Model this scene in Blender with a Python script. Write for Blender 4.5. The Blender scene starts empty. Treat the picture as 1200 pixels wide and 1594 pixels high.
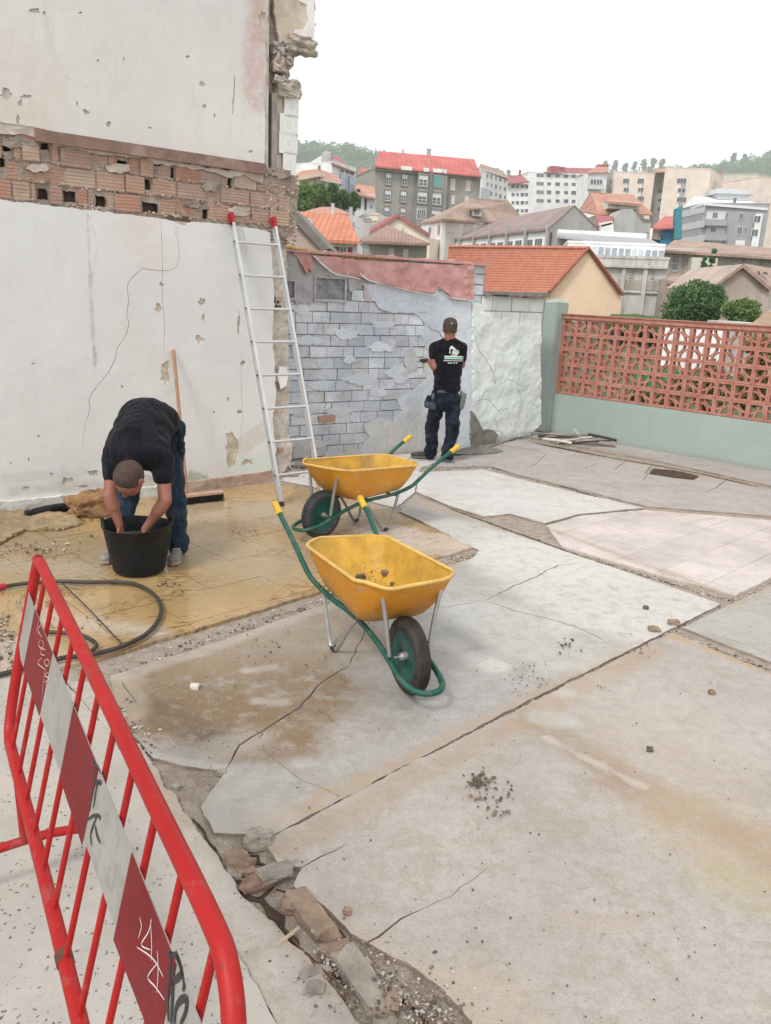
import bpy, bmesh, math, random
import numpy as np
from mathutils import Vector, Matrix, noise, geometry, Euler
random.seed(7); RNG = np.random.default_rng(7)
S = bpy.context.scene
COL = S.collection

# ---------------------------------------------------------------- camera
F_PX, CAM_H, HOR_Y, ROLL = 1250.0, 2.0, 455.0, math.atan(0.047)
PITCH = math.atan((797 - HOR_Y) * math.cos(ROLL) / F_PX)
cam_d = bpy.data.cameras.new('camera'); cam = bpy.data.objects.new('camera', cam_d); COL.objects.link(cam)
cam_d.sensor_fit = 'HORIZONTAL'; cam_d.sensor_width = 36; cam_d.lens = 36 * F_PX / 1200
cam_d.clip_start = 0.05; cam_d.clip_end = 6000
cam.matrix_world = Matrix.Translation((0, 0, CAM_H)) @ Matrix.Rotation(math.pi/2 - PITCH, 4, 'X') @ Matrix.Rotation(ROLL, 4, 'Z')
S.camera = cam
# ---------------------------------------------------------------- world, sun, exposure
world = bpy.data.worlds.new('World'); S.world = world; world.use_nodes = True
SUN_EL, SUN_AZ = math.radians(50), math.radians(-148)
SKY_K, CLOUD_K, SUN_K, EXPO = 0.045, 1.02, 1.75, 0.05
wn = world.node_tree; wn.nodes.clear()
sky = wn.nodes.new('ShaderNodeTexSky'); sky.sky_type = 'NISHITA'; sky.sun_disc = False
sky.sun_elevation = SUN_EL; sky.sun_rotation = SUN_AZ; sky.dust_density = 4
hs = wn.nodes.new('ShaderNodeHueSaturation'); hs.inputs['Saturation'].default_value = 0.25
b1 = wn.nodes.new('ShaderNodeBackground'); b1.inputs['Strength'].default_value = SKY_K
b2 = wn.nodes.new('ShaderNodeBackground'); b2.inputs['Color'].default_value = (0.975, 0.985, 1, 1); b2.inputs['Strength'].default_value = CLOUD_K
ad = wn.nodes.new('ShaderNodeAddShader'); wo = wn.nodes.new('ShaderNodeOutputWorld')
wn.links.new(sky.outputs[0], hs.inputs['Color']); wn.links.new(hs.outputs[0], b1.inputs['Color'])
wn.links.new(b1.outputs[0], ad.inputs[0]); wn.links.new(b2.outputs[0], ad.inputs[1]); wn.links.new(ad.outputs[0], wo.inputs['Surface'])
sun_d = bpy.data.lights.new('sun', 'SUN'); sun = bpy.data.objects.new('sun', sun_d); COL.objects.link(sun)
sun_d.energy = SUN_K; sun_d.angle = math.radians(11); sun_d.color = (1, 0.97, 0.93)
sd = Vector((math.sin(SUN_AZ)*math.cos(SUN_EL), math.cos(SUN_AZ)*math.cos(SUN_EL), math.sin(SUN_EL)))
sun.rotation_euler = sd.to_track_quat('Z', 'Y').to_euler(); sun.location = (0, 0, 60)
S.view_settings.view_transform = 'Standard'; S.view_settings.look = 'None'
S.view_settings.gamma = 1; S.view_settings.exposure = EXPO; S.view_settings.use_curve_mapping = False
S.cycles.use_denoising = True
S.cycles.volume_bounces = 2; S.cycles.max_bounces = 6; S.cycles.volume_step_rate = 4

# ---------------------------------------------------------------- geometry of the place, measured from the photograph
def ray(x, y):
    u, v = x - 600, y - 797
    c, s = math.cos(ROLL), math.sin(ROLL)
    uu, vv = u*c + v*s, -u*s + v*c
    return Vector((uu, math.cos(PITCH)*F_PX - math.sin(PITCH)*vv, -math.sin(PITCH)*F_PX - math.cos(PITCH)*vv))
def gnd(x, y, z=0.0):
    d = ray(x, y); t = (z - CAM_H) / d.z
    return Vector((d.x*t, d.y*t, z))
def g2(x, y, z=0.0):
    p = gnd(x, y, z); return (p.x, p.y)
def at(x, y, Y):
    d = ray(x, y); t = Y / d.y
    return Vector((d.x*t, Y, CAM_H + d.z*t))
class Frame:                       # a vertical plane: origin, horizontal direction, normal towards the camera
    def __init__(s, o, ang):
        s.o = Vector((o[0], o[1], 0)); a = math.radians(ang)
        s.d = Vector((math.cos(a), math.sin(a), 0)); s.n = Vector((s.d.y, -s.d.x, 0)); s.ang = ang
    def p(s, u, z, off=0.0): return s.o + s.d*u + s.n*off + Vector((0, 0, z))
    def uv(s, x, y, off=0.0):
        d = ray(x, y); o = s.o + s.n*off; t = o.dot(s.n) / d.dot(s.n)
        P = d*t + Vector((0, 0, CAM_H)); return ((P - s.o).dot(s.d), P.z)

# ---------------------------------------------------------------- object helpers
def tag(o, label=None, cat=None, group=None, kind=None):
    if label: o['label'] = label
    if cat: o['category'] = cat
    if group: o['group'] = group
    if kind: o['kind'] = kind
    return o
def empty(name, loc=(0, 0, 0), rz=0.0, label=None, cat=None, group=None, kind=None):
    o = bpy.data.objects.new(name, None); COL.objects.link(o); o.location = loc; o.rotation_euler = (0, 0, rz)
    o.empty_display_size = 0.1
    return tag(o, label, cat, group, kind)
def link(name, me, mats=None, parent=None, smooth=False):
    if mats is not None:
        if not isinstance(mats, (list, tuple)): mats = [mats]
        for m in mats: me.materials.append(m)
    if smooth:
        me.polygons.foreach_set('use_smooth', [True]*len(me.polygons))
    o = bpy.data.objects.new(name, me); COL.objects.link(o)
    if parent is not None: o.parent = parent
    return o
def mesh_np(name, V, F):
    me = bpy.data.meshes.new(name); me.from_pydata([tuple(v) for v in V], [], [tuple(f) for f in F]); me.update(); return me
class MB:                          # collects shapes for ONE mesh
    def __init__(s): s.V = []; s.F = []; s.M = []; s.m = 0
    def add(s, V, F):
        b = len(s.V); s.V += [tuple(v) for v in V]; s.F += [tuple(i + b for i in f) for f in F]; s.M += [s.m]*len(F); return s
    def box(s, c, size, rot=None):
        hx, hy, hz = size[0]/2, size[1]/2, size[2]/2; c = Vector(c)
        P = [Vector((x, y, z)) for x in (-hx, hx) for y in (-hy, hy) for z in (-hz, hz)]
        if rot is not None: P = [rot @ p for p in P]
        return s.add([p + c for p in P], [(0,1,3,2),(4,6,7,5),(0,4,5,1),(2,3,7,6),(0,2,6,4),(1,5,7,3)])
    def fbox(s, fr, u0, u1, z0, z1, o0, o1):      # a box in a Frame
        P = [fr.p(u, z, o) for u in (u0, u1) for o in (o0, o1) for z in (z0, z1)]
        return s.add(P, [(0,1,3,2),(4,6,7,5),(0,4,5,1),(2,3,7,6),(0,2,6,4),(1,5,7,3)])
    def tube(s, pts, r, n=10, closed=False, smooth=0, squash=None):
        pts = [Vector(p) for p in pts]
        rs = list(r) if isinstance(r, (list, tuple)) else [r]*len(pts)
        if smooth:
            np_, nr = [], []; L = len(pts)
            rng = range(L if closed else L-1)
            for i in rng:
                p0 = pts[(i-1) % L] if closed or i > 0 else pts[0]*2 - pts[1]
                p1, p2 = pts[i], pts[(i+1) % L]
                p3 = pts[(i+2) % L] if closed or i+2 < L else p2*2 - p1
                for k in range(smooth):
                    t = k/smooth
                    np_.append(0.5*((2*p1) + (p2-p0)*t + (2*p0-5*p1+4*p2-p3)*t*t + (3*p1-p0-3*p2+p3)*t**3))
                    nr.append(rs[i]*(1-t) + rs[(i+1) % L]*t)
            if not closed: np_.append(pts[-1]); nr.append(rs[-1])
            pts, rs = np_, nr
        L = len(pts); V = []; F = []
        T = []
        for i in range(L):
            a = pts[(i+1) % L] if closed or i < L-1 else pts[i]
            b = pts[(i-1) % L] if closed or i > 0 else pts[i]
            t = (a-b); T.append(t.normalized() if t.length > 1e-9 else Vector((0,0,1)))
        up = Vector((0,0,1)) if abs(T[0].z) < 0.9 else Vector((1,0,0))
        N = (up - T[0]*up.dot(T[0])).normalized()
        for i in range(L):
            N = (N - T[i]*N.dot(T[i])).normalized(); B = T[i].cross(N)
            for k in range(n):
                a = 2*math.pi*k/n; V.append(pts[i] + (N*math.cos(a) + B*math.sin(a))*rs[i])
        for i in range(L if closed else L-1):
            j = (i+1) % L
            for k in range(n):
                F.append((i*n+k, i*n+(k+1) % n, j*n+(k+1) % n, j*n+k))
        if not closed:
            F.append(tuple(range(n-1, -1, -1))); F.append(tuple((L-1)*n+k for k in range(n)))
        return s.add(V, F)
    def lathe(s, prof, n=32, M=None, closed=False):  # profile of (r, z) about local z
        V = []; F = []
        for r, z in prof:
            for k in range(n):
                a = 2*math.pi*k/n; v = Vector((r*math.cos(a), r*math.sin(a), z)); V.append(M @ v if M is not None else v)
        L = len(prof)
        for i in range(L if closed else L-1):
            j = (i+1) % L
            for k in range(n): F.append((i*n+k, i*n+(k+1) % n, j*n+(k+1) % n, j*n+k))
        return s.add(V, F)
    def prism(s, poly, z0, z1):
        n = len(poly)
        return s.add([(x, y, z0) for x, y in poly] + [(x, y, z1) for x, y in poly],
                     [tuple(range(n-1, -1, -1)), tuple(range(n, 2*n))] + [(i, (i+1) % n, n+(i+1) % n, n+i) for i in range(n)])
    def build(s, name, mats, parent=None, smooth=False, loc=None):
        me = mesh_np(name, s.V, s.F)
        if any(s.M): me.polygons.foreach_set('material_index', s.M)
        bm = bmesh.new(); bm.from_mesh(me); bmesh.ops.recalc_face_normals(bm, faces=bm.faces); bm.to_mesh(me); bm.free()
        o = link(name, me, mats, parent, smooth)
        if smooth:
            try: me.set_sharp_from_angle(angle=math.radians(45))
            except Exception: pass
        if loc is not None: o.location = loc
        return o
def inside(poly, X, Y):
    P = np.array(poly); n = len(P); r = np.zeros(len(X), bool); j = n-1
    for i in range(n):
        xi, yi, xj, yj = P[i,0], P[i,1], P[j,0], P[j,1]
        c = ((yi > Y) != (yj > Y))
        with np.errstate(divide='ignore', invalid='ignore'):
            r ^= c & (X < (xj-xi)*(Y-yi)/(yj-yi+1e-15)+xi)
        j = i
    return r
def jag(poly, step, amp, closed=True, seed=0.0):
    out = []; n = len(poly)
    for i in range(n if closed else n-1):
        a, b = Vector(poly[i]), Vector(poly[(i+1) % n]); k = max(1, int((b-a).length/step)); d = b-a
        nn = Vector((-d.y, d.x)).normalized() if d.length > 0 else Vector((0,0))
        for q in range(k):
            p = a + d*(q/k)
            w = noise.noise(Vector((p.x/step*0.9+seed, p.y/step*0.9, seed))) + 0.6*noise.noise(Vector((p.x/step*2.3, p.y/step*2.3, seed+9)))
            out.append((p.x + nn.x*w*amp, p.y + nn.y*w*amp))
    if not closed: out.append(tuple(poly[-1]))
    if step > .03 and amp > .007 and closed:
        fine = []; L = len(out)
        for i in range(L):
            a, b = Vector(out[i]), Vector(out[(i+1) % L]); d = b-a; nn = Vector((-d.y, d.x)).normalized() if d.length > 1e-9 else Vector((0, 0))
            fine.append(out[i])
            if d.length > .02:
                for q in (1/3, 2/3):
                    p = a + d*q; w = noise.noise(Vector((p.x*31+seed, p.y*31, seed+4))); fine.append((p.x+nn.x*w*amp*.7, p.y+nn.y*w*amp*.7))
        out = fine
    return out
def ribbon(line, w, step=0.04, amp=0.012, seed=3.0):     # a crack outline
    L = jag(line, step, amp, closed=False, seed=seed); n = len(L); A = []; B = []
    for i in range(n):
        a = Vector(L[max(0, i-1)]); b = Vector(L[min(n-1, i+1)]); d = (b-a)
        nn = Vector((-d.y, d.x)).normalized() if d.length > 1e-9 else Vector((0, 1))
        ww = w*(0.25 + 0.75*min(1, min(i, n-1-i)/max(1, n*0.15)))*(0.55 + 0.9*abs(noise.noise(Vector((i*0.7, seed, 0)))*1.4))/2 + 0.0004
        p = Vector(L[i]); A.append(tuple(p+nn*ww)); B.append(tuple(p-nn*ww))
    return A + B[::-1]
def sheet(name, outer, holes, to3, thick, mats, parent=None, grid=0, disp=None, smooth=False, clip=None):
    # outer, holes: 2D outlines; to3(u, v, off) -> 3D; off 0 is the face, -thick the back
    pts = []; edges = []
    for poly in [outer] + holes + ([clip] if clip else []):
        b = len(pts); m = len(poly); pts += [Vector(p) for p in poly]; edges += [(b+i, b+(i+1) % m) for i in range(m)]
    if grid:
        P = np.array(outer); x0, y0 = P.min(0); x1, y1 = P.max(0)
        gx, gy = np.meshgrid(np.arange(x0+grid/2, x1, grid), np.arange(y0+grid/2, y1, grid)); gx = gx.ravel(); gy = gy.ravel()
        gx = gx + RNG.uniform(-.25, .25, gx.size)*grid; gy = gy + RNG.uniform(-.25, .25, gy.size)*grid
        k = inside(outer, gx, gy); pts += [Vector((a, b)) for a, b in zip(gx[k], gy[k])]
    V, E, Fc, *_ = geometry.delaunay_2d_cdt(pts, edges, [], 0, 1e-6)
    Va = np.array([(v.x, v.y) for v in V]); Fa = np.array([f for f in Fc if len(f) == 3])
    C = Va[Fa].mean(1); keep = inside(outer, C[:,0], C[:,1])
    for h in holes: keep &= ~inside(h, C[:,0], C[:,1])
    if clip: keep &= inside(clip, C[:,0], C[:,1])
    Fa = Fa[keep]
    if len(Fa) == 0: return None
    cnt = {}
    for f in Fa:
        for i in range(3):
            a, b = int(f[i]), int(f[(i+1) % 3]); cnt[(a, b)] = 1
    bd = [(a, b) for (a, b) in cnt if (b, a) not in cnt]
    used = sorted(set(Fa.ravel().tolist())); mp = {v: i for i, v in enumerate(used)}
    top = [to3(Va[v][0], Va[v][1], disp(Va[v][0], Va[v][1]) if disp else 0.0) for v in used]
    faces = [tuple(mp[int(i)] for i in f) for f in Fa]
    bv = sorted({v for e in bd for v in e}); bp = {v: len(top)+i for i, v in enumerate(bv)}
    allv = top + [to3(Va[v][0], Va[v][1], -thick) for v in bv]
    faces += [(mp[b], mp[a], bp[a], bp[b]) for a, b in bd]
    me = mesh_np(name, allv, faces)
    if isinstance(mats, list) and len(mats) > 1: me.polygons.foreach_set('material_index', [0]*len(Fa) + [1]*len(bd))
    bm = bmesh.new(); bm.from_mesh(me); bmesh.ops.recalc_face_normals(bm, faces=bm.faces)
    # orient: the first top face must look along +off
    bm.faces.ensure_lookup_table(); f0 = bm.faces[0]; c = to3(*Va[Fa[0]].mean(0), 1.0) - to3(*Va[Fa[0]].mean(0), 0.0)
    if f0.normal.dot(c) < 0: bmesh.ops.reverse_faces(bm, faces=bm.faces)
    bm.to_mesh(me); bm.free()
    o = link(name, me, mats, parent, smooth)
    if smooth:
        me.set_sharp_from_angle(angle=math.radians(50))
    return o
def floor3(z): return lambda u, v, off: Vector((u, v, z + off))
def wall3(fr, base=0.0): return lambda u, v, off: fr.p(u, v, base + off)

# ---------------------------------------------------------------- materials
class NT:
    def __init__(s, name):
        s.m = bpy.data.materials.new(name); s.m.use_nodes = True; s.t = s.m.node_tree; s.t.nodes.clear()
        s.out = s.n('ShaderNodeOutputMaterial'); s.bs = s.n('ShaderNodeBsdfPrincipled'); s.l(s.bs.outputs[0], s.out.inputs[0])
        s.pos = s.n('ShaderNodeNewGeometry').outputs['Position']
    def n(s, t, **k):
        x = s.t.nodes.new(t)
        for a, b in k.items(): setattr(x, a, b)
        return x
    def l(s, a, b): s.t.links.new(a, b)
    def put(s, sock, v):
        if hasattr(v, 'links') or hasattr(v, 'is_output'): s.l(v, sock)
        else: sock.default_value = v
    def math(s, op, a, b=0.0, c=0.0, clamp=False):
        x = s.n('ShaderNodeMath', operation=op, use_clamp=clamp)
        for i, v in enumerate((a, b, c)): s.put(x.inputs[i], v)
        return x.outputs[0]
    def vmath(s, op, a, b=None):
        x = s.n('ShaderNodeVectorMath', operation=op); s.put(x.inputs[0], a)
        if b is not None: s.put(x.inputs[3] if op == 'SCALE' else x.inputs[1], b)
        return x.outputs['Value'] if op in ('DOT_PRODUCT', 'LENGTH', 'DISTANCE') else x.outputs['Vector']
    def noise(s, scale, detail=4, rough=.6, vec=None, out=0, dist=0.0):
        x = s.n('ShaderNodeTexNoise'); s.put(x.inputs['Vector'], vec if vec is not None else s.pos)
        x.inputs['Scale'].default_value = scale; x.inputs['Detail'].default_value = detail; x.inputs['Roughness'].default_value = rough
        x.inputs['Distortion'].default_value = dist
        return x.outputs[out]
    def ramp(s, f, a, b, lo=0.0, hi=1.0, smooth=True):   # map f from [a,b] to [lo,hi]
        x = s.n('ShaderNodeMapRange', interpolation_type='SMOOTHSTEP' if smooth else 'LINEAR'); s.put(x.inputs[0], f)
        for i, v in zip((1,2,3,4), (a,b,lo,hi)): x.inputs[i].default_value = v
        return x.outputs[0]
    def mix(s, f, a, b, mode='MIX'):
        x = s.n('ShaderNodeMix', data_type='RGBA', blend_type=mode); s.put(x.inputs[0], f)
        for i, v in ((6, a), (7, b)):
            s.put(x.inputs[i], (*v, 1) if isinstance(v, tuple) and len(v) == 3 else v)
        return x.outputs[2]
    def bump(s, h, strength=.3, dist=.01, prev=None):
        x = s.n('ShaderNodeBump'); x.inputs['Strength'].default_value = strength; x.inputs['Distance'].default_value = dist
        s.l(h, x.inputs['Height'])
        if prev is not None: s.l(prev, x.inputs['Normal'])
        s.l(x.outputs[0], s.bs.inputs['Normal']); return x.outputs[0]
    def rnd(s): return s.n('ShaderNodeObjectInfo').outputs['Random']
    def objpos(s): return s.n('ShaderNodeTexCoord').outputs['Object']
    def seg(s, A, B, w, soft, wob=.06, wscale=5.0, vec=None):   # 1 near the segment A-B, 0 beyond w+soft
        if vec is None: vec = s.pos
        A = Vector(A if len(A) == 3 else (*A, 0)); B = Vector(B if len(B) == 3 else (*B, 0)); ba = B - A
        pa = s.vmath('SUBTRACT', vec, tuple(A))
        h = s.math('DIVIDE', s.vmath('DOT_PRODUCT', pa, tuple(ba)), max(ba.length_squared, 1e-9), clamp=True)
        x = s.n('ShaderNodeVectorMath', operation='SCALE'); x.inputs[0].default_value = tuple(ba); s.l(h, x.inputs[3])
        d = s.vmath('LENGTH', s.vmath('SUBTRACT', pa, x.outputs['Vector']))
        nz = s.noise(wscale, 5, .65, vec)
        d = s.math('ADD', d, s.math('MULTIPLY', s.math('SUBTRACT', nz, .5), wob*2.6))
        m = s.ramp(d, w, w+soft, 1.0, 0.0)
        return s.math('MULTIPLY', m, s.ramp(s.noise(wscale*2.6, 6, .75, vec), .32, .56, .25, 1.0))
    def fin(s, col, rough=.8, metal=0.0, spec=None):
        s.put(s.bs.inputs['Base Color'], (*col, 1) if isinstance(col, tuple) and len(col) == 3 else col)
        s.put(s.bs.inputs['Roughness'], rough); s.put(s.bs.inputs['Metallic'], metal)
        if spec is not None: s.bs.inputs['Specular IOR Level'].default_value = spec
        return s.m
_mc = {}
def mat(name, col, rough=.8, var=.18, scale=2.5, dirt=None, dirt_amt=.3, bump=.25, bscale=60, bdist=.004, metal=0.0, rnd=0.0, spec=.3, dscale=1.3):
    if name in _mc: return _mc[name]
    t = NT(name)
    dk = tuple(c*(1-var) for c in col); lt = tuple(min(1, c*(1+var)) for c in col)
    c = t.mix(t.ramp(t.noise(scale, 5, .65), .3, .7), dk, lt)
    if dirt: c = t.mix(t.math('MULTIPLY', t.ramp(t.noise(dscale, 7, .7), .48, .68), dirt_amt), c, dirt)
    if rnd:
        r = t.ramp(t.rnd(), 0, 1, 1-rnd, 1+rnd, False)
        cc = t.n('ShaderNodeCombineColor'); [t.l(r, cc.inputs[i]) for i in range(3)]
        c = t.mix(1.0, c, cc.outputs[0], 'MULTIPLY')
    if bump: t.bump(t.noise(bscale, 4, .7), bump, bdist)
    t.fin(c, rough, metal, spec); _mc[name] = t.m
    return t.m
# ================================================================ GROUND AND FLOOR
G = g2
def PX(*a): return [G(x, y) for x, y in a]
# colours that are really on the floor (dirt, wet cement, stains)
def floor_mat(name, col, stains, rough=.72, speck=.5, wet=None, var=.1, lines=True):
    t = NT(name)
    n1 = t.noise(1.1, 6, .62); n2 = t.noise(7, 6, .7); n3 = t.noise(60, 4, .7)
    c = t.mix(t.ramp(n1, .3, .7), tuple(x*(1-var) for x in col), tuple(min(1, x*(1+var)) for x in col))
    c = t.mix(t.math('MULTIPLY', t.ramp(n2, .47, .7), .45), c, (col[0]*.72, col[1]*.68, col[2]*.62))
    c = t.mix(t.math('MULTIPLY', t.ramp(n3, .56, .7), speck), c, (col[0]*.55, col[1]*.5, col[2]*.45))
    n5 = t.noise(4.5, 8, .8, dist=.8); c = t.mix(t.math('MULTIPLY', t.ramp(n5, .50, .57), .42), c, (col[0]*.74, col[1]*.68, col[2]*.60)); c = t.mix(t.math('MULTIPLY', t.ramp(t.noise(2.1, 8, .8, dist=1.0), .55, .6), .32), c, tuple(min(1, x*1.24) for x in col)); n4 = t.noise(22, 6, .75); c = t.mix(t.math('MULTIPLY', t.ramp(n4, .35, .6, 1, 0), .38), c, (col[0]*.7, col[1]*.68, col[2]*.66)); c = t.mix(t.math('MULTIPLY', t.ramp(t.noise(3.3, 6, .7), .55, .7), .3), c, tuple(min(1, x*1.18) for x in col))
    # worn, scuffed pale streaks
    mp = t.n('ShaderNodeMapping'); t.l(t.pos, mp.inputs[0]); mp.inputs['Rotation'].default_value = (0, 0, math.radians(-40)); mp.inputs['Scale'].default_value = (1.2, 5, 1)
    c = t.mix(t.math('MULTIPLY', t.ramp(t.noise(1.6, 6, .7, mp.outputs[0]), .55, .75), .35), c, tuple(min(1, x*1.28) for x in col))
    r = t.math('ADD', t.math('MULTIPLY', n2, .25), rough-.12)
    for A, B, w, soft, k, sc in stains:
        m = t.math('MULTIPLY', t.seg(G(*A), G(*B), w, soft, wob=max(.05, soft*.7), wscale=4), k)
        c = t.mix(m, c, sc)
    for A, B, w, soft, k in (wet or []):
        m = t.math('MULTIPLY', t.seg(G(*A), G(*B), w, soft, wob=max(.06, soft*.6), wscale=2.5), k)
        r = t.math('SUBTRACT', r, m)
    r = t.math('MAXIMUM', r, .14)
    gr = t.noise(170, 3, .7); c = t.mix(t.math('MULTIPLY', t.ramp(gr, .52, .66), .35), c, (col[0]*.55, col[1]*.5, col[2]*.45)); c = t.mix(t.math('MULTIPLY', t.ramp(gr, .34, .46, 1, 0), .25), c, tuple(min(1, x*1.3) for x in col))
    b = t.bump(gr, .35, .003); b = t.bump(n4, .4, .005, b); t.bump(n2, .5, .009, b)
    t.fin(c, r); return t.m
TAN = (.40, .27, .15); DUST = (.36, .27, .19); OCH = (.27, .19, .09); PALE = (.62, .60, .56)
m_slab1 = floor_mat('slab_concrete_wet', (.365, .348, .328), [
    ((250, 1065), (440, 1065), .26, .28, .95, (.20, .14, .07)), ((300, 1120), (430, 1140), .16, .2, .95, (.19, .125, .06)), ((280, 1030), (560, 1000), .1, .25, .6, (.27, .20, .12)),
    ((330, 1000), (500, 960), .16, .2, .8, (.28, .22, .14)), ((480, 1000), (560, 985), .15, .2, .4, (.30, .26, .18)),
    ((215, 1090), (330, 1150), .05, .1, .7, (.12, .085, .05)), ((180, 1040), (190, 1110), .06, .1, .8, (.36, .30, .22)),
    ((385, 1044), (425, 1038), .003, .05, .6, (.50,.47,.42)), ((400, 1092), (440, 1094), .003, .05, .5, (.50,.47,.42)), ((330, 1165), (400, 1150), .02, .12, .5, (.46, .43, .39)),
    ((503, 1118), (514, 1121), .018, .012, .9, (.25, .19, .11)), ((470, 1098), (466, 1106), .02, .015, .8, (.16, .13, .1)),
    ((400, 1306), (1030, 990), .035, .08, .8, DUST), ((640, 778), (1140, 942), .03, .09, .7, DUST),
    ((190, 1050), (500, 942), .05, .08, .75, (.42, .38, .33)), ((500, 942), (735, 872), .02, .05, .5, DUST),
    ((850, 870), (1000, 950), .5, .35, .7, (.62, .60, .56)), ((700, 830), (900, 880), .3, .3, .6, (.58, .57, .54)), ((760, 960), (860, 1010), .2, .25, .4, (.60, .58, .54)),
    ((700, 1000), (770, 1040), .02, .12, .6, (.62, .59, .55)), ((690, 985), (720, 950), .12, .12, .35, (.36, .40, .42)),
    ((240, 1180), (350, 1200), .01, .05, .6, (.5, .47, .42)), ((330, 1240), (400, 1290), .1, .15, .4, (.48, .44, .39))],
    rough=.62, wet=[((250, 1060), (520, 1060), .35, .3, .9), ((300, 1000), (600, 960), .25, .25, .7), ((560, 1060), (680, 1060), .25, .4, .45)])
m_slab6 = floor_mat('slab_concrete_front', (.385, .352, .318), [
    ((400, 1340), (800, 1130), .02, .08, .65, (.33, .25, .175)), ((800, 1125), (1010, 1015), .04, .09, .7, (.37, .27, .18)),
    ((830, 1120), (960, 1210), .04, .12, .8, (.29, .22, .15)), ((950, 1205), (1200, 1330), .03, .16, .85, (.29, .21, .145)), ((850, 1150), (1000, 1225), .002, .04, .4, PALE),
    ((1080, 1290), (1260, 1360), .12, .2, .5, (.39, .29, .17)), ((1000, 1160), (1100, 1210), .15, .25, .35, (.41, .34, .24)),
    ((1120, 1370), (1200, 1400), .05, .12, .5, (.37, .31, .17)),
    ((840, 1118), (875, 1122), .02, .09, .6, (.45, .46, .44)), ((865, 1075), (885, 1080), .01, .07, .6, (.47, .48, .46)),
    ((880, 1430), (980, 1435), .02, .05, .35, (.40, .31, .25)), ((1000, 1100), (1200, 1150), .2, .3, .35, (.47, .43, .38)),
    ((480, 1500), (760, 1594), .08, .16, .6, (.42, .33, .25)), ((420, 1350), (480, 1390), .03, .06, .7, (.46, .43, .39)),
    ((1045, 990), (1200, 1048), .01, .05, .8, TAN)], rough=.66)
m_slab3 = floor_mat('slab_concrete_pale', (.56, .54, .51), [((640, 778), (850, 828), .03, .06, .8, DUST), ((766, 727), (1004, 790), .03, .06, .7, DUST),
    ((659, 731), (752, 729), .05, .1, .8, (.40, .31, .24)), ((700, 750), (820, 790), .2, .2, .3, (.50, .54, .54))], rough=.7)
m_slab5 = floor_mat('slab_concrete_grey', (.38, .36, .335), [((1130, 945), (1200, 912), .02, .06, .6, DUST), ((1150, 960), (1200, 975), .1, .2, .3, (.48, .45, .42))], rough=.6)
m_slab4 = floor_mat('pavement_concrete', (.385, .355, .335), [((800, 740), (1004, 792), .02, .08, .7, (.44, .39, .34)), ((700, 712), (765, 700), .06, .12, .8, (.17, .15, .125)),
    ((750, 690), (830, 700), .03, .1, .6, (.22, .19, .15)), ((880, 690), (1010, 715), .02, .12, .6, (.25, .215, .17)), ((1000, 705), (1200, 740), .02, .1, .5, (.38, .36, .33)),
    ((800, 800), (870, 810), .02, .06, .4, PALE)], rough=.8)
m_earth = NT('rubble_earth')
def _earth(t):
    n = t.noise(14, 8, .75); v = t.n('ShaderNodeTexVoronoi'); v.inputs['Scale'].default_value = 70; t.l(t.pos, v.inputs['Vector'])
    c = t.mix(t.ramp(n, .35, .65), (.27, .215, .17), (.40, .34, .285)); c = t.mix(t.ramp(t.noise(90, 3, .6), .55, .7), c, (.50, .45, .40))
    b = t.bump(v.outputs[0], .5, .012); t.bump(n, .8, .03, b); t.fin(c, .95); return t.m
m_earth = _earth(m_earth)
m_edge = mat('broken_concrete', (.33, .275, .225), .95, .25, 9, (.2, .16, .13), .5, .8, 70, .01)

yard = MB()
yard.prism([(-9, -3), (7.2, -3), (7.2, 9.2), G(1500, 785), G(865, 671), G(825, 667), G(735, 696), G(640, 700), G(450, 712), G(300, 752), G(0, 788), (-9, 2.4)], -4.9, -0.016)
yard_o = tag(yard.build('yard_ground', m_earth), kind='structure')

CR = []                                              # cracks, px polylines + width in metres
def cracks(*L): return [ribbon(PX(*pl), w, .05, .012, seed=i*1.7+2) for i, (pl, w) in enumerate(L)]
def slab(name, poly, mats, cr=(), z=0.0, thick=.055, step=.06, amp=.008, **k):
    mats = [mats, m_edge] if not isinstance(mats, list) else mats
    return sheet(name, jag(poly, step, amp, seed=z*50+.5), list(cr), floor3(z), thick, mats, yard_o, **k)
S1 = PX((172, 1052), (330, 1002), (500, 943), (738, 868), (746, 857), (655, 811), (622, 796), (645, 772), (745, 810), (797, 830), (873, 856), (1013, 903), (1122, 940), (1026, 988), (800, 1102), (640, 1187), (423, 1300), (335, 1296), (312, 1255), (352, 1200), (300, 1194), (238, 1180), (182, 1112))
slab('concrete_slab', S1, m_slab1, cracks(
    ([(352, 1198), (372, 1160), (408, 1138), (440, 1118), (468, 1100), (500, 1062), (545, 1035)], .012), ([(385, 1132), (408, 1142), (402, 1150)], .008),
    ([(545, 1035), (560, 1000), (575, 965)], .006), ([(755, 935), (800, 912), (835, 898), (850, 888), (870, 880), (900, 876)], .009),
    ([(757, 936), (800, 950), (850, 962), (895, 975), (940, 997)], .011), ([(640, 950), (700, 944), (754, 934)], .005), ([(215, 1050), (300, 1065), (345, 1078)], .005),
    ([(470, 1100), (500, 1108), (530, 1130)], .004), ([(400, 1160), (470, 1215), (560, 1250)], .0025), ([(190, 1190-130), (205, 1085), (220, 1100)], .006)))
S6 = PX((410, 1312), (600, 1210), (800, 1108), (1028, 993), (1048, 986), (1200, 1048), (1700, 1240)) + [(4.2, -.5), (.62, -.5), (.45, 1.2), G(735, 1594), G(690, 1545), G(640, 1505), G(590, 1480), G(545, 1455), G(520, 1425), G(490, 1398), G(455, 1380), G(470, 1352), G(430, 1345)]
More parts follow.
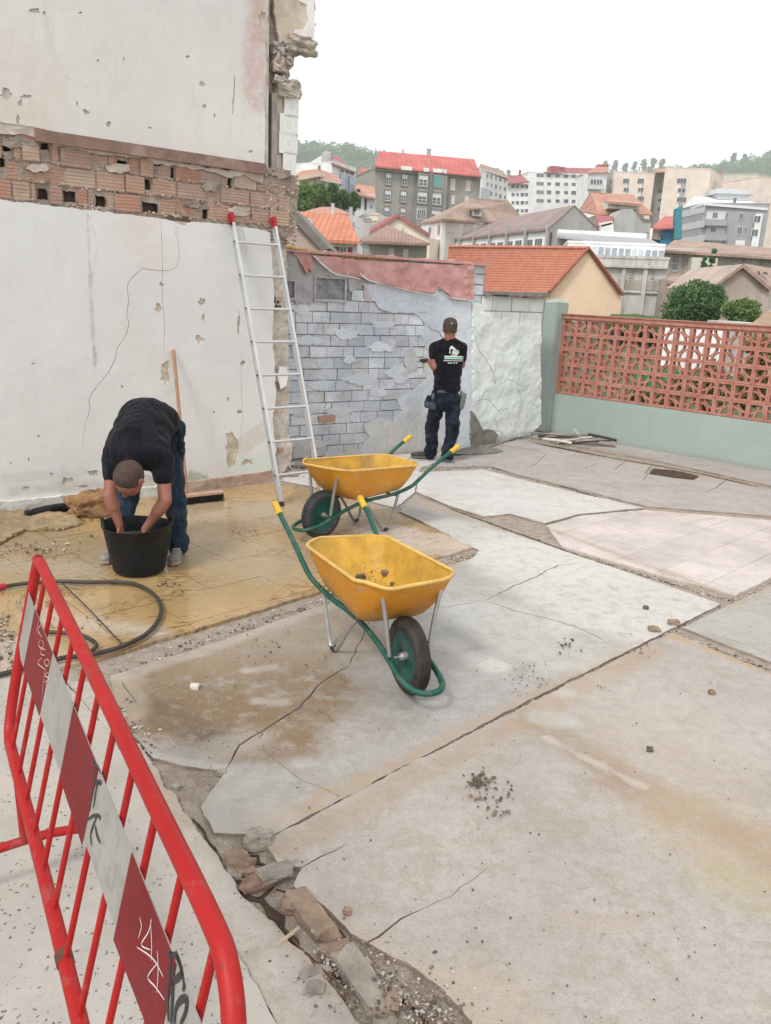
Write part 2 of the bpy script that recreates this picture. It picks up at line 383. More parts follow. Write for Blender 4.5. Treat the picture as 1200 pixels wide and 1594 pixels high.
slab('concrete_slab', S6, m_slab6, cracks(([(455, 1358), (500, 1335), (540, 1315)], .006), ([(548, 1480), (590, 1460), (625, 1432), (660, 1415)], .007), ([(660, 1415), (720, 1385), (760, 1350)], .002)), z=.004, step=.05, amp=.010)
S3 = PX((652, 736), (752, 731), (800, 744), (900, 768), (1003, 791), (900, 801), (848, 815), (794, 800), (752, 805), (700, 788), (648, 766))
slab('concrete_slab', S3, m_slab3, cracks(([(700, 742), (760, 764), (800, 770)], .004), ([(655, 752), (720, 750)], .003), ([(800, 775), (880, 783), (930, 780)], .003)), z=.004)
S0 = PX((428, 746), (446, 720), (640, 706), (700, 705), (690, 716), (655, 728), (645, 766), (616, 790), (500, 760))
slab('concrete_slab', S0, m_slab3, (), z=-.002)
S5 = PX((1062, 977), (1130, 944), (1200, 911), (1420, 806), (1440, 1110), (1200, 1030))
slab('concrete_slab', S5, m_slab5, cracks(([(1095, 985), (1150, 1000), (1200, 1018)], .004)), z=.0)
S4a = PX((758, 697), (825, 673), (865, 675), (1200, 734), (1560, 797), (1560, 812), (1200, 757), (1092, 733), (1020, 717), (945, 705), (870, 689), (806, 678), (790, 686))
slab('pavement_slab', S4a, m_slab4, (), z=.008, thick=.05, amp=.010)
S4b = [PX((660, 727), (690, 718), (735, 703), (760, 700), (806, 684), (866, 698), (942, 714), (1012, 725), (1003, 737), (1050, 745), (1080, 748), (1094, 741), (1200, 763), (1560, 824), (1460, 838), (1200, 803), (1006, 788), (903, 762), (803, 738), (766, 726), (752, 726))]
for q in S4b: slab('pavement_slab', q, m_slab4, cracks(([(870, 729), (889, 727), (910, 729), (931, 721)], .012), ([(955, 731), (968, 722), (977, 717)], .012), ([(1002, 748), (1014, 728)], .010), ([(1096, 767), (1115, 759), (1134, 744)], .012), ([(1116, 760), (1160, 768), (1230, 778), (1300, 788)], .010), ([(877, 743), (930, 753), (985, 765)], .009), ([(850, 706), (835, 722), (812, 731)], .008), ([(1010, 746), (1040, 752), (1060, 758)], .005)), z=.0, thick=.06, amp=.008, step=.05)

# tiles of the pale floor (right) and of the ochre floor (left)
def rot2(a): return math.cos(a), math.sin(a)
A44 = math.radians(44.3); e1 = Vector(rot2(A44)); e2 = Vector((-e1.y, e1.x))
def tile_field(region, org, size, mat_f, z, gap, name, skip=0.0, tilt=0.0):
    P = np.array(region); o = Vector(org); ns = 0
    pr = [((Vector(p)-o).dot(e1), (Vector(p)-o).dot(e2)) for p in region]
    i0, i1 = math.floor(min(a for a, b in pr)/size), math.ceil(max(a for a, b in pr)/size)
    j0, j1 = math.floor(min(b for a, b in pr)/size), math.ceil(max(b for a, b in pr)/size)
    for i in range(i0, i1):
        for j in range(j0, j1):
            g = gap*random.uniform(.5, 1.5)/2
            sq = [o + e1*(i*size+a) + e2*(j*size+b) for a, b in ((g, g), (size-g, g), (size-g, size-g), (g, size-g))]
            sq = [(p.x, p.y) for p in sq]
            c = [(sum(p[0] for p in sq)/4, sum(p[1] for p in sq)/4)]
            pts = sq + c; X = np.array([p[0] for p in pts]); Y = np.array([p[1] for p in pts])
            ins = inside(region, X, Y)
            if not ins.any(): continue
            if random.random() < skip: continue
            dz = random.uniform(-tilt, tilt)
            sx, sy = random.uniform(-tilt, tilt)*1.5, random.uniform(-tilt, tilt)*1.5; cx, cy = c[0]
            f = lambda u, v, off, dz=dz, sx=sx, sy=sy, cx=cx, cy=cy: Vector((u, v, z + off + dz + (u-cx)*sx + (v-cy)*sy))
            if ins.all(): sheet(name, sq, [], f, .02, [mat_f], yard_o)
            else: sheet(name, sq, [], f, .02, [mat_f], yard_o, clip=jag(region, .08, .015, seed=4))
def tile_mat(name, base, dark, strokes, rough, wetk, stains=()):
    t = NT(name)
    r4 = t.math('MULTIPLY', t.math('FLOOR', t.math('MULTIPLY', t.rnd(), 4)), math.pi/4)
    vr = t.n('ShaderNodeVectorRotate', rotation_type='Z_AXIS'); t.l(t.pos, vr.inputs['Vector']); t.l(t.math('ADD', r4, .35), vr.inputs['Angle'])
    mp = t.n('ShaderNodeMapping'); t.l(vr.outputs[0], mp.inputs[0]); mp.inputs['Scale'].default_value = (5, 34, 1)
    st = t.math('MULTIPLY', t.noise(1.7, 3, .5, mp.outputs[0], dist=1.2), t.ramp(t.noise(2.6, 4, .6), .35, .6, .7, 1.08))
    big = t.noise(1.3, 6, .65); mid = t.noise(9, 6, .7)
    c = t.mix(t.ramp(big, .32, .68), tuple(x*.82 for x in base), tuple(min(1, x*1.15) for x in base))
    c = t.mix(t.math('MULTIPLY', t.ramp(st, .50, .62), strokes), c, dark)
    c = t.mix(t.math('MULTIPLY', t.ramp(mid, .5, .72), .5), c, (base[0]*.62+.02, base[1]*.6+.015, base[2]*.6+.01))
    rr = t.ramp(t.rnd(), 0, 1, .93, 1.07, False); cc = t.n('ShaderNodeCombineColor'); [t.l(rr, cc.inputs[i]) for i in range(3)]
    c = t.mix(1.0, c, cc.outputs[0], 'MULTIPLY')
    for A, B, w, soft, k, sc in stains: c = t.mix(t.math('MULTIPLY', t.seg(G(*A), G(*B), w, soft, wob=max(.06, soft*.7), wscale=5), k), c, sc)
    r = t.ramp(t.noise(1.0, 4, .6), .35, .6, rough-wetk, rough)
    t.bump(mid, .07, .003); t.fin(c, r); return t.m
m_och = tile_mat('ochre_wood_print_tile', (.40, .27, .125), (.15, .085, .03), .85, .36, .26, [
    ((60, 960), (230, 985), .05, .12, .6, (.46, .41, .34)), ((190, 975), (260, 990), .01, .06, .4, (.50, .45, .37)),
    ((0, 830), (120, 850), .2, .2, .85, (.25, .175, .085)), ((60, 870), (330, 860), .1, .3, .6, (.26, .19, .10)), ((200, 940), (420, 900), .1, .3, .5, (.30, .21, .10)), ((280, 800), (420, 790), .1, .25, .5, (.33, .25, .15)), ((20, 880), (130, 890), .06, .2, .4, (.40, .35, .28)), ((300, 850), (440, 880), .25, .3, .45, (.36, .31, .22)),
    ((330, 800), (560, 800), .25, .3, .4, (.42, .36, .28)), ((600, 830), (735, 860), .2, .15, .9, (.52, .44, .37)), ((0, 1010), (60, 1040), .1, .2, .7, (.42, .39, .35)),
    ((160, 1022), (500, 920), .005, .05, .5, (.30, .22, .15)), ((550, 880), (640, 860), .1, .2, .5, (.44, .37, .28))])
m_pale = tile_mat('pale_basket_tile', (.53, .475, .44), (.50, .43, .385), .55, .6, .15, [((845, 820), (1144, 932), .01, .06, .7, DUST), ((1000, 800), (1110, 800), .02, .08, .35, DUST), ((1060, 818), (1110, 806), .02, .03, .6, (.42, .38, .34))])
OCHR = PX((-60, 1098), (0, 1062), (60, 1048), (160, 1024), (340, 970), (500, 921), (620, 886), (735, 853), (690, 830), (610, 797), (500, 764), (425, 753), (300, 768), (200, 778), (100, 790), (0, 806), (-260, 850))
tile_field(OCHR, G(190, 1000), .42, m_och, .006, .0035, 'floor_tile', tilt=.0009)
S2 = PX((851, 819), (905, 803), (1004, 794), (1200, 810), (1440, 826), (1340, 836), (1200, 899), (1146, 928), (1013, 892), (873, 850))
tile_field(S2, G(1100, 860), .36, m_pale, .003, .0035, 'floor_tile', tilt=.0006)

# the street side: terrazzo and the cement strip
def _terr():
    t = NT('speckled_terrazzo'); v = t.n('ShaderNodeTexVoronoi'); v.inputs['Scale'].default_value = 48; 
    ds = t.vmath('SCALE', t.noise(45, 3, .7, out=1), .035); t.l(t.vmath('ADD', t.pos, ds), v.inputs['Vector'])
    rv = t.n('ShaderNodeSeparateColor'); t.l(v.outputs['Color'], rv.inputs[0])
    chip = t.math('MULTIPLY', t.ramp(v.outputs['Distance'], .20, .25, 1, 0), t.math('GREATER_THAN', rv.outputs[0], .5))
    v2 = t.n('ShaderNodeTexVoronoi'); v2.inputs['Scale'].default_value = 90; t.l(t.vmath('ADD', t.pos, ds), v2.inputs['Vector'])
    rv2 = t.n('ShaderNodeSeparateColor'); t.l(v2.outputs['Color'], rv2.inputs[0])
    chip2 = t.math('MULTIPLY', t.ramp(v2.outputs['Distance'], .2, .27, 1, 0), t.math('GREATER_THAN', rv2.outputs[0], .7))
    c = t.mix(t.ramp(t.noise(2.2, 6, .65), .3, .7), (.34, .315, .28), (.43, .40, .36))
    c = t.mix(t.math('MULTIPLY', t.ramp(t.noise(.9, 5, .6), .5, .7), .5), c, (.44, .38, .31))
    c = t.mix(t.math('MULTIPLY', chip, .85), c, (.055, .045, .04)); c = t.mix(t.math('MULTIPLY', chip2, .6), c, (.16, .11, .08))
    c = t.mix(t.math('MULTIPLY', t.seg(G(150, 1120), G(440, 1594), .03, .1, .06), .8), c, (.40, .365, .32))
    t.bump(t.noise(120, 3, .6), .25, .002); t.fin(c, t.ramp(t.noise(3, 4), .3, .7, .45, .65)); return t.m
TER = [G(100, 1062), G(160, 1132), G(215, 1210), G(280, 1320), G(345, 1440), G(430, 1594), (.62, .3), (.62, -1.5), (-6, -1.5), (-6, 4.9), (-3.2, 4.7), G(-60, 1062), G(0, 1052)]
terr_o = tag(sheet('street_pavement', jag(TER, .1, .012, seed=1), [], floor3(.012), .06, [_terr()]), kind='structure')
m_strip = floor_mat('cement_strip', (.41, .375, .33), [((230, 1200), (600, 1594), .02, .1, .6, (.36, .28, .21)), ((300, 1300), (480, 1560), .02, .05, .5, (.47, .44, .40))], rough=.8, speck=.7)
STR = [G(104, 1060), G(150, 1062), G(172, 1110), G(232, 1182), G(262, 1230), G(300, 1282), G(338, 1335), G(372, 1388), G(418, 1432), G(462, 1478), G(510, 1530), G(560, 1594), (.3, 1.1), (.66, .3), (.62, .3), G(430, 1594), G(345, 1440), G(280, 1320), G(215, 1210), G(160, 1132)]
sheet('cement_strip', jag(STR, .05, .012, seed=8), [], floor3(.004), .05, [m_strip], yard_o,
      grid=.03, disp=lambda u, v: .010*noise.noise(Vector((u*9, v*9, 0))))

# ---- loose gravel along joints and edges (nobody could count it)
def ico(seed, sub=1):
    bm = bmesh.new(); bmesh.ops.create_icosphere(bm, subdivisions=sub, radius=1)
    for v in bm.verts: v.co *= 1 + .45*noise.noise(v.co*1.4 + Vector((seed*7.1, 0, 0)))
    V = np.array([v.co[:] for v in bm.verts]); F = np.array([[v.index for v in f.verts] for f in bm.faces]); bm.free(); return V, F
ICO = [ico(i) for i in range(6)]
def stones(name, items, mats, parent=None, kind='stuff', label=None, zf=.35):
    Vs, Fs, Ms, b = [], [], [], 0
    for (x, y, z, s) in items:
        V, F = ICO[random.randrange(6)]
        a = random.random()*6.28; c, sn = math.cos(a), math.sin(a)
        sc = np.array([s*random.uniform(.7, 1.3), s*random.uniform(.6, 1.1), s*random.uniform(.4, .8)])
        W = V*sc; W = np.stack([W[:,0]*c - W[:,1]*sn, W[:,0]*sn + W[:,1]*c, W[:,2]], 1) + np.array([x, y, z + s*zf])
        Vs.append(W); Fs.append(F + b); b += len(V); Ms += [random.randrange(len(mats))]*len(F)
    V = np.concatenate(Vs); F = np.concatenate(Fs)
    me = bpy.data.meshes.new(name); me.from_pydata(V.tolist(), [], F.tolist()); me.polygons.foreach_set('material_index', Ms); me.update()
    o = link(name, me, mats, parent); return tag(o, label, kind=kind)
m_gr = [mat('gravel_grey', (.36, .32, .28), .95, .3, 30), mat('gravel_brown', (.22, .155, .11), .95, .3, 30), mat('gravel_pale', (.46, .42, .37), .9, .2, 30), mat('gravel_dark', (.11, .085, .065), .95, .3, 30)]
items = []
def along(pl, n, w, s0, s1, z=-.016):
    P = PX(*pl); L = [(Vector(P[i+1])-Vector(P[i])).length for i in range(len(P)-1)]; T = sum(L)
    for _ in range(n):
        r = random.random()*T; i = 0
        while r > L[i]: r -= L[i]; i += 1
        p = Vector(P[i]).lerp(Vector(P[i+1]), r/L[i]); q = random.gauss(0, w); a = random.random()*6.28
        items.append((p.x + q*math.cos(a), p.y + q*math.sin(a), z, s0*(s1/s0)**(random.random()**2.2)))
along([(400, 1306), (640, 1187), (800, 1104), (1035, 990)], 900, .022, .003, .011)
along([(1035, 985), (1130, 940), (1200, 906), (1300, 860)], 260, .03, .003, .012)
along([(1050, 984), (1200, 1040)], 260, .02, .003, .012)
along([(640, 774), (752, 812), (873, 854), (1144, 936)], 900, .04, .003, .014)
along([(766, 728), (901, 765), (1004, 790)], 300, .03, .003, .012)
along([(655, 730), (755, 728)], 200, .05, .004, .014)
along([(806, 683), (945, 711), (1092, 738)], 400, .035, .004, .02, -.03)
along([(1015, 728), (1090, 742)], 160, .06, .006, .02, -.04)
along([(190, 1042), (500, 932), (738, 864)], 1100, .05, .0025, .012)
along([(690, 862), (738, 866)], 120, .05, .004, .014)
along([(240, 1190), (330, 1240)], 900, .09, .003, .012, -.04)
along([(300, 1270), (345, 1330), (400, 1400)], 700, .07, .003, .014, -.03)
along([(400, 1420), (520, 1520), (620, 1594)], 1400, .055, .003, .015, -.03)
along([(520, 1500), (700, 1590)], 900, .07, .0025, .008, .004)
along([(180, 1100), (230, 1180)], 160, .05, .003, .012, 0)
along([(0, 960), (20, 1040)], 160, .07, .004, .02, .01)
along([(430, 735), (500, 725)], 260, .12, .006, .03, 0)
along([(0, 800), (150, 785)], 300, .07, .004, .02, .012)
along([(0, 850), (100, 860)], 200, .22, .004, .016, .014)
along([(740, 725), (640, 715)], 120, .12, .003, .012, .0)
along([(795, 815), (820, 814)], 200, .07, .004, .012, -.04)
stones('joint_gravel', items, m_gr, yard_o)
# scattered crumbs on the slabs
items = []
for _ in range(520):
    x, y = random.uniform(300, 1200), random.uniform(880, 1594); p = gnd(x, y); items.append((p.x, p.y, .008, .0016 + .0035*random.random()**3))
for cx, cy, n, sp, s1 in ((745, 1222, 60, 13, .012), (765, 1245, 34, 22, .009), (770, 1268, 14, 9, .011), (500, 1030, 20, 30, .007), (410, 1015, 14, 20, .012), (885, 1010, 22, 12, .012), (820, 1060, 60, 22, .006),
                          (640, 905-5, 0, 1, .01), (610, 1585, 60, 40, .01), (150, 975, 10, 12, .012), (360, 995, 10, 40, .012), (330, 1090, 14, 30, .006), (270, 918, 30, 14, .012), (1003, 1020, 14, 10, .008), (350, 1140, 40, 40, .006), (935, 1075, 8, 10, .006)):
    for _ in range(n):
        x, y = random.gauss(cx, sp), random.gauss(cy, sp*.6); p = gnd(x, y); items.append((p.x, p.y, .012, .003+(s1-.003)*random.random()**1.5))
stones('mud_crumbs', items, [m_gr[3], m_gr[1], mat('mud', (.10, .085, .065), .9, .3, 30)], yard_o)

def rock(name, label, cat, x, y, size, m, z=0.0, group=None, seed=1, sub=3, rz=0.0, rough=.28):
    bm = bmesh.new(); bmesh.ops.create_cube(bm, size=2)
    bmesh.ops.subdivide_edges(bm, edges=bm.edges, cuts=6, use_grid_fill=True)
    for v in bm.verts:
        d = v.co.normalized(); v.co = v.co.lerp(d*1.1, .38)
        v.co *= 1 + rough*noise.noise(v.co*1.1 + Vector((seed*5.3, seed, 0))) + rough*.5*noise.noise(v.co*3.2 + Vector((seed, 0, seed)))
        v.co = Vector((v.co.x*size[0]/2, v.co.y*size[1]/2, v.co.z*size[2]/2))
    me = bpy.data.meshes.new(name); bm.to_mesh(me); bm.free()
    o = link(name, me, m); p = gnd(x, y, z); o.location = (p.x, p.y, z + size[2]*.38); o.rotation_euler = (random.uniform(-.12, .12), random.uniform(-.12, .12), rz)
    return tag(o, label, cat, group)
GR = 'broken chunks lying in the trench and on the slabs'
m_bc = mat('chunk_brown', (.27, .20, .145), .95, .25, 12, (.42, .37, .31), .6, .7, 60, .01); m_gc = mat('chunk_grey', (.31, .275, .235), .95, .25, 12, (.25, .2, .16), .5, .7, 60, .01)
m_rc = mat('chunk_rust', (.25, .165, .12), .95, .3, 14, (.35, .28, .22), .5, .7, 60, .01)
rock('brick_chunk', 'square brown brick chunk tilted at the head of the trench', 'rubble', 372, 1352, (.12, .085, .06), m_bc, -.03, GR, 1, rz=-.9)
rock('brick_chunk', 'cream and brown chunk wedged against the front slab corner', 'rubble', 402, 1318, (.10, .07, .07), m_gc, -.02, GR, 2, rz=.3)
rock('brick_chunk', 'flat grey mortar flake propped over the trench', 'rubble', 428, 1362, (.12, .07, .03), m_gc, .01, GR, 3, rz=.4)
rock('brick_chunk', 'rust brown curved shard in the trench middle', 'rubble', 402, 1382, (.12, .06, .05), m_rc, -.02, GR, 4, rz=.5)
rock('brick_chunk', 'long tan brick bedded in the trench', 'rubble', 482, 1438, (.24, .09, .07), m_bc, -.045, GR, 5, rz=-.95, rough=.12)
rock('brick_chunk', 'lumpy grey chunk at the end of the long tan brick', 'rubble', 522, 1490, (.10, .08, .04), m_bc, -.03, GR, 6, rz=.2)
rock('brick_chunk', 'rounded pale lump beside the rusty rod', 'rubble', 492, 1524, (.09, .06, .03), m_gc, -.02, GR, 7, rz=.1)
rock('kerb_fragment', 'long broken kerb edge running out of the picture bottom', 'rubble', 575, 1560, (.36, .09, .07), m_gc, -.05, GR, 8, rz=-.95, rough=.14)
rock('brick_chunk', 'two tone cobble left of the square brown chunk', 'rubble', 366, 1372, (.06, .05, .05), m_gc, -.04, GR, 9)
rock('pebble', 'pale round pebble on the wet brown stain', 'stone', 303, 1072, (.045, .035, .03), mat('pebble_pale', (.6, .57, .5), .8), .0, None, 10, rough=.1)
rock('brick_chunk', 'dark clod at the corner where three slabs meet', 'rubble', 1048, 972, (.07, .045, .04), m_rc, 0, GR, 11)
rock('brick_chunk', 'brown piece just left of the slab corner clod', 'rubble', 1018, 982, (.07, .05, .03), m_bc, 0, GR, 12)
rock('mud_clod', 'small dark clod alone on the pale slab', 'rubble', 1005, 948, (.035, .03, .025), m_gr[3], .0, None, 13)
rock('mud_clod', 'dark clod alone right of the mud crumbs', 'rubble', 1011, 1168, (.028, .024, .02), m_gr[3], .008, None, 14)
rock('mud_clod', 'grey brown clod near the right edge of the front slab', 'rubble', 1108, 1079, (.035, .03, .02), m_gr[1], .008, None, 15)
rock('brick_chunk', 'reddish crumb right of the trench on the front slab', 'rubble', 540, 1421, (.025, .022, .02), m_rc, .008, None, 16)
rock('brick_chunk', 'largest crumb of the mud spill on the front slab', 'rubble', 742, 1218, (.035, .03, .025), m_gr[3], .008, None, 17)
rock('brick_chunk', 'grey lump on the strip beside the lowest trench end', 'rubble', 492, 1543, (.05, .04, .03), m_gc, .0, GR, 18)
rod = MB(); P = [gnd(455, 1462, -.01), gnd(490, 1500, .0), gnd(525, 1530, .01), gnd(545, 1580, -.02)]; rod.tube(P, .004, 8, smooth=5)
tag(rod.build('steel_rod', mat('rust', (.14, .075, .045), .8, .3, 30), smooth=True), 'thin bent rusty rod lying in the trench', 'rod')
spl = MB(); spl.box((0, 0, 0), (.10, .012, .006), Matrix.Rotation(.9, 3, 'Z')); so = spl.build('wood_splinter', mat('splinter', (.45, .36, .26), .9, .2, 30)); p = gnd(448, 1460, .0); so.location = (p.x, p.y, .005)
tag(so, 'pale wood splinter across the trench beside the tan brick', 'splinter')

m_crevice = mat('crevice_shade', (.075, .05, .035), .98, .3, 20, (.16, .11, .08), .5, .9, 60, .02)  # dark brown colour carries the shade of narrow crevices in the rubble
for i, pl in enumerate(([(352, 1345), (372, 1372), (402, 1400), (440, 1440), (500, 1500), (540, 1530)], [(385, 1325), (412, 1345), (430, 1372), (400, 1395)], [(432, 1376), (470, 1392), (500, 1412), (520, 1440), (545, 1462)], [(545, 1500), (590, 1530), (640, 1560), (680, 1600)], [(300, 1270), (325, 1300), (355, 1340)])):
    sheet('crevice_shade', ribbon(PX(*pl), .028 if i == 0 else .014, .03, .03, seed=i+60), [], floor3(-.0115), .004, [m_crevice], yard_o)
for i, (x, y, sx, sy, sz, m, lb) in enumerate(((352, 1328, .07, .05, .02, m_gc, 'thin flat flake left of the square brown chunk'), (445, 1345, .09, .05, .015, m_gc, 'thin mortar flake lying on the front slab corner'), (455, 1416, .07, .05, .03, m_bc, 'small brown piece at the upper end of the long tan brick'), (515, 1462, .06, .05, .025, m_rc, 'rust brown crumb beside the long tan brick'), (560, 1512, .08, .05, .025, m_gc, 'flat grey flake above the kerb edge at the bottom'), (610, 1568, .07, .04, .03, m_bc, 'brown piece on the gravel near the bottom edge'), (390, 1362, .05, .04, .03, m_rc, 'dark red shard between brown chunk and curved shard'), (275, 1225, .035, .03, .015, m_gc, 'pale flake in the broken out hollow'), (345, 1205, .04, .035, .02, m_gc, 'white pebble at the tip where the cracks meet'))):
    rock('brick_chunk', lb, 'rubble', x, y, (sx, sy, sz), m, -.012, GR, 70+i, rz=-.9+.5*i)

sheet('crevice_shade', jag(PX((1018, 728), (1050, 731), (1088, 739), (1080, 745), (1050, 742), (1010, 736)), .05, .02), [], floor3(-.010), .004, [m_crevice], yard_o)  # flat dark sheet stands in for the shade in the pavement pit
for i, pl in enumerate(([(752, 690), (800, 683), (866, 695), (945, 710)], [(945, 710), (1016, 722), (1092, 736), (1180, 756)], [(700, 790), (790, 822), (900, 862), (1000, 898)], [(766, 727), (850, 748), (950, 778)])):
    sheet('crevice_shade', ribbon(PX(*pl), (.07, .03, .012, .014)[i], .05, .015, seed=i+80), [], floor3(-.010), .004, [m_crevice], yard_o)  # ribbons paint the shade down in the channel and slab seams
# ================================================================ LEFT PARTY WALL
FL = Frame(gnd(415, 748), 39)
def PW(fr, pts, off=0.0): return [fr.uv(x, y, off) for x, y in pts]
def wall_mat(name, base, spots, rough=.85, var=.05, dirt=(.5, .44, .38), dirt_amt=.3, bump=.25, low=None, grime=.6):
    t = NT(name)
    c = t.mix(t.ramp(t.noise(.9, 6, .6), .3, .7), tuple(x*(1-var) for x in base), tuple(min(1, x*(1+var)) for x in base))
    mp = t.n('ShaderNodeMapping'); t.l(t.pos, mp.inputs[0]); mp.inputs['Scale'].default_value = (5, 5, .8)
    c = t.mix(t.math('MULTIPLY', t.ramp(t.noise(1.2, 6, .65, mp.outputs[0]), .55, .78), grime), c, tuple(x*.82 for x in base))
    c = t.mix(t.math('MULTIPLY', t.ramp(t.noise(2.6, 8, .78, dist=.6), .53, .62), .22), c, tuple(x*.84 for x in base)); c = t.mix(t.math('MULTIPLY', t.ramp(t.noise(5.5, 7, .8), .57, .64), .25), c, tuple(x*(.86, .81, .74)[i_] for i_, x in enumerate(base)))
    n2 = t.noise(16, 5, .7)
    c = t.mix(t.math('MULTIPLY', t.ramp(n2, .62, .74), dirt_amt), c, dirt)
    c = t.mix(t.math('MULTIPLY', t.ramp(t.noise(55, 3, .6), .66, .72), .5), c, tuple(x*.6 for x in base))
    for A, B, w, soft, k, sc in spots: c = t.mix(t.math('MULTIPLY', t.seg(A, B, w, soft, wob=max(.03, soft*.7), wscale=6), k), c, sc)
    if low:      # (height, colour, strength): splash dirt near the floor
        z = t.n('ShaderNodeSeparateXYZ'); t.l(t.pos, z.inputs[0])
        f = t.ramp(t.math('ADD', z.outputs[2], t.math('MULTIPLY', t.noise(4, 6, .7), -low[0]*1.6)), -low[0]*.7, low[0]*.4, 1, 0)
        c = t.mix(t.math('MULTIPLY', f, low[2]), c, low[1])
    b = t.bump(n2, bump, .006); t.bump(t.noise(3.5, 4, .6), bump, .03, b)
    t.fin(c, rough); return t.m
def wp(fr, x, y): u, z = fr.uv(x, y); return tuple(fr.p(u, z))
def sp(fr, a, b, w, soft, k, c): return (wp(fr, *a), wp(fr, *b), w, soft, k, c)
L_ = lambda *a: sp(FL, *a)
m_pl_low = wall_mat('whitewash_lower', (.68, .68, .665), [
    L_((215, 350), (235, 400), .10, .2, .30, (.66, .52, .40)), L_((220, 460), (250, 520), .12, .25, .28, (.60, .60, .66)), L_((210, 520), (240, 550), .12, .15, .22, (.66, .55, .47)),
    L_((136, 335), (140, 430), .003, .012, .6, (.48, .45, .42)), L_((140, 430), (146, 540), .005, .014, .6, (.45, .42, .39)), L_((146, 540), (148, 568), .008, .015, .6, (.36, .34, .32)), L_((138, 335), (152, 380), .001, .008, .4, (.5, .47, .44)), L_((152, 380), (142, 450), .001, .008, .4, (.5, .47, .44)),
    L_((245, 505), (255, 560), .03, .05, .4, (.7, .69, .68)), L_((375, 725), (415, 720), .05, .08, .55, (.56, .68, .58)), L_((370, 700), (410, 670), .08, .03, .55, (.55, .49, .43)),
    L_((290, 740), (320, 748), .03, .05, .7, (.27, .30, .19)), L_((225, 750), (275, 760), .05, .05, .6, (.35, .35, .22)), L_((10, 745), (130, 735), .015, .05, .45, (.55, .53, .49)), L_((20, 765), (200, 750), .02, .05, .5, (.50, .46, .38))],
    low=(.10, (.45, .40, .32), .75), var=.04, dirt_amt=.15)
m_pl_up = wall_mat('whitewash_upper', (.67, .655, .63), [
    L_((400, 20), (398, 150), .07, .12, .75, (.56, .42, .37)), L_((405, 0), (402, 60), .04, .06, .5, (.50, .34, .29)),
    L_((30, 100), (70, 130), .12, .2, .35, (.66, .54, .44)), L_((0, 180), (60, 190), .06, .12, .4, (.60, .48, .38)), L_((0, 165), (400, 245), .02, .12, .25, (.65, .56, .48)),
    L_((103, 120), (143, 138), .001, .01, .5, (.5, .46, .42))], var=.04)
m_masonry = mat('raw_masonry', (.36, .30, .26), .95, .3, 8, (.22, .17, .14), .6, .9, 35, .02)
m_darkgap = mat('mortar_core', (.13, .095, .075), .98, .3, 9, None, 0, .9, 40, .02)
wall_root = empty('party_wall', FL.p(0, 0), 0, 'tall whitewashed party wall with an exposed brick band between two plaster fields', 'wall')
WR = wall_root
def setp(o):               # keep world-space geometry under a root that stands at its base
    o.parent = WR_cur; o.location = -WR_cur.location; return o
WR_cur = wall_root
core = MB(); core.fbox(FL, -7.5, .02, -.04, 9, -.40, -.10); setp(core.build('masonry_core', m_darkgap))
up_end = MB()                                       # rough broken end of the wall above the brick band, and the stub beyond
def rough_sheet(name, fr, px, base, thick, m, grid=.035, amp=.03, fs=6, step=.05, jamp=.02, holes=(), seed=2, parent=True, smooth=False):
    o = sheet(name, jag(PW(fr, px, base), step, jamp, seed=seed), list(holes), wall3(fr, base), thick, [m] if not isinstance(m, list) else m, None, grid=grid,
              disp=(lambda u, v: amp*(noise.noise(Vector((u*fs, v*fs, seed))) + .5*noise.noise(Vector((u*fs*2.7, v*fs*2.7, seed))))), smooth=smooth)
    return setp(o) if parent else o
# plaster fields
chip = lambda x, y, rx, ry, seed: PW(FL, [(x + rx*.8*math.cos(a)*(1+.9*noise.noise(Vector((math.cos(a)*1.7, math.sin(a)*1.7, seed*3.1)))+.5*noise.noise(Vector((a*3.3, seed, 0)))), y + ry*.8*math.sin(a)*(1+.9*noise.noise(Vector((math.cos(a)*1.7, math.sin(a)*1.7, seed*3.1)))+.5*noise.noise(Vector((a*3.3, seed, 0))))) for a in [k*math.tau/17 for k in range(17)]])
lowo = [(-900, 205), (-300, 280), (0, 310), (60, 318), (130, 326), (200, 334), (258, 341), (272, 346), (290, 351), (300, 345), (345, 349), (400, 356), (421, 362), (424, 420), (427, 470), (424, 520), (427, 560), (430, 620), (424, 655), (430, 700), (424, 722), (420, 742), (380, 750), (330, 752), (290, 757), (230, 766), (160, 776), (100, 779), (30, 792), (0, 797), (-250, 818), (-900, 905)]
chips_low = [(265-8, 582, 10, 19, 1), (247, 481, 8, 8, 2), (314, 469, 6, 8, 3), (317, 494, 3, 8, 4), (311, 529, 8, 9, 5), (371, 505, 4, 14, 6), (360, 700, 13, 27, 7), (378, 520+45, 4, 5, 8), (252, 443, 5, 4, 9), (145, 736, 11, 6, 10), (106, 749, 10, 7, 11), (40, 760, 8, 4, 12), (355, 621, 3, 4, 13), (373, 641, 4, 4, 14), (265, 382, 3, 3, 15), (94, 413, 2.5, 2, 16), (76, 423, 2, 2, 17), (60, 679, 2.5, 3, 18), (333, 641, 2.5, 2.5, 19), (51, 566, 3, 2, 20), (100, 549, 2, 2, 21), (190, 602, 2, 2, 22), (229, 578, 2, 2, 23), (300, 588, 2, 2, 24), (17, 721, 3, 2, 25), (45, 715, 1.5, 4, 26), (80, 738, 3, 3, 27), (338, 603, 2.5, 2.5, 28), (130, 757, 9, 3, 29), (190, 735, 9, 5, 30), (385, 720, 10, 6, 31)]
cl = lambda pts, w, seed: ribbon(PW(FL, pts), w, .05, .008, seed=seed)
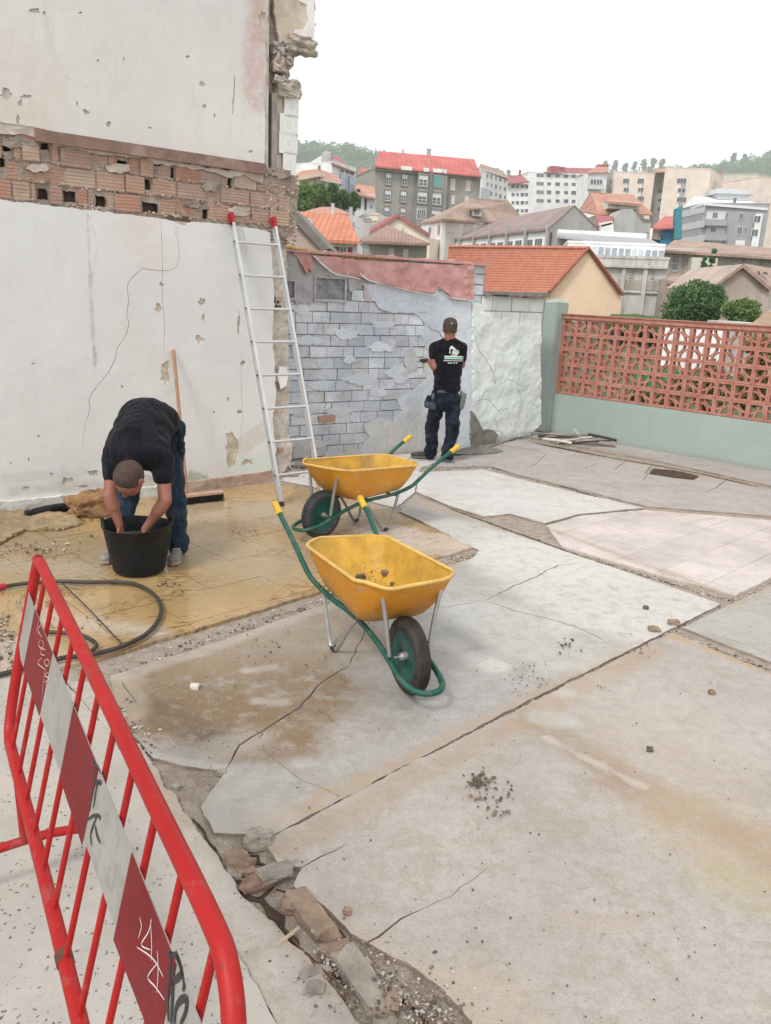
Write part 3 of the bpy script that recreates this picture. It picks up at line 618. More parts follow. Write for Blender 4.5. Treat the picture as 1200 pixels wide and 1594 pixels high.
cr_low = [cl([(275, 352), (273, 362), (278, 380), (279, 400), (275, 417), (262, 421), (240, 421), (222, 418), (207, 430), (198, 445), (200, 470), (197, 490), (201, 505), (195, 525), (183, 540), (180, 558), (170, 580), (158, 592), (145, 610), (138, 622), (141, 636), (134, 655), (130, 675), (128, 695)], .006, 1),
          cl([(250, 343), (252, 380), (253, 420), (252, 455), (256, 500), (256, 540), (255, 562)], .0045, 2),
          cl([(376, 350), (383, 385), (380, 410)], .003, 3), cl([(374, 480), (370, 520)], .003, 4), cl([(375, 560), (377, 650), (374, 690)], .003, 5)]
setp(sheet('lower_plaster', jag(PW(FL, lowo), .05, .012, seed=3), [chip(*c) for c in chips_low if c[4] not in (15, 16, 17, 21, 23, 24, 28)] + cr_low, wall3(FL), .035, [m_pl_low]))
upo = [(-900, 55), (-300, 150), (0, 190), (50, 197), (58, 199), (200, 228), (320, 249), (411, 262), (413, 200), (412, 150), (415, 100), (413, 60), (417, 20), (416, -60), (416, -900), (-900, -900)]
chips_up = [(53, 17, 12, 4, 1), (10, 148, 13, 10, 2), (40, 150, 9, 4, 3), (32, 160, 4, 7, 4), (134, 175, 6, 6, 5), (168, 193, 6, 4, 6), (98, 167, 2, 5, 7), (125, 20, 3, 2, 8), (315, 131, 6, 5, 9), (318, 165, 4, 4, 10), (334, 180, 2, 4, 11), (146, 47, 2.5, 2, 12), (152, 94, 3, 2, 13), (292, 88, 3, 2.5, 14), (5, 75, 7, 2, 15), (69, 20, 3, 5, 16), (360, 3, 2, 2, 17), (390, 236, 4, 3, 18), (233, 199, 3, 2, 19), (217, 178, 2, 2, 20), (120, 162, 2, 6, 21), (205, 3, 5, 1.5, 22), (28, 185, 3, 9, 23), (408, 28, 5, 20, 24), (193, 93, 2, 5, 25)]
setp(sheet('upper_plaster', jag(PW(FL, upo), .05, .010, seed=5), [chip(*c) for c in chips_up if c[4] not in (7, 12, 15, 17, 20, 22)] + [cl([(366, 118), (364, 150), (362, 178)], .02, 6)], wall3(FL), .035, [m_pl_up]))
m_tan = mat('tan_render_under', (.56, .49, .40), .95, .25, 10, (.35, .28, .2), .5, .8, 40, .01)
o_u = MB(); o_u.fbox(FL, -7, .0, 0.01, 2.54, -.030, -.011); setp(o_u.build('under_render', m_tan))
o_u = MB(); o_u.fbox(FL, -7, .0, 3.1, 8.9, -.030, -.011); setp(o_u.build('under_render', mat('grey_render_under', (.54, .50, .45), .95, .25, 10, None, 0, .8, 40, .01)))
beam = MB(); bu0, bz0 = FL.uv(54, 205); bu1, bz1 = FL.uv(412, 268)
beam.fbox(FL, bu0, bu1, 3.045, 3.125, -.03, .035); beam.fbox(FL, bu0, bu1, 3.122, 3.14, -.03, .02)
m_beam = mat('brown_painted_beam', (.25, .155, .125), .7, .2, 4, (.42, .34, .30), .6, .35, 30, .004, dscale=3); setp(beam.build('beam', m_beam))
m_mort = mat('lime_mortar', (.55, .485, .42), .95, .2, 9, (.34, .25, .19), .6, .9, 45, .012)
rough_sheet('mortar_bed', FL, [(-900, 90), (0, 196), (52, 204), (60, 212), (200, 238), (330, 262), (410, 270), (409, 285), (395, 280), (380, 272), (360, 276), (330, 268), (300, 262), (270, 258), (240, 255), (225, 245), (200, 246), (180, 240), (150, 238), (120, 232), (85, 228), (80, 222), (50, 214), (20, 210), (0, 208), (-900, 100)], .0, .05, m_mort, amp=.012, jamp=.02)
# bricks of the band: horizontally scored hollow bricks
def brick_mesh(name, ridges=4):
    m = MB(); zs = []; n = ridges*3
    prof = [(-.5, 0)]
    for i in range(ridges):
        a = -.5 + (i+.12)/ridges; b = -.5 + (i+.88)/ridges; prof += [(a, 0.0), (a+.02, .035), (b-.02, .035), (b, 0)]
    prof += [(.5, 0)]
    V = []; F = []
    for z, d in prof: V += [(-.5, -.5-d, z), (.5, -.5-d, z)]
    k = len(prof)
    for i in range(k-1): F.append((2*i, 2*i+1, 2*i+3, 2*i+2))
    b = len(V); V += [(-.5, .5, -.5), (.5, .5, -.5), (.5, .5, .5), (-.5, .5, .5)]
    F += [(0, b, b+1, 1), (2*k-2, 2*k-1, b+2, b+3), (b, b+3, b+2, b+1)] + [(0,) + tuple(2*i for i in range(1, k)) + (b+3, b)] + [tuple(2*i+1 for i in range(k-1, -1, -1)) + (b+1, b+2)]
    me = mesh_np(name, V, F); return me
def brick_mat(name, cols, wash=None):
    t = NT(name)
    sx = t.n('ShaderNodeSeparateXYZ'); t.l(t.pos, sx.inputs[0])
    zz = t.n('ShaderNodeCombineXYZ'); t.l(t.math('MULTIPLY', sx.outputs[0], 2.5), zz.inputs[0]); t.l(t.math('MULTIPLY', sx.outputs[1], 2.5), zz.inputs[1]); t.l(t.math('MULTIPLY', sx.outputs[2], 60), zz.inputs[2])
    st = t.noise(1.0, 3, .6, zz.outputs[0])
    r = t.rnd(); cr = t.n('ShaderNodeValToRGB'); t.l(r, cr.inputs[0]); el = cr.color_ramp.elements
    el[0].color = (*cols[0], 1); el[1].color = (*cols[-1], 1)
    for i, cc in enumerate(cols[1:-1]): e = el.new((i+1)/(len(cols)-1)); e.color = (*cc, 1)
    c = cr.outputs[0]
    c = t.mix(t.math('MULTIPLY', t.ramp(st, .45, .65), .3), c, (.25, .13, .08))
    c = t.mix(t.math('MULTIPLY', t.ramp(t.noise(7, 6, .7), .5, .7), .6), c, (.52, .42, .34))
    c = t.mix(t.math('MULTIPLY', t.ramp(t.noise(22, 5, .7), .6, .72), .5), c, (.20, .13, .10))
    if wash:
        wc, wk = wash; c = t.mix(t.math('MULTIPLY', t.ramp(t.noise(5, 6, .7), .3, .5), wk), c, wc)
    b = t.bump(st, .3, .006); t.bump(t.noise(50, 4, .7), .4, .005, b)
    t.fin(c, .92); return t.m
m_brick = brick_mat('hollow_brick', [(.40, .205, .145), (.46, .32, .24), (.37, .245, .195), (.47, .37, .29), (.43, .235, .165), (.40, .29, .24)])
bme = brick_mesh('brick', 5); bme.materials.append(m_brick)
def put_brick(me, fr, u, z, w, h, off, depth=.1, root=None, name='brick', tilt=.0):
    o = bpy.data.objects.new(name, me); COL.objects.link(o)
    p = fr.p(u, z, off - depth/2)
    o.scale = (w, depth, h); o.rotation_euler = (0, tilt, math.radians(fr.ang)); o.parent = root; o.location = p - root.location
    return o
rows = [2.655, 2.81, 2.962, 3.075]
HOLES = [FL.uv(x, y) + (w,) for x, y, w in ((70, 224, .09), (94, 243, .12), (136, 231, .10), (192, 258, .11), (200, 243, .09), (246, 250, .07), (68, 302, .11), (110, 306, .13), (158, 313, .12), (236, 323, .19), (321, 333, .07), (360, 285, .06), (409, 335, .14), (232, 287, .07), (307, 263, .06), (12, 226, .08), (5, 250, .05), (385, 268, .07), (270, 268, .05), (350, 305, .05))]
HOLES = [h_ for k_, h_ in enumerate(HOLES) if k_ not in (1, 4, 12, 14, 17, 19)]
for ri, zc in enumerate(rows + [2.54]):
    u = -3.2 + (.13, 0, .09, .05, .0)[ri]
    while u < .34:
        w = random.choice([.25, .27, .23, .29, .14, .26, .20, .31]); h = .138 if ri < 3 else .095
        if ri == 4: h = .085
        if ri == 4 and u < -.02: u += w; continue
        if ri == 3 and (u > -.25 or random.random() < .25): u += w + .012; continue
        if u + w > .36 - .05*ri*(ri < 4) + random.uniform(-.05, .03): break
        segs = [(u, u+w)]
        for hu, hz_, hw in HOLES:
            if abs(hz_-zc) < .085:
                ns = []
                for a_, b_ in segs:
                    if hu+hw/2 < a_ or hu-hw/2 > b_: ns.append((a_, b_))
                    else:
                        if hu-hw/2 - a_ > .035: ns.append((a_, hu-hw/2))
                        if b_ - (hu+hw/2) > .035: ns.append((hu+hw/2, b_))
                segs = ns
        for a_, b_ in segs:
            put_brick(bme, FL, (a_+b_)/2, zc + random.uniform(-.005, .005), b_-a_-random.uniform(.008, .02), h*random.uniform(.94, 1.04), -.014 + random.uniform(-.014, .006), .08, wall_root, tilt=random.uniform(-.03, .03))
        u += w + .004
hp_ = []
for hu, hz_, hw in HOLES:
    hp_.append([(hu + a*hw*.40 + .012*noise.noise(Vector((i_*1.7, hu*9, 0))), hz_ + b*.045 + .014*noise.noise(Vector((i_*1.7, hu*9, 3)))) for i_, (a, b) in enumerate(((-1, -1), (-.3, -1), (.4, -.95), (1, -1), (1.02, 0), (1, .9), (.3, 1), (-.4, .9), (-1, 1), (-.95, 0)))])
setp(sheet('joint_mortar', [(-3.4, 2.45), (.02, 2.45), (.30, 2.50), (.34, 2.62), (.36, 3.0), (.30, 3.12), (-3.4, 3.12)], hp_, wall3(FL, -.026), .04, [mat('joint_mortar', (.34, .28, .235), .95, .25, 12, (.2, .15, .12), .6, .9, 45, .012)], None, grid=.04, disp=lambda u, v: .010*noise.noise(Vector((u*13, v*13, 0)))))
for i, (x, y, rx, ry) in enumerate(((30, 222, 28, 9), (110, 250, 22, 8), (185, 262, 18, 10), (262, 270, 16, 8), (330, 290, 14, 9), (395, 300, 14, 12), (60, 262, 16, 6), (215, 300, 14, 6), (300, 318, 12, 6), (15, 290, 14, 5), (372, 330, 18, 6), (440, 300, 10, 14), (438, 270, 14, 7), (160, 288, 9, 7))[::2]):
    rough_sheet('mortar_smear', FL, [(x + rx*math.cos(k*math.tau/14)*(1+.7*noise.noise(Vector((k*.9, i*3.3, 0)))), y + ry*math.sin(k*math.tau/14)*(1+.7*noise.noise(Vector((k*.9, i*3.3, 4))))) for k in range(14)], -.004, .016, m_mort if i % 2 else m_masonry, amp=.010, jamp=.012, seed=40+i)
# extra irregular mortar on the joints
items = []
for _ in range(700):
    u = random.uniform(-2.6, .3); z = random.choice([2.735, 2.893, 3.05, 2.58]) + random.gauss(0, .008); p = FL.p(u, z, -.022); items.append((p.x, p.y, p.z, random.uniform(.006, .02)))
for _ in range(260):
    u = random.uniform(-.02, .36); z = random.uniform(2.4, 3.1); p = FL.p(u, z, -.03); items.append((p.x, p.y, p.z, random.uniform(.008, .025)))
so = stones('loose_mortar', items, [m_mort, m_masonry, mat('mortar_brown', (.36, .27, .20), .95, .3, 20)]); setp(so)
# the broken hole under the band
bk = MB(); bk.fbox(FL, *sorted((FL.uv(262, 360)[0], FL.uv(298, 360)[0])), 2.47, 2.59, -.03, -.015); setp(bk.build('mortar_patch', m_darkgap))
put_brick(bme, FL, FL.uv(281, 345)[0], 2.50, .10, .05, -.004, .05, wall_root)

# ---- the torn stub of the rear wall, rising beside the party wall
m_stub = mat('torn_masonry', (.47, .405, .345), .95, .25, 7, (.25, .20, .17), .6, .9, 30, .02)
m_stub2 = mat('beige_render', (.60, .52, .44), .92, .15, 4, (.45, .36, .29), .5, .5, 30, .01)
m_whitep = mat('white_paint_patch', (.80, .79, .77), .85, .06, 4, (.6, .55, .5), .4, .3, 30, .006)
rough_sheet('masonry_stub', FL, [(409, -700), (489, -700), (490, 0), (487, 50), (489, 72), (474, 84), (458, 86), (456, 104), (449, 118), (447, 132), (455, 142), (462, 150), (463, 210), (460, 276), (462, 300), (455, 318), (449, 330), (452, 350), (449, 372), (446, 384), (428, 384), (424, 360), (412, 356), (409, 300)], -.10, .28, m_stub, amp=.03, jamp=.035, fs=7)
rough_sheet('beige_render_face', FL, [(425, -700), (488, -700), (484, 0), (478, 30), (476, 45), (468, 48), (472, 56), (482, 62), (470, 66), (450, 60), (434, 66), (430, 40), (426, 20)], -.05, .04, m_stub2, amp=.008, jamp=.02, seed=4)
rough_sheet('white_paint_patch', FL, [(467, -700), (489, -700), (490, 20), (489, 62), (481, 60), (470, 56), (458, 52), (461, 46), (474, 46), (480, 30), (478, 8), (467, 2)], -.038, .02, m_whitep, amp=.004, jamp=.012, seed=5)
for i, (x0, y0, x1, y1, n) in enumerate([(424, 70, 440, 84, 0), (426, 85, 439, 98, 0), (424, 99, 442, 112, 0), (440, 68, 456, 80, 0), (440, 84, 452, 100, 0), (446, 66, 488, 78, 0), (425, 122, 447, 130, 0), (456, 62, 480, 72, 0), (428, 128, 462, 150, 0)]):
    u0, z0 = FL.uv(x0, y1, -.05); u1, z1 = FL.uv(x1, y0, -.05)
    bm = bmesh.new(); bmesh.ops.create_cube(bm, size=1); bmesh.ops.subdivide_edges(bm, edges=bm.edges, cuts=9, use_grid_fill=True)
    for v in bm.verts:
        v.co = v.co.lerp(v.co.normalized()*.62, .25); v.co *= 1 + .45*noise.noise(v.co*2.2 + Vector((i*3.1, 0, 0))) + .2*noise.noise(v.co*6 + Vector((i*3.1, 0, 0)))
    me = bpy.data.meshes.new('stone'); bm.to_mesh(me); bm.free()
    o = link('stone', me, m_stub if i % 3 else mat('grey_stone', (.36, .33, .30), .95, .25, 14, None, 0, .8, 40, .01)); p = FL.p((u0+u1)/2, (z0+z1)/2, -.06)
    o.scale = (abs(u1-u0), .14, abs(z1-z0)); o.rotation_euler = (0, 0, math.radians(39)); o.parent = wall_root; o.location = p - wall_root.location
# grey pilaster strip, bare render and the patterned tiles
pil = MB(); a = FL.uv(423, 262, -.02); b = FL.uv(430, 135, -.02); pil.fbox(FL, a[0], FL.uv(431, 200, -.02)[0], 3.1, 3.78, -.2, -.02); setp(pil.build('pilaster', mat('pilaster_grey', (.33, .295, .265), .9, .2, 5, (.2, .17, .15), .5, .6, 40, .01)))
rough_sheet('bare_render', FL, [(430, 134), (445, 138), (462, 146), (463, 160), (458, 262), (445, 270), (430, 264)], -.055, .05, m_stub2, amp=.006, jamp=.01, seed=6)
def tile_pat():
    t = NT('patterned_wall_tile'); tc = t.objpos(); s = t.n('ShaderNodeSeparateXYZ'); t.l(tc, s.inputs[0])
    fx = t.math('PINGPONG', t.math('MULTIPLY', s.outputs[0], 1/.2), .5); fz = t.math('PINGPONG', t.math('MULTIPLY', s.outputs[2], 1/.2), .5)
    d1 = t.math('ADD', t.math('POWER', fx, 2), t.math('POWER', fz, 2)); d1 = t.math('SQRT', d1)
    ring = t.ramp(t.math('ABSOLUTE', t.math('SUBTRACT', d1, .38)), .02, .06, 1, 0)
    dia = t.ramp(t.math('ADD', t.math('SUBTRACT', .5, fx), t.math('SUBTRACT', .5, fz)), .10, .14, 1, 0)
    dot = t.ramp(d1, .16, .2, 1, 0)
    m = t.math('MAXIMUM', t.math('MAXIMUM', ring, dia), dot)
    c = t.mix(t.math('MULTIPLY', m, .45), (.74, .74, .72), (.62, .61, .56)); c = t.mix(t.math('MULTIPLY', t.ramp(t.noise(8, 5, .7), .55, .7), .3), c, (.62, .57, .52))
    t.fin(c, .35); return t.m
m_wt = tile_pat()
for (x0, x1, y0, y1) in [(442, 465, 152, 181), (435, 464, 181, 209), (434, 463, 209, 238), (440, 461, 239, 271)]:
    u0, z0 = FL.uv(x0, y1, -.03); u1, z1 = FL.uv(x1, y0, -.03)
    mb = MB(); mb.box((0, 0, 0), (u1-u0-.004, .012, z1-z0-.003)); o = mb.build('wall_tile', m_wt); p = FL.p((u0+u1)/2, (z0+z1)/2, -.03); o.rotation_euler = (0, 0, math.radians(39)); o.parent = wall_root; o.location = p - wall_root.location
# rough strip between plaster and the blue wall, with black blocks for the shade inside brick cores
rough_sheet('broken_wall_end', FL, [(418, 352), (444, 350), (447, 420), (443, 470), (448, 520), (452, 600), (448, 650), (455, 700), (452, 722), (430, 748), (416, 750), (414, 500)], -.05, .35, mat('broken_end', (.56, .50, .44), .95, .2, 8, (.33, .24, .18), .6, .9, 35, .02), amp=.022, fs=8, jamp=.02, seed=7)
for x, y, w in ((433, 466, .07), (432, 480, .06), (438, 604, .05), (430, 590, .07), (436, 700, .06), (428, 640, .05)):
    u, z = FL.uv(x, y, -.03); put_brick(bme, FL, u, z, w, w*.8, -.01, .08, wall_root, tilt=random.uniform(-.1, .1))
hl = MB()
for x, y in ((433, 470), (431, 477), (436, 477), (441, 596)):
    u, z = FL.uv(x, y, .0); hl.box(FL.p(u, z, -.003), (.018, .012, .022), Matrix.Rotation(math.radians(39), 3, 'Z'))
setp(hl.build('core_shade', mat('hole_black', (.02, .015, .012), 1, .1)))  # solid black blocks take the place of shade in the hollows
wf = rough_sheet('render_flake', FL, [(436, 570), (446, 572), (449, 584), (446, 600), (438, 606), (434, 590)], .012, .02, m_whitep, amp=.004, jamp=.006, seed=9)
sk = rough_sheet('brick_footing', FL, [(285, 752), (330, 746), (430, 732), (440, 745), (428, 752), (340, 762), (285, 766)], .03, .06, mat('footing_red', (.42, .29, .22), .95, .25, 10, (.5, .45, .38), .6, .8, 40, .01), amp=.01, jamp=.01, seed=10)
sk = rough_sheet('plaster_footing', FL, [(-300, 812), (0, 782), (60, 776), (140, 768), (240, 758), (285, 752), (285, 768), (200, 780), (0, 800), (-300, 830)], .03, .05, mat('footing_white', (.62, .60, .55), .95, .15, 8, (.35, .32, .25), .7, .8, 40, .01, dscale=5), amp=.012, jamp=.012, seed=11)

# ================================================================ BLUE REAR WALL
FB = Frame(gnd(450, 715), 33)
UB = FB.uv(735, 696)[0]
def blue_mat(name, cols, kpaint, c1=(.38, .40, .42), c2=(.52, .53, .54)):
    t = NT(name)
    wash = t.mix(t.ramp(t.noise(1.3, 6, .65), .35, .62), (.45, .49, .56), (.66, .69, .72))
    wash = t.mix(t.math('MULTIPLY', t.ramp(t.noise(4, 6, .7), .5, .7), .5), wash, (.62, .62, .60))
    r = t.ramp(t.rnd(), 0, 1, .86, 1.1, False); cc = t.n('ShaderNodeCombineColor'); [t.l(r, cc.inputs[i]) for i in range(3)]
    wash = t.mix(1.0, wash, cc.outputs[0], 'MULTIPLY')
    sx = t.n('ShaderNodeSeparateXYZ'); t.l(t.pos, sx.inputs[0])
    low = t.ramp(t.math('ADD', sx.outputs[2], t.math('MULTIPLY', t.noise(2.5, 5, .6), .9)), .35, .95, 1, 0)
    wash = t.mix(t.math('MULTIPLY', low, .75), wash, (.46, .42, .37))
    mp = t.n('ShaderNodeMapping'); t.l(t.pos, mp.inputs[0]); mp.inputs['Scale'].default_value = (4, 4, 60)
    st = t.noise(1, 3, .6, mp.outputs[0])
    k = t.math('MULTIPLY', t.ramp(t.noise(6, 6, .72), .27, .38), kpaint)
    bare = t.mix(t.ramp(t.rnd(), 0, 1), (.44, .29, .22), (.47, .36, .29))
    c = t.mix(k, bare, wash)
    c = t.mix(t.math('MULTIPLY', t.ramp(st, .55, .7), .18), c, (.30, .28, .27))
    c = t.mix(t.math('MULTIPLY', t.ramp(t.noise(3.2, 8, .78), .5, .6), .5), c, (.47, .44, .38))
    c = t.mix(t.math('MULTIPLY', t.ramp(t.noise(40, 4, .7), .60, .68), .7), c, (.17, .16, .16)); c = t.mix(t.math('MULTIPLY', t.ramp(t.noise(13, 7, .8), .58, .64), .45), c, (.22, .22, .24))
    b = t.bump(st, .25, .006); t.bump(t.noise(24, 5, .7), .5, .008, b); t.fin(c, .9); return t.m
m_blue = blue_mat('blue_washed_block', None, 1.0)
m_blue_pl = wall_mat('blue_washed_render', (.59, .625, .66), [sp(FB, (560, 470), (660, 500), .2, .25, .6, (.40, .44, .52)), sp(FB, (480, 690), (650, 690), .25, .3, .7, (.47, .44, .39)), sp(FB, (560, 640), (570, 690), .15, .2, .5, (.55, .56, .57)),
    sp(FB, (700, 440), (700, 480), .2, .2, .5, (.55, .59, .60)), sp(FB, (625, 520), (650, 560), .1, .15, .7, (.55, .50, .42)), sp(FB, (640, 540), (645, 660), .03, .15, .5, (.42, .45, .50)), sp(FB, (565, 455), (570, 470), .05, .06, .6, (.45, .28, .22))], dirt=(.30, .30, .32), dirt_amt=.45, var=.1, grime=.5, bump=.5)
blue_root = empty('rear_wall', FB.p(0, 0), 0, 'blue grey washed brick wall with two small vents behind the worker in black', 'wall')
WR_cur = blue_root
core = MB(); core.fbox(FB, -.35, UB+.02, -.04, 2.38, -.25, -.030); setp(core.build('masonry_core', mat('blue_joint', (.29, .29, .31), .98, .3, 9, None, 0, .9, 40, .02)))
bb = brick_mesh('brick', 6); bb.materials.append(m_blue)
vents = [tuple(FB.uv(491, 465)) + tuple(FB.uv(537, 435)), tuple(FB.uv(446, 463)) + tuple(FB.uv(458, 438))]
zr = .0; ri = 0
while zr < 2.33:
    h = .1305; u = -.32 - (.12 if ri % 2 else 0)
    while u < UB - .03:
        w = random.choice([.225, .24, .22, .25, .15, .21, .235]); w = min(w, UB - u)
        cu, cz = u + w/2, zr + h/2
        skip = any(v[0]-.10 < cu < v[2]+.10 and v[1]-.06 < cz < v[3]+.06 for v in vents)
        if not skip: put_brick(bb, FB, cu, cz, w-random.uniform(.006, .012), h-random.uniform(.004, .012), -.018 + random.uniform(-.010, .008), .06, blue_root, tilt=random.uniform(-.012, .012))
        u += w
    zr += h + .004; ri += 1
items = []
for _ in range(1500):
    u = random.uniform(-.1, UB-.2); z = round(random.uniform(0, 2.3)/.1345)*.1345 + random.gauss(0, .004); p = FB.p(u, z, -.026); items.append((p.x, p.y, p.z, random.uniform(.004, .012)))
for _ in range(500):
    u = random.uniform(-.1, UB-.2); z = random.uniform(0, 2.3); p = FB.p(u, z, -.024); items.append((p.x, p.y, p.z, random.uniform(.004, .010)))
setp(stones('loose_mortar', items, [m_blue, mat('blue_mortar', (.36, .37, .39), .95, .3, 20), mat('blue_mortar_dark', (.24, .24, .26), .95, .3, 20)]))
def rsB(name, px, base, thick, m, **k): return rough_sheet(name, FB, px, base, thick, m, **k)
hb = [ribbon(PW(FB, [(552, 496), (590, 492), (624, 487), (640, 488), (664, 486)]), .018, .05, .01, seed=2), ribbon(PW(FB, [(667, 505), (672, 513), (684, 517), (690, 528), (704, 536)]), .02, .04, .01, seed=3), ribbon(PW(FB, [(658, 520), (657, 545), (660, 575)]), .008, .04, .01, seed=4), ribbon(PW(FB, [(480, 498), (520, 494), (552, 496)]), .006, .05, .01, seed=4), ribbon(PW(FB, [(505, 655), (520, 672), (560, 674)]), .007, .05, .01, seed=5), ribbon(PW(FB, [(660, 600), (652, 640), (640, 655)]), .006, .05, .01, seed=6)]
rsB('render_patch', [(585, 470), (590, 458), (640, 462), (690, 460), (737, 466), (738, 700), (640, 712), (560, 716), (500, 720), (505, 706), (560, 700), (575, 680), (565, 662), (590, 650), (612, 655), (625, 640), (618, 622), (640, 612), (664, 590), (658, 565), (666, 545), (655, 525), (662, 505), (650, 490), (610, 486), (592, 482)], -.002, .02, m_blue_pl, amp=.006, fs=7, jamp=.02, holes=hb, seed=12)
rsB('render_patch', [(446, 392), (560, 404), (575, 440), (545, 455), (540, 432), (488, 430), (488, 470), (462, 475), (458, 466), (460, 436), (444, 436)], -.0, .02, mat('old_grey_render', (.40, .385, .38), .95, .18, 6, (.30, .27, .25), .5, .7, 40, .012), amp=.008, jamp=.02, seed=13)
rsB('render_patch', [(566, 440), (640, 445), (735, 462), (737, 480), (690, 466), (640, 470), (600, 466), (568, 470)], .0, .02, m_blue_pl, amp=.006, jamp=.02, seed=14)
rsB('corner_render', [(728, 462), (738, 462), (738, 700), (726, 700), (732, 600), (726, 540)], .004, .03, m_blue_pl, amp=.008, jamp=.015, seed=15)
sm = rsB('exposed_brick_scar', [(496, 648), (521, 646), (522, 656), (497, 658)], .004, .02, m_brick, amp=.004, jamp=.008, seed=16)
for i, (x, y, rx, ry) in enumerate(((480, 530, 22, 7), (540, 520, 16, 12), (600, 540, 24, 8), (500, 600, 18, 8), (560, 590, 26, 9), (470, 640, 16, 9), (620, 580, 16, 14), (530, 640, 20, 8), (470, 480, 14, 8), (600, 505, 20, 6), (640, 560, 10, 20), (480, 690, 22, 10), (545, 560, 12, 6), (590, 610, 14, 8))):
    rsB('render_patch', [(x + rx*math.cos(k*math.tau/16)*(1+.8*noise.noise(Vector((k*.8, i*3.3, 0)))), y + ry*math.sin(k*math.tau/16)*(1+.8*noise.noise(Vector((k*.8, i*3.3, 4))))) for k in range(16)], -.008, .012, m_blue_pl, amp=.008, jamp=.012, seed=90+i)
# vents
m_fr = mat('vent_frame', (.42, .42, .42), .8, .12, 8, None, 0, .3, 40); m_vg = mat('vent_board', (.13, .14, .14), .45, .25, 3, None, 0, .1, 20)
for i, v in enumerate(vents):
    u0, z0, u1, z1 = v; t_ = .022
    mb = MB(); mb.fbox(FB, u0-t_, u1+t_, z0-t_*1.4, z0, -.10, .012); mb.fbox(FB, u0-t_, u1+t_, z1, z1+t_, -.10, .008); mb.fbox(FB, u0-t_, u0, z0, z1, -.10, .008); mb.fbox(FB, u1, u1+t_, z0, z1, -.10, .008)
    fo = setp(mb.build('vent_opening', m_fr))
    mb = MB(); mb.fbox(FB, u0, u1, z0, z1, -.058, -.05); p = mb.build('vent_board', m_vg if i == 0 else mat('vent_dark', (.03, .03, .035), .8, .2)); p.parent = fo
# torn pink roofing felt over the top
m_felt = NT('pink_felt')
def _felt(t):
    n = t.noise(6, 6, .7); c = t.mix(t.ramp(n, .3, .7), (.44, .20, .175), (.57, .33, .30)); c = t.mix(t.math('MULTIPLY', t.ramp(t.noise(22, 5, .7), .55, .72), .5), c, (.34, .20, .18))
    c = t.mix(t.math('MULTIPLY', t.ramp(t.noise(2.2, 5, .7), .5, .7), .5), c, (.62, .42, .40)); t.bump(n, .6, .02); t.fin(c, .8); return t.m
m_felt = _felt(m_felt); m_feltw = mat('felt_underside', (.72, .69, .66), .8, .15, 8)
felt = [(484, 397), (520, 400), (560, 404), (620, 408), (680, 411), (737, 413), (738, 440), (736, 466), (713, 467), (702, 462), (691, 453), (682, 447), (677, 457), (655, 454), (625, 450), (600, 442), (578, 437), (561, 431), (548, 429), (526, 426), (508, 416), (492, 403)]
fold = lambda seed, a: (lambda u, v: a*(noise.noise(Vector((u*3.5, v*7, seed))) + .6*noise.noise(Vector((u*9, v*13, seed)))) + (.02 if abs((u*1.0+v*.3) % .9 - .45) < .02 else 0))
o = sheet('torn_felt', jag(PW(FB, felt, .03), .04, .012, seed=4), [], wall3(FB, .04), .02, [m_felt], None, grid=.03, disp=fold(3, .022), smooth=True); setp(o)
o = sheet('felt_cap', [(-.15, -.26), (UB+.02, -.26), (UB+.03, .05), (-.12, .05)], [], lambda u, v, off: FB.p(u, 2.425 + off - max(0, v)*.25, v), .02, [m_felt], None, grid=.04, disp=fold(6, .014), smooth=True); setp(o)
edge = MB(); edge.tube([FB.p(*FB.uv(x, y, .065), .065) for x, y in ((489, 399), (508, 417), (526, 428), (548, 431), (561, 435))], [.009, .012, .01, .007, .005], 6, smooth=4, )
edge.tube([FB.p(*FB.uv(x, y, .065), .065) for x, y in ((560, 424), (566, 431), (578, 438), (600, 443))], [.004, .011, .008, .003], 6, smooth=4)
edge.tube([FB.p(*FB.uv(x, y, .06), .06) for x, y in ((600, 444), (655, 456), (678, 459), (683, 449), (700, 463), (736, 468))], [.003, .004, .005, .003, .005, .004], 6, smooth=4)
setp(edge.build('felt_edge', m_feltw, smooth=True))
strip = [(458, 389), (482, 394), (487, 404), (488, 416), (484, 424), (479, 417), (476, 428), (470, 412), (462, 400), (455, 394)]
o = sheet('torn_felt', jag(PW(FB, strip, .03), .03, .01, seed=6), [], wall3(FB, .035), .015, [m_felt], None, grid=.025, disp=fold(8, .03), smooth=True); setp(o)
foam = MB()
P = [FB.p(*FB.uv(x, y, .0), .0) for x, y in ((443, 384), (460, 388), (480, 391), (500, 394), (530, 398), (560, 401), (600, 404), (645, 406))]
foam.tube(P, [.022, .026, .022, .026, .022, .02, .015, .006], 9, smooth=10)
fo = foam.build('foam_bead', mat('yellow_foam', (.60, .40, .17), .9, .25, 14, (.45, .25, .10), .6, .9, 45, .02), smooth=True)
for v in fo.data.vertices: v.co += Vector((0, 0, 1))*.012*noise.noise(v.co*22) + FB.n*.016*noise.noise(v.co*26+Vector((5, 0, 0)))
setp(fo)

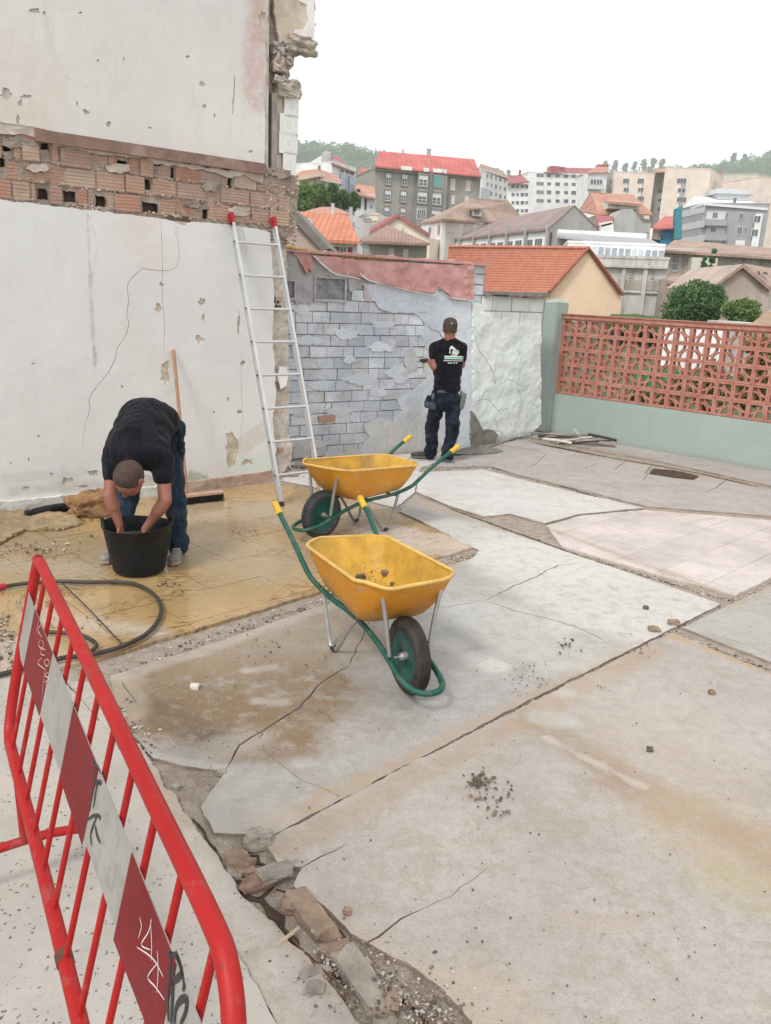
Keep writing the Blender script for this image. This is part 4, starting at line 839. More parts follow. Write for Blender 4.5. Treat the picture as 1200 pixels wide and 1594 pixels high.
# ================================================================ PALE RIGHT WALL, PILLAR
FW = Frame(FB.p(UB, 0), 43.5)
UW = FW.uv(829, 668)[0]
m_lw = wall_mat('pale_green_wash', (.70, .745, .72), [sp(FW, (760, 640), (800, 600), .15, .25, .4, (.58, .66, .64)), sp(FW, (750, 480), (760, 560), .12, .2, .4, (.72, .73, .70)), sp(FW, (800, 540), (820, 640), .12, .2, .35, (.55, .64, .63))], dirt=(.42, .44, .42), dirt_amt=.35, var=.08, low=(.10, (.36, .35, .31), .8), bump=.6, grime=.35)
m_lwb = mat('pale_washed_block', (.70, .74, .71), .9, .1, 5, (.5, .52, .5), .5, .5, 35, .01, rnd=.06)
right_root = empty('side_wall', FW.p(0, 0), 0, 'pale green white lumpy block wall to the right of the worker in black', 'wall')
WR_cur = right_root
core = MB(); core.fbox(FW, -.02, UW+.05, -.04, 2.02, -.3, -.024); setp(core.build('masonry_core', mat('pale_joint', (.36, .38, .36), .98, .2, 9, None, 0, .9, 40, .02)))
bl = brick_mesh('block', 1); bl.materials.append(m_lwb)
zr, ri = .02, 0
while zr < 2.0:
    h = .20; u = -.2 if ri % 2 else 0.0
    while u < UW:
        u0, u1 = max(u, 0), min(u+.41, UW)
        if u1-u0 > .05: put_brick(bl, FW, (u0+u1)/2, zr+h/2, u1-u0-.016, min(h, 2.035-zr)-.014, -.012+random.uniform(-.008, .006), .06, right_root, name='block', tilt=random.uniform(-.006, .006))
        u += .41
    zr += h; ri += 1
def UVW(pts): return PW(FW, pts)
hw = [ribbon(UVW(pl), w, .04, .014, seed=i+3) for i, (pl, w) in enumerate([
    ([(738, 520), (745, 545), (757, 560), (766, 580), (765, 600)], .014), ([(800, 500), (830, 497)], .014), ([(738, 625), (760, 620), (775, 640), (790, 635), (795, 665)], .012), ([(770, 560), (768, 590), (773, 600)], .02),
    ([(745, 490), (760, 505), (750, 530)], .008), ([(800, 530), (812, 560), (805, 600), (815, 640)], .009), ([(770, 650), (775, 670), (788, 680)], .010), ([(740, 560), (748, 600), (742, 650)], .010), ([(785, 470), (800, 480), (790, 500)], .006), ([(760, 610), (790, 590), (810, 600)], .007)])]
gw = lambda u, v: .018*noise.noise(Vector((u*4, v*4, 1))) + .008*noise.noise(Vector((u*11, v*11, 2))) + .003*noise.noise(Vector((u*25, v*25, 3)))
outw = UVW([(737, 500), (750, 492), (765, 500), (790, 494), (800, 505), (842, 496), (842, 660), (828, 672), (735, 706)])
o = sheet('lumpy_render', jag(outw, .04, .02, seed=2), hw, wall3(FW, .004), .04, [m_lw], None, grid=.028, disp=gw, smooth=False); setp(o)
o = sheet('render_patch', jag(UVW([(737, 470), (752, 474), (755, 492), (780, 500), (770, 530), (745, 520), (737, 510)]), .04, .02, seed=3), [], wall3(FW, .008), .03, [m_lw], None, grid=.03, disp=gw); setp(o)
cap = MB()
for i in range(13):
    u = i*UW/13; cap.box(FW.p(u+.06, 2.045, -.08), (.11, .34, .035), Matrix.Rotation(math.radians(43.5+random.uniform(-5, 5)), 3, 'Z') @ Matrix.Rotation(random.uniform(-.1, .1), 3, 'X'))
setp(cap.build('broken_coping', mat('coping', (.22, .19, .16), .95, .3, 12, (.4, .37, .32), .5, .7, 40)))
m_mound = mat('mortar_heap', (.20, .195, .17), .9, .2, 14, (.3, .28, .24), .4, .8, 50, .01)
mo = rough_sheet('mortar_splash', FW, [(735, 640), (745, 655), (752, 670), (764, 668), (776, 676), (770, 690), (735, 704)], .03, .04, m_mound, amp=.012, jamp=.02, seed=6)
bm = bmesh.new(); bmesh.ops.create_grid(bm, x_segments=40, y_segments=24, size=1)
for v in bm.verts:
    r = v.co.length; h = max(0, 1-r)*.09*(1+.8*noise.noise(v.co*3)); a = v.co.x*.42; b = v.co.y*.17
    v.co = Vector((a, b, h - .004 + .008*noise.noise(v.co*9)))
bmesh.ops.delete(bm, geom=[v for v in bm.verts if (v.co.x/.42)**2+(v.co.y/.17)**2 > .98+.2*noise.noise(v.co*5)], context='VERTS')
me = bpy.data.meshes.new('mortar_heap'); bm.to_mesh(me); bm.free(); o = link('mortar_heap', me, m_mound, smooth=True); p = gnd(742, 704); o.location = (p.x, p.y, .006); o.rotation_euler = (0, 0, math.radians(25)); tag(o, 'grey mortar droppings heaped at the wall foot beside the worker', 'mortar heap')
# pillar at the corner
FG = Frame(gnd(865, 673), -45)
m_green = wall_mat('sage_green_paint', (.325, .395, .36), [], dirt=(.5, .55, .52), dirt_amt=.1, var=.04, low=(.06, (.33, .33, .29), .6), bump=.12, grime=.2)
pm = MB(); cpx = gnd(850, 672)
pm.box((0, 0, .985), (.26, .30, 1.97)); pm.add([(-.13, -.15, 1.97), (.13, -.15, 1.97), (.13, .15, 1.97), (-.13, .15, 1.97), (0, 0, 2.03)], [(0, 1, 4), (1, 2, 4), (2, 3, 4), (3, 0, 4)])
po = pm.build('corner_pillar', m_green); po.location = FG.p(-.235, 0, -.02); po.rotation_euler = (0, 0, math.radians(-45)); tag(po, 'sage green square pillar between the pale wall and the red screen', 'pillar')
bm = bmesh.new(); bm.from_mesh(po.data); bmesh.ops.bevel(bm, geom=[e for e in bm.edges if abs(e.verts[0].co.z-e.verts[1].co.z) > 1], offset=.015, segments=2, affect='EDGES'); bm.to_mesh(po.data); bm.free()
# low green wall with the pierced red screen
grn = empty('screen_wall', FG.p(0, 0), 0, 'low sage green wall carrying a red pierced block screen', 'wall')
WR_cur = grn
mb = MB(); mb.fbox(FG, -.10, 6.6, -.04, .60, -.17, .0); setp(mb.build('base_wall', m_green))
m_red = NT('terracotta_block')
def _red(t):
    n = t.noise(9, 6, .7); c = t.mix(t.ramp(n, .3, .7), (.36, .135, .095), (.48, .22, .165)); c = t.mix(t.math('MULTIPLY', t.ramp(t.noise(3, 5, .7), .5, .7), .45), c, (.52, .30, .24))
    c = t.mix(t.math('MULTIPLY', t.ramp(t.noise(30, 4, .7), .6, .72), .35), c, (.16, .07, .05)); t.bump(n, .3, .006); t.fin(c, .8); return t.m
m_red = _red(m_red)
BS = .2265
bk = MB(); h = BS/2; f = .025; dp = .09
for c_, s_ in (((0, 0, h-f/2-.0015), (BS-.004, dp, f)), ((0, 0, -h+f/2+.0015), (BS-.004, dp, f)), ((h-f/2-.0015, 0, 0), (f, dp-.002, BS-2*f-.004)), ((-h+f/2+.0015, 0, 0), (f, dp-.002, BS-2*f-.004))): bk.box(c_, s_)
hi = h-f-.001
for sx, sz in ((1, 1), (-1, -1)):
    cx, cz = sx*hi, sz*hi; R = 2*hi*.66; V = []; n = 9
    for k in range(n):
        a = math.pi/2*k/(n-1); ca, sa = math.cos(a), math.sin(a)
        for rr in (R-.011, R+.013):
            for yy in (-dp*.26, dp*.26): V.append((cx - sx*ca*rr, yy, cz - sz*sa*rr))
    F = []
    for k in range(n-1):
        b, c2 = 4*k, 4*k+4
        F += [(b, c2, c2+1, b+1), (b+2, b+3, c2+3, c2+2), (b, b+2, c2+2, c2), (b+1, c2+1, c2+3, b+3)]
    F += [(0, 1, 3, 2), (4*n-4, 4*n-2, 4*n-1, 4*n-3)]
    bk.add(V, F)
bme2 = bk.build('tmp', m_red).data; bpy.data.objects.remove(bpy.data.objects['tmp']); bme2.name = 'pierced_block'
for r in range(5):
    for c_ in range(27):
        o = bpy.data.objects.new('pierced_block', bme2); COL.objects.link(o); o.parent = grn
        p = FG.p(-.085 + BS*(c_+.5) , .605 + BS*(r+.5), -.085 + random.uniform(-.002, .002)); o.location = p - grn.location
        o.rotation_euler = (0, math.pi/2*((r+c_) % 2), math.radians(-45))
mb = MB(); mb.fbox(FG, -.10, 6.6, 1.739, 1.80, -.15, -.02); mb.fbox(FG, -.10, 6.6, 1.80, 1.812, -.17, .0); setp(mb.build('coping', m_red))
mb = MB(); mb.fbox(FG, -.115, -.085, .60, 1.739, -.13, -.04); setp(mb.build('end_strip', m_red))
# heap of old pipes and laths at the foot of the green wall
pg = 'pipes and laths heaped by the green wall'; mpip = mat('old_pipe', (.27, .23, .20), .7, .25, 10, (.5, .46, .42), .4, .3, 40); mpal = mat('pale_lath', (.55, .52, .48), .8, .15, 10); mdk = mat('dark_rubber', (.06, .05, .045), .8, .2, 10)
for i, (a, b, r, m, lb) in enumerate([((860, 685), (958, 692), .022, mpip, 'thickest brown pipe in the heap by the green wall'), ((838, 678), (905, 684), .02, mdk, 'dark rubber pipe at the left of the heap'), ((868, 688), (938, 679), .012, mpal, 'pale lath crossing the heap towards the green wall'), ((850, 680), (935, 677), .010, mpip, 'thin brown lath at the back of the heap'), ((890, 690), (950, 686), .009, mdk, 'thin dark rod over the thick pipe'), ((845, 683), (890, 690), .013, mpal, 'short pale lath in front of the heap'), ((893, 668), (903, 680), .006, mpal, 'short twig sticking up from the heap'), ((915, 676), (960, 686), .014, mdk, 'dark short pipe at the right end of the heap')]):
    mb = MB(); p = gnd(*a, .045 + .012*i); q = gnd(*b, .05 + (i % 3)*.02); mb.tube([p, (p+q)/2 + Vector((0, 0, .008)), q], r*1.45, 8, smooth=3)
    tag(mb.build('pipe' if m is not mpal else 'lath', m, smooth=True), lb, 'pipe' if m is not mpal else 'lath', pg)
# loose bricks near the ladder
for i, (x, y, rz, lb, m) in enumerate([(437, 706, .3, 'broken red hollow brick at the foot of the wall end', m_brick), (440, 716, .8, 'second red brick scrap leaning below the hollow one', m_brick), (452, 741, .2, 'grey lath like rubble strip behind the ladder', m_gc), (470, 728, .4, 'flat grey rubble piece between the ladder rails', m_gc)]):
    rock('brick_chunk', lb, 'rubble', x, y, (.16, .09, .07), m, .0, 'rubble at the foot of the broken wall end', 20+i, rz=rz, rough=.12)
# ================================================================ LADDER, BROOM, BUCKET, BAG, HOSE
m_alu = mat('aluminium', (.62, .62, .62), .38, .06, 8, None, 0, .05, 60, metal=.75); m_alud = mat('aluminium_side', (.48, .48, .48), .45, .08, 8, None, 0, .05, 60, metal=.6)
foot = Vector((-.99, 7.35, .0)); uT = FL.uv(357, 338)[0]; topp = FL.p(uT, 2.62, .035); ax = (topp-foot); LL = ax.length; ax.normalize(); wd = FL.d
lad = empty('ladder', foot, 0, 'aluminium ladder with red end caps leaning on the party wall', 'ladder')
def rel(o, root): o.parent = root; o.location = -root.location; return o
nr = ax.cross(wd).normalized()
Rl = Matrix((wd, nr, ax)).transposed()
for s in (0, .464):
    mb = MB(); c = foot + wd*s + ax*(LL/2)
    for dx, dy, sx, sy in ((-.011, 0, .003, .06), (.0, -.029, .025, .003), (.0, .029, .025, .003)):
        mb.box(c + wd*(dx if s else -dx) + nr*dy, (sx, sy, LL), Rl)
    rel(mb.build('rail', m_alu), lad)
    mb = MB(); mb.box(foot + wd*s + ax*(LL+.012), (.036, .068, .05), Rl); mb.box(foot + wd*s + ax*(LL-.03), (.032, .066, .05), Rl)
    o = rel(mb.build('end_cap', mat('red_plastic', (.38, .02, .03), .5, .1)), lad)
    mb = MB(); mb.box(foot + wd*s + ax*.02, (.034, .066, .045), Rl); rel(mb.build('rubber_foot', mat('black_rubber', (.03, .03, .03), .8, .1)), lad)
for k in range(9):
    s_ = LL - .235 - .322*k
    if s_ < .08: break
    mb = MB(); p = foot + ax*s_; mb.tube([p + wd*.006, p + wd*.458], .0145, 10); rel(mb.build('rung', m_alu, smooth=True), lad)
    mb = MB(); mb.tube([p - wd*.016, p - wd*.010], .011, 8); rel(mb.build('rivet', mat('rivet_dark', (.05, .05, .05), .6)), lad)
# broom
bh = gnd(291, 783); btop = FL.p(*FL.uv(270, 545, .03), .03)
bro = empty('broom', bh, 0, 'push broom with a wooden handle leaning against the whitewashed wall', 'broom')
m_wood = mat('broom_wood', (.34, .19, .11), .6, .15, 12, (.3, .16, .1), .4, .2, 60)
mb = MB(); mb.tube([bh + Vector((0, 0, .09)), btop], .0165, 10); rel(mb.build('handle', m_wood, smooth=True), bro)
p1, p2 = gnd(252, 790), gnd(347, 779); bd = (p2-p1).normalized(); Rb = Matrix((bd, Vector((0,0,1)).cross(bd), Vector((0,0,1)))).transposed()
mb = MB(); mb.box((p1+p2)/2 + Vector((0, 0, .085)), ((p2-p1).length, .06, .022), Rb); o = mb.build('head', mat('broom_head', (.50, .30, .22), .7, .15, 10)); rel(o, bro)
mb = MB(); Lb = (p2-p1).length
for i in range(46):
    for j in range(6):
        b = (p1+p2)/2 + bd*((i/45-.5)*Lb*.97) + Rb @ Vector((0, (j/5-.5)*.05, 0)); t_ = b + Rb @ Vector((random.uniform(-.008, .008), (j/5-.5)*.03 + random.uniform(-.006, .006), 0))
        mb.tube([b + Vector((0, 0, .078)), t_ + Vector((0, 0, .002))], [.0045, .0035], 4)
rel(mb.build('bristles', mat('black_bristle', (.015, .014, .013), .7, .2, 60)), bro)
# bucket
BC = Vector((-1.735, 5.40, .016))
buc = empty('bucket', BC, 0, 'large black rubber mixing bucket under the bending worker', 'bucket')
m_rub = NT('black_rubber_bucket')
def _rub(t):
    c = t.mix(t.ramp(t.noise(5, 5, .7), .3, .7), (.006, .007, .0075), (.014, .016, .018))
    mp = t.n('ShaderNodeMapping'); t.l(t.pos, mp.inputs[0]); mp.inputs['Scale'].default_value = (14, 14, 4)
    c = t.mix(t.math('MULTIPLY', t.ramp(t.noise(1.5, 6, .75, mp.outputs[0]), .58, .72), .55), c, (.11, .105, .10)); t.bs.inputs['Specular IOR Level'].default_value = .25; t.bump(t.noise(60, 3), .2, .003); t.fin(c, t.ramp(t.noise(6, 4), .3, .7, .4, .7)); return t.m
m_rub = _rub(m_rub)
mb = MB(); H_, Rt, Rbm = .335, .232, .178
prof = [(0, 0), (Rbm-.02, 0), (Rbm, .012)] + [(Rbm+(Rt-Rbm)*t+.004*math.sin(t*3), .012+(H_-.012)*t) for t in (.25, .5, .75, .95)] + [(Rt+.008, H_-.005), (Rt+.009, H_+.004), (Rt-.004, H_+.006), (Rt-.010, H_-.004)] + [(Rbm+(Rt-Rbm)*t-.008, .02+(H_-.02)*t) for t in (.8, .5, .2)] + [(Rbm-.02, .02), (0, .02)]
mb.lathe(prof, 40); o = mb.build('tub', m_rub, smooth=True)
for v in o.data.vertices:
    a = math.atan2(v.co.y, v.co.x); k = v.co.z/H_; v.co.x *= 1+.03*k; v.co.y *= 1-.03*k
    v.co.z += .010*k*k*math.cos(2*a+.5)
o.parent = buc
mb = MB()
for a0 in (math.radians(200), math.radians(20)):
    mb = MB(); P = []
    for t in np.linspace(-.32, .32, 7):
        a = a0+t; lift = .05*(1-(t/.32)**2); P.append((Rt*1.02*math.cos(a), Rt*.99*math.sin(a), H_+lift-.003))
    mb.tube(P, .013, 8, smooth=3)
    o = mb.build('handle', m_rub, smooth=True); o.parent = buc
mb = MB(); mb.lathe([(0, .23), (.12, .235), (.2, .228), (.205, .215)], 28); o = mb.build('wet_mortar', mat('wet_mortar', (.13, .12, .105), .45, .2, 12, None, 0, .6, 30, .01)); o.parent = buc
# brown paper bag
bm = bmesh.new(); bmesh.ops.create_cube(bm, size=2); bmesh.ops.subdivide_edges(bm, edges=bm.edges, cuts=14, use_grid_fill=True)
for v in bm.verts:
    d = v.co.normalized(); v.co = v.co.lerp(d*1.15, .6); n1 = noise.noise(v.co*1.6+Vector((3, 0, 0))); n2 = abs(noise.noise(v.co*3.4+Vector((0, 4, 0)))); n3 = abs(noise.noise(v.co*7))
    v.co *= 1 + .22*n1 - .34*n2 - .10*n3
    v.co = Vector((v.co.x*.235, v.co.y*.16, max(-.07, v.co.z*.125)))
me = bpy.data.meshes.new('paper_bag'); bm.to_mesh(me); bm.free(); me.polygons.foreach_set('use_smooth', [True]*len(me.polygons))
m_bag = mat('kraft_paper', (.27, .15, .07), .75, .3, 9, (.12, .07, .035), .8, .5, 18, .01)
bag = link('paper_bag', me, m_bag); p = gnd(148, 800); bag.location = (p.x, p.y, .075); bag.rotation_euler = (0, -.05, math.radians(35)); tag(bag, 'crumpled brown paper sack lying behind the bending worker', 'paper bag')
mb = MB()
for cx in (-.02, .03): mb.tube([(cx+.022*math.cos(a), -.02, .128+.014*math.sin(a)) for a in np.linspace(0, math.tau, 12)], .0025, 5)
o = mb.build('printed_mark', mat('print_dark', (.05, .03, .02), .7), bag)
# rubble heap strip of dirt left of the bag
o = sheet('sandy_dirt', jag(PX((-80, 815), (0, 800), (60, 800), (110, 806), (130, 818), (100, 826), (40, 828), (0, 850), (-80, 880)), .06, .04, seed=3), [], floor3(.03), .02, [mat('sandy_dirt', (.33, .24, .14), .95, .25, 9, (.22, .16, .1), .6, .9, 30, .02)], yard_o, grid=.03, disp=lambda u, v: .018*noise.noise(Vector((u*7, v*7, 0)))+.012*noise.noise(Vector((u*19, v*19, 0))))
mb = MB(); P = [gnd(x, y, .035) for x, y in ((40, 800), (70, 795), (105, 790), (140, 792))]; mb.tube(P, [.03, .045, .045, .03], 8, smooth=3); o = mb.build('black_plastic_roll', m_rub, smooth=True); tag(o, 'black plastic strip rolled between wall foot and paper sack', 'plastic roll')
# hose
def Z(x, y, z=.032): return gnd(x, y, z)
mb = MB(); hp = [Z(8, 913), Z(40, 908), Z(90, 905), Z(140, 906), Z(185, 906), Z(215, 911), Z(240, 926), Z(251, 945), Z(246, 966), Z(228, 987), Z(195, 1004), Z(160, 1015), Z(125, 1021), Z(98, 1024), Z(60, 1035), Z(0, 1050), Z(-60, 1065)]
mb.tube(hp, .0135, 10, smooth=6); hose = mb.build('garden_hose', mat('dark_hose', (.045, .038, .032), .45, .3, 9, (.16, .13, .1), .4, .15, 60), smooth=True); tag(hose, 'dark rubber hose looped on the ochre tiles behind the barrier', 'hose')
mb = MB(); mb.tube([Z(-12, 916), Z(9, 912.5)], [.024, .020], 12); mb.build('hose_connector', mat('red_plastic', (.38, .02, .03), .5, .1), hose, smooth=True)
mb = MB(); mb.tube([Z(70, 984), Z(100, 985), Z(130, 990), Z(150, 1004), Z(136, 1018)], .012, 8, smooth=5); tag(mb.build('garden_hose', mat('dark_hose', (0, 0, 0)), smooth=True), 'short inner length of dark hose seen through the barrier bars', 'hose')
mb = MB(); mb.tube([Z(97, 908, .02), Z(140, 950, .02), Z(190, 1003, .02)], .0042, 6, smooth=3); tag(mb.build('cable', mat('thin_cable', (.06, .045, .035), .7), smooth=True), 'thin straight cord across the tiles inside the hose loop', 'cord')
# ================================================================ WHEELBARROWS
m_grn = mat('barrow_green', (.010, .085, .062), .5, .2, 8, (.13, .12, .09), .7, .1, 40, dscale=14); m_ylw = NT('barrow_yellow')
def _ylw(t):
    n = t.noise(2.5, 6, .65); c = t.mix(t.ramp(n, .3, .7), (.60, .235, .012), (.70, .31, .02))
    c = t.mix(t.math('MULTIPLY', t.ramp(t.noise(5, 6, .75), .46, .66), .4), c, (.52, .31, .08)); c = t.mix(t.math('MULTIPLY', t.ramp(t.noise(26, 6, .8), .56, .66), .6), c, (.30, .17, .06))
    c = t.mix(t.math('MULTIPLY', t.ramp(t.noise(11, 7, .8), .57, .62), .7), c, (.36, .30, .22)); sz_ = t.n('ShaderNodeSeparateXYZ'); t.l(t.pos, sz_.inputs[0]); lo_ = t.ramp(t.math('ADD', sz_.outputs[2], t.math('MULTIPLY', t.noise(9, 6, .8), .22)), .44, .56, 1, 0); c = t.mix(t.math('MULTIPLY', lo_, .55), c, (.33, .20, .09))  # dirt flecks; darker lower tray also puts its shading into the colour
    mp = t.n('ShaderNodeMapping'); t.l(t.pos, mp.inputs[0]); mp.inputs['Scale'].default_value = (3, 30, 14); mp.inputs['Rotation'].default_value = (.4, .3, .8)
    c = t.mix(t.math('MULTIPLY', t.ramp(t.noise(1.2, 5, .7, mp.outputs[0]), .62, .72), .3), c, (.68, .45, .17))
    t.bump(t.noise(5, 3, .6), .15, .01); t.fin(c, t.ramp(t.noise(6, 4), .3, .7, .42, .65), spec=.4); return t.m
m_ylw = _ylw(m_ylw)
m_ylin = mat('barrow_inside', (.52, .31, .05), .65, .2, 7, (.33, .23, .10), .9, .25, 30, .004, dscale=4); m_rim = mat('barrow_rim', (.64, .41, .12), .55, .15, 12, (.36, .24, .11), .7, .2, 40, dscale=6)
m_tyre = mat('tyre_rubber', (.035, .030, .027), .75, .25, 12, (.11, .085, .065), .6, .2, 40); m_tyd = mat('tyre_dusty', (.05, .05, .052), .75, .2, 12, (.15, .14, .13), .5, .2, 40)
m_hub = mat('hub_green', (.008, .075, .065), .6, .3, 9, (.12, .12, .10), .7, .2, 30); m_grip = mat('yellow_grip', (.62, .38, .03), .5, .1, 10, (.4, .28, .1), .3, .1)
m_galv = mat('galvanised', (.50, .50, .49), .38, .12, 12, (.35, .32, .29), .4, .1, 50, metal=.7); m_galvd = mat('galvanised_dull', (.30, .29, .28), .5, .12, 12, (.25, .2, .17), .5, .1, 50, metal=.5)
def rrect(cx, hx, hy, r, z, n=10, taper=0.0):
    P = []
    for (sx, sy, a0) in ((1, 1, 0), (-1, 1, 90), (-1, -1, 180), (1, -1, 270)):
        for k in range(n+1):
            a = math.radians(a0 + 90*k/n); x = sx*(hx-r) + r*math.cos(a); y = sy*(hy-r) + r*math.sin(a)
            P.append(Vector((cx + x, y*(1 + taper*x/hx), z)))
    return P
def wheelbarrow(loc, rz, label, tyre_mat, galv, slots):
    root = empty('wheelbarrow', (loc[0], loc[1], slots), rz, label, 'wheelbarrow', 'builders wheelbarrows on the floor')
    R = .2
    # tray: rings from the outer bottom up to the rim and down inside
    n = 11; N = 4*n
    def ring(t, off):
        # t 0 bottom .. 1 rim
        lt = t**.72; cx = .49*(1-lt) + .457*lt; hx = (.285*(1-lt) + .485*lt) + off; hy = (.175*(1-lt) + .272*lt) + off*.9; r = .08*(1-lt) + .135*lt
        P = rrect(cx, hx, hy, r, 0, n-1, taper=-.035)
        out = []
        for p in P:
            e = (p.x - .457)/.48
            zr = .582 - .025*e + .025*max(0, -e)**3 + .014*(1-min(1, abs(p.y)/.25)) * (1 if abs(e) > .9 else 0)
            zr -= .012*(1-e*e)
            fb = max(0, -e-.55)/.45; yy = 1-min(1, abs(p.y)/.26)**2; p = Vector((p.x - .055*fb*yy*t, p.y, 0)); zr -= .034*fb*yy
            zb = .325 + .01*e
            tt = t**1.1
            out.append(Vector((p.x, p.y, zb*(1-tt) + zr*tt - (0 if off >= 0 else -.004))))
        return out
    ts = [0, .04, .15, .35, .55, .75, .9, 1.0]
    def surf(off, flip, bend, m, name, par):
        V = []; F = []
        rings = [ring(t, off) for t in ts]
        rings[0] = [Vector((.49+(p.x-.49)*.86, p.y*.86, p.z)) for p in rings[0]]
        for rg in rings: V += rg
        for i in range(len(ts)-1):
            for k in range(N): q = (i*N+k, i*N+(k+1) % N, (i+1)*N+(k+1) % N, (i+1)*N+k); F.append(q if not flip else q[::-1])
        V.append(Vector((.49, 0, rings[0][0].z))); c = len(V)-1
        for k in range(N): F.append((c, (k+1) % N, k) if not flip else (c, k, (k+1) % N))
        for v in V: v += Vector((noise.noise(v*4)*.006, noise.noise(v*4+Vector((5, 0, 0)))*.006, noise.noise(v*5+Vector((0, 7, 0)))*.006))
        me = mesh_np(name, V, F); o = link(name, me, m, par, smooth=True); return o, rings[-1]
    tray, rim = surf(0, False, 0, m_ylw, 'tray', root)
    inner, _ = surf(-.006, True, 0, m_ylin, 'tray_inside', tray)
    mb = MB(); mb.tube([v + Vector((noise.noise(v*4)*.006, noise.noise(v*4+Vector((5, 0, 0)))*.006, noise.noise(v*6)*.018)) for v in rim], .0105, 8, closed=True); mb.build('rim', m_rim, tray, smooth=True)
    # side frame tubes from grips to the loop before the wheel
    for s in (1, -1):
        pts = [(1.345, s*.291, .660), (1.22, s*.287, .605), (1.02, s*.272, .50), (.90, s*.262, .425), (.80, s*.245, .365), (.62, s*.205, .318), (.38, s*.155, .292), (.18, s*.118, .240), (0, s*.105, .180), (-.12, s*.105, .145), (-.215, s*.085, .128), (-.262, s*.045, .122), (-.272, 0, .120)]
        mb = MB(); mb.tube(pts, .0158, 10, smooth=4); mb.build('frame_tube', m_grn, root, smooth=True)
        a, b = Vector(pts[1]), Vector(pts[0]); d = (b-a).normalized()
        mb = MB(); mb.tube([b - d*.075, b-d*.07, b - d*.03, b+d*.035, b + d*.042], [.021, .0225, .021, .0225, .017], 12); mb.build('grip', m_grip, root, smooth=True)
        # front strut: tray front to axle bracket
        mb = MB(); mb.tube([(.005, s*.165, .545), (.0, s*.135, .38), (-.005, s*.112, .215)], .0125, 8, squash=None); mb.build('front_strut', galv, root, smooth=True)
        # U leg
        mb = MB(); mb.tube([(.70, s*.215, .345), (.655, s*.200, .16), (.63, s*.19, .045), (.60, s*.185, .012), (.56, s*.18, .012), (.515, s*.175, .055), (.42, s*.165, .19), (.33, s*.148, .29)], .0125, 8, smooth=3); lg = mb.build('leg', galv, root, smooth=True)
        mb = MB(); mb.box((.58, s*.182, .010), (.05, .03, .02)); mb.build('foot_pad', mat('black_rubber', (.03, .03, .03)), lg)
        mb = MB(); mb.box((0, s*.103, .193), (.055, .008, .05)); mb.tube([(0, s*.098, .20), (0, s*.118, .20)], .010, 8); mb.build('axle_bracket', m_grn, root)
    mb = MB(); mb.tube([(.40, -.158, .292), (.40, .158, .292)], .012, 8); mb.tube([(.68, -.215, .300), (.68, .215, .300)], .010, 8); mb.build('cross_brace', galv, root)
    # wheel
    RY = Matrix.Rotation(math.pi/2, 4, 'X')
    w = empty('wheel', (0, 0, R)); w.parent = root
    prof = []
    for k in range(22):
        a = 2*math.pi*k/22; rr = .040*math.cos(a); yy = .041*math.sin(a); 
        gro = -.004 if k in (20, 2, 0+0) else 0
        prof.append((R-.040 + rr + gro, yy))
    mb = MB(); mb.lathe([(r, z) for r, z in prof], 44, RY, closed=True)
    mb.build('tyre', tyre_mat, w, smooth=True)
    mb = MB()
    for yy in (-.024, -.012, 0, .012, .024):
        mb.lathe([(R - .0405 + math.sqrt(max(0, .041**2-yy*yy)) + .002, yy-.0035), (R-.0405+math.sqrt(max(0, .041**2-yy*yy))+.0045, yy), (R-.0405+math.sqrt(max(0, .041**2-yy*yy))+.002, yy+.0035), (R-.06, yy)], 44, RY, closed=True)
    mb.build('tread_rib', tyre_mat, w)
    mb = MB(); mb.lathe([(0, -.012), (.035, -.014), (.07, -.004), (.105, -.018), (.128, -.030), (.134, -.028), (.134, .028), (.128, .030), (.105, .018), (.07, .004), (.035, .014), (0, .012)], 36, RY); mb.build('rim', m_hub, w, smooth=True)
    mb = MB(); mb.lathe([(0, -.05), (.018, -.05), (.022, -.04), (.022, .04), (.018, .05), (0, .05)], 16, RY); mb.tube([(0, -.112, 0), (0, .112, 0)], .007, 8); mb.build('hub', galv, w, smooth=True)
    return root
m_hubd = 0
wb1 = wheelbarrow((.154, 3.797), 2.015, 'nearest yellow wheelbarrow, tray with a few mud crumbs, wheel towards the viewer', m_tyre, m_galv, .004)
wb2 = wheelbarrow((-.525, 6.369), .818, 'yellow wheelbarrow further back beside the ladder, seen from its side', m_tyd, m_galvd, .014)
from mathutils.bvhtree import BVHTree
ms = [m_gr[3], m_gr[1]]
M1 = Matrix.Translation((.154, 3.797, .004)) @ Matrix.Rotation(2.015, 4, 'Z')
_in = [c for t in wb1.children for c in t.children if c.name.startswith('tray_inside')][0].data
bvi = BVHTree.FromPolygons([M1 @ v.co for v in _in.vertices], [tuple(p.vertices) for p in _in.polygons])
for i, (lx, ly, s, lb) in enumerate([(561, 901, .036, 'crumbly mud lump, left one inside the near wheelbarrow'), (600, 894, .034, 'dark mud lump, right one inside the near wheelbarrow'), (611, 910, .018, 'small crumb between the lump and the front of the near tray'), (624, 917, .017, 'thin crumb nearest the front end of the near tray')]):
    o = rock('mud_clod', lb, 'mud clod', 600, 1000, (s*1.6, s*1.2, s*.9), ms[i % 2], 0, 'mud crumbs in the near tray', 40+i); hit = bvi.ray_cast(Vector((0, 0, CAM_H)), ray(lx, ly).normalized()); o.location = hit[0] + Vector((0, 0, s*.3))
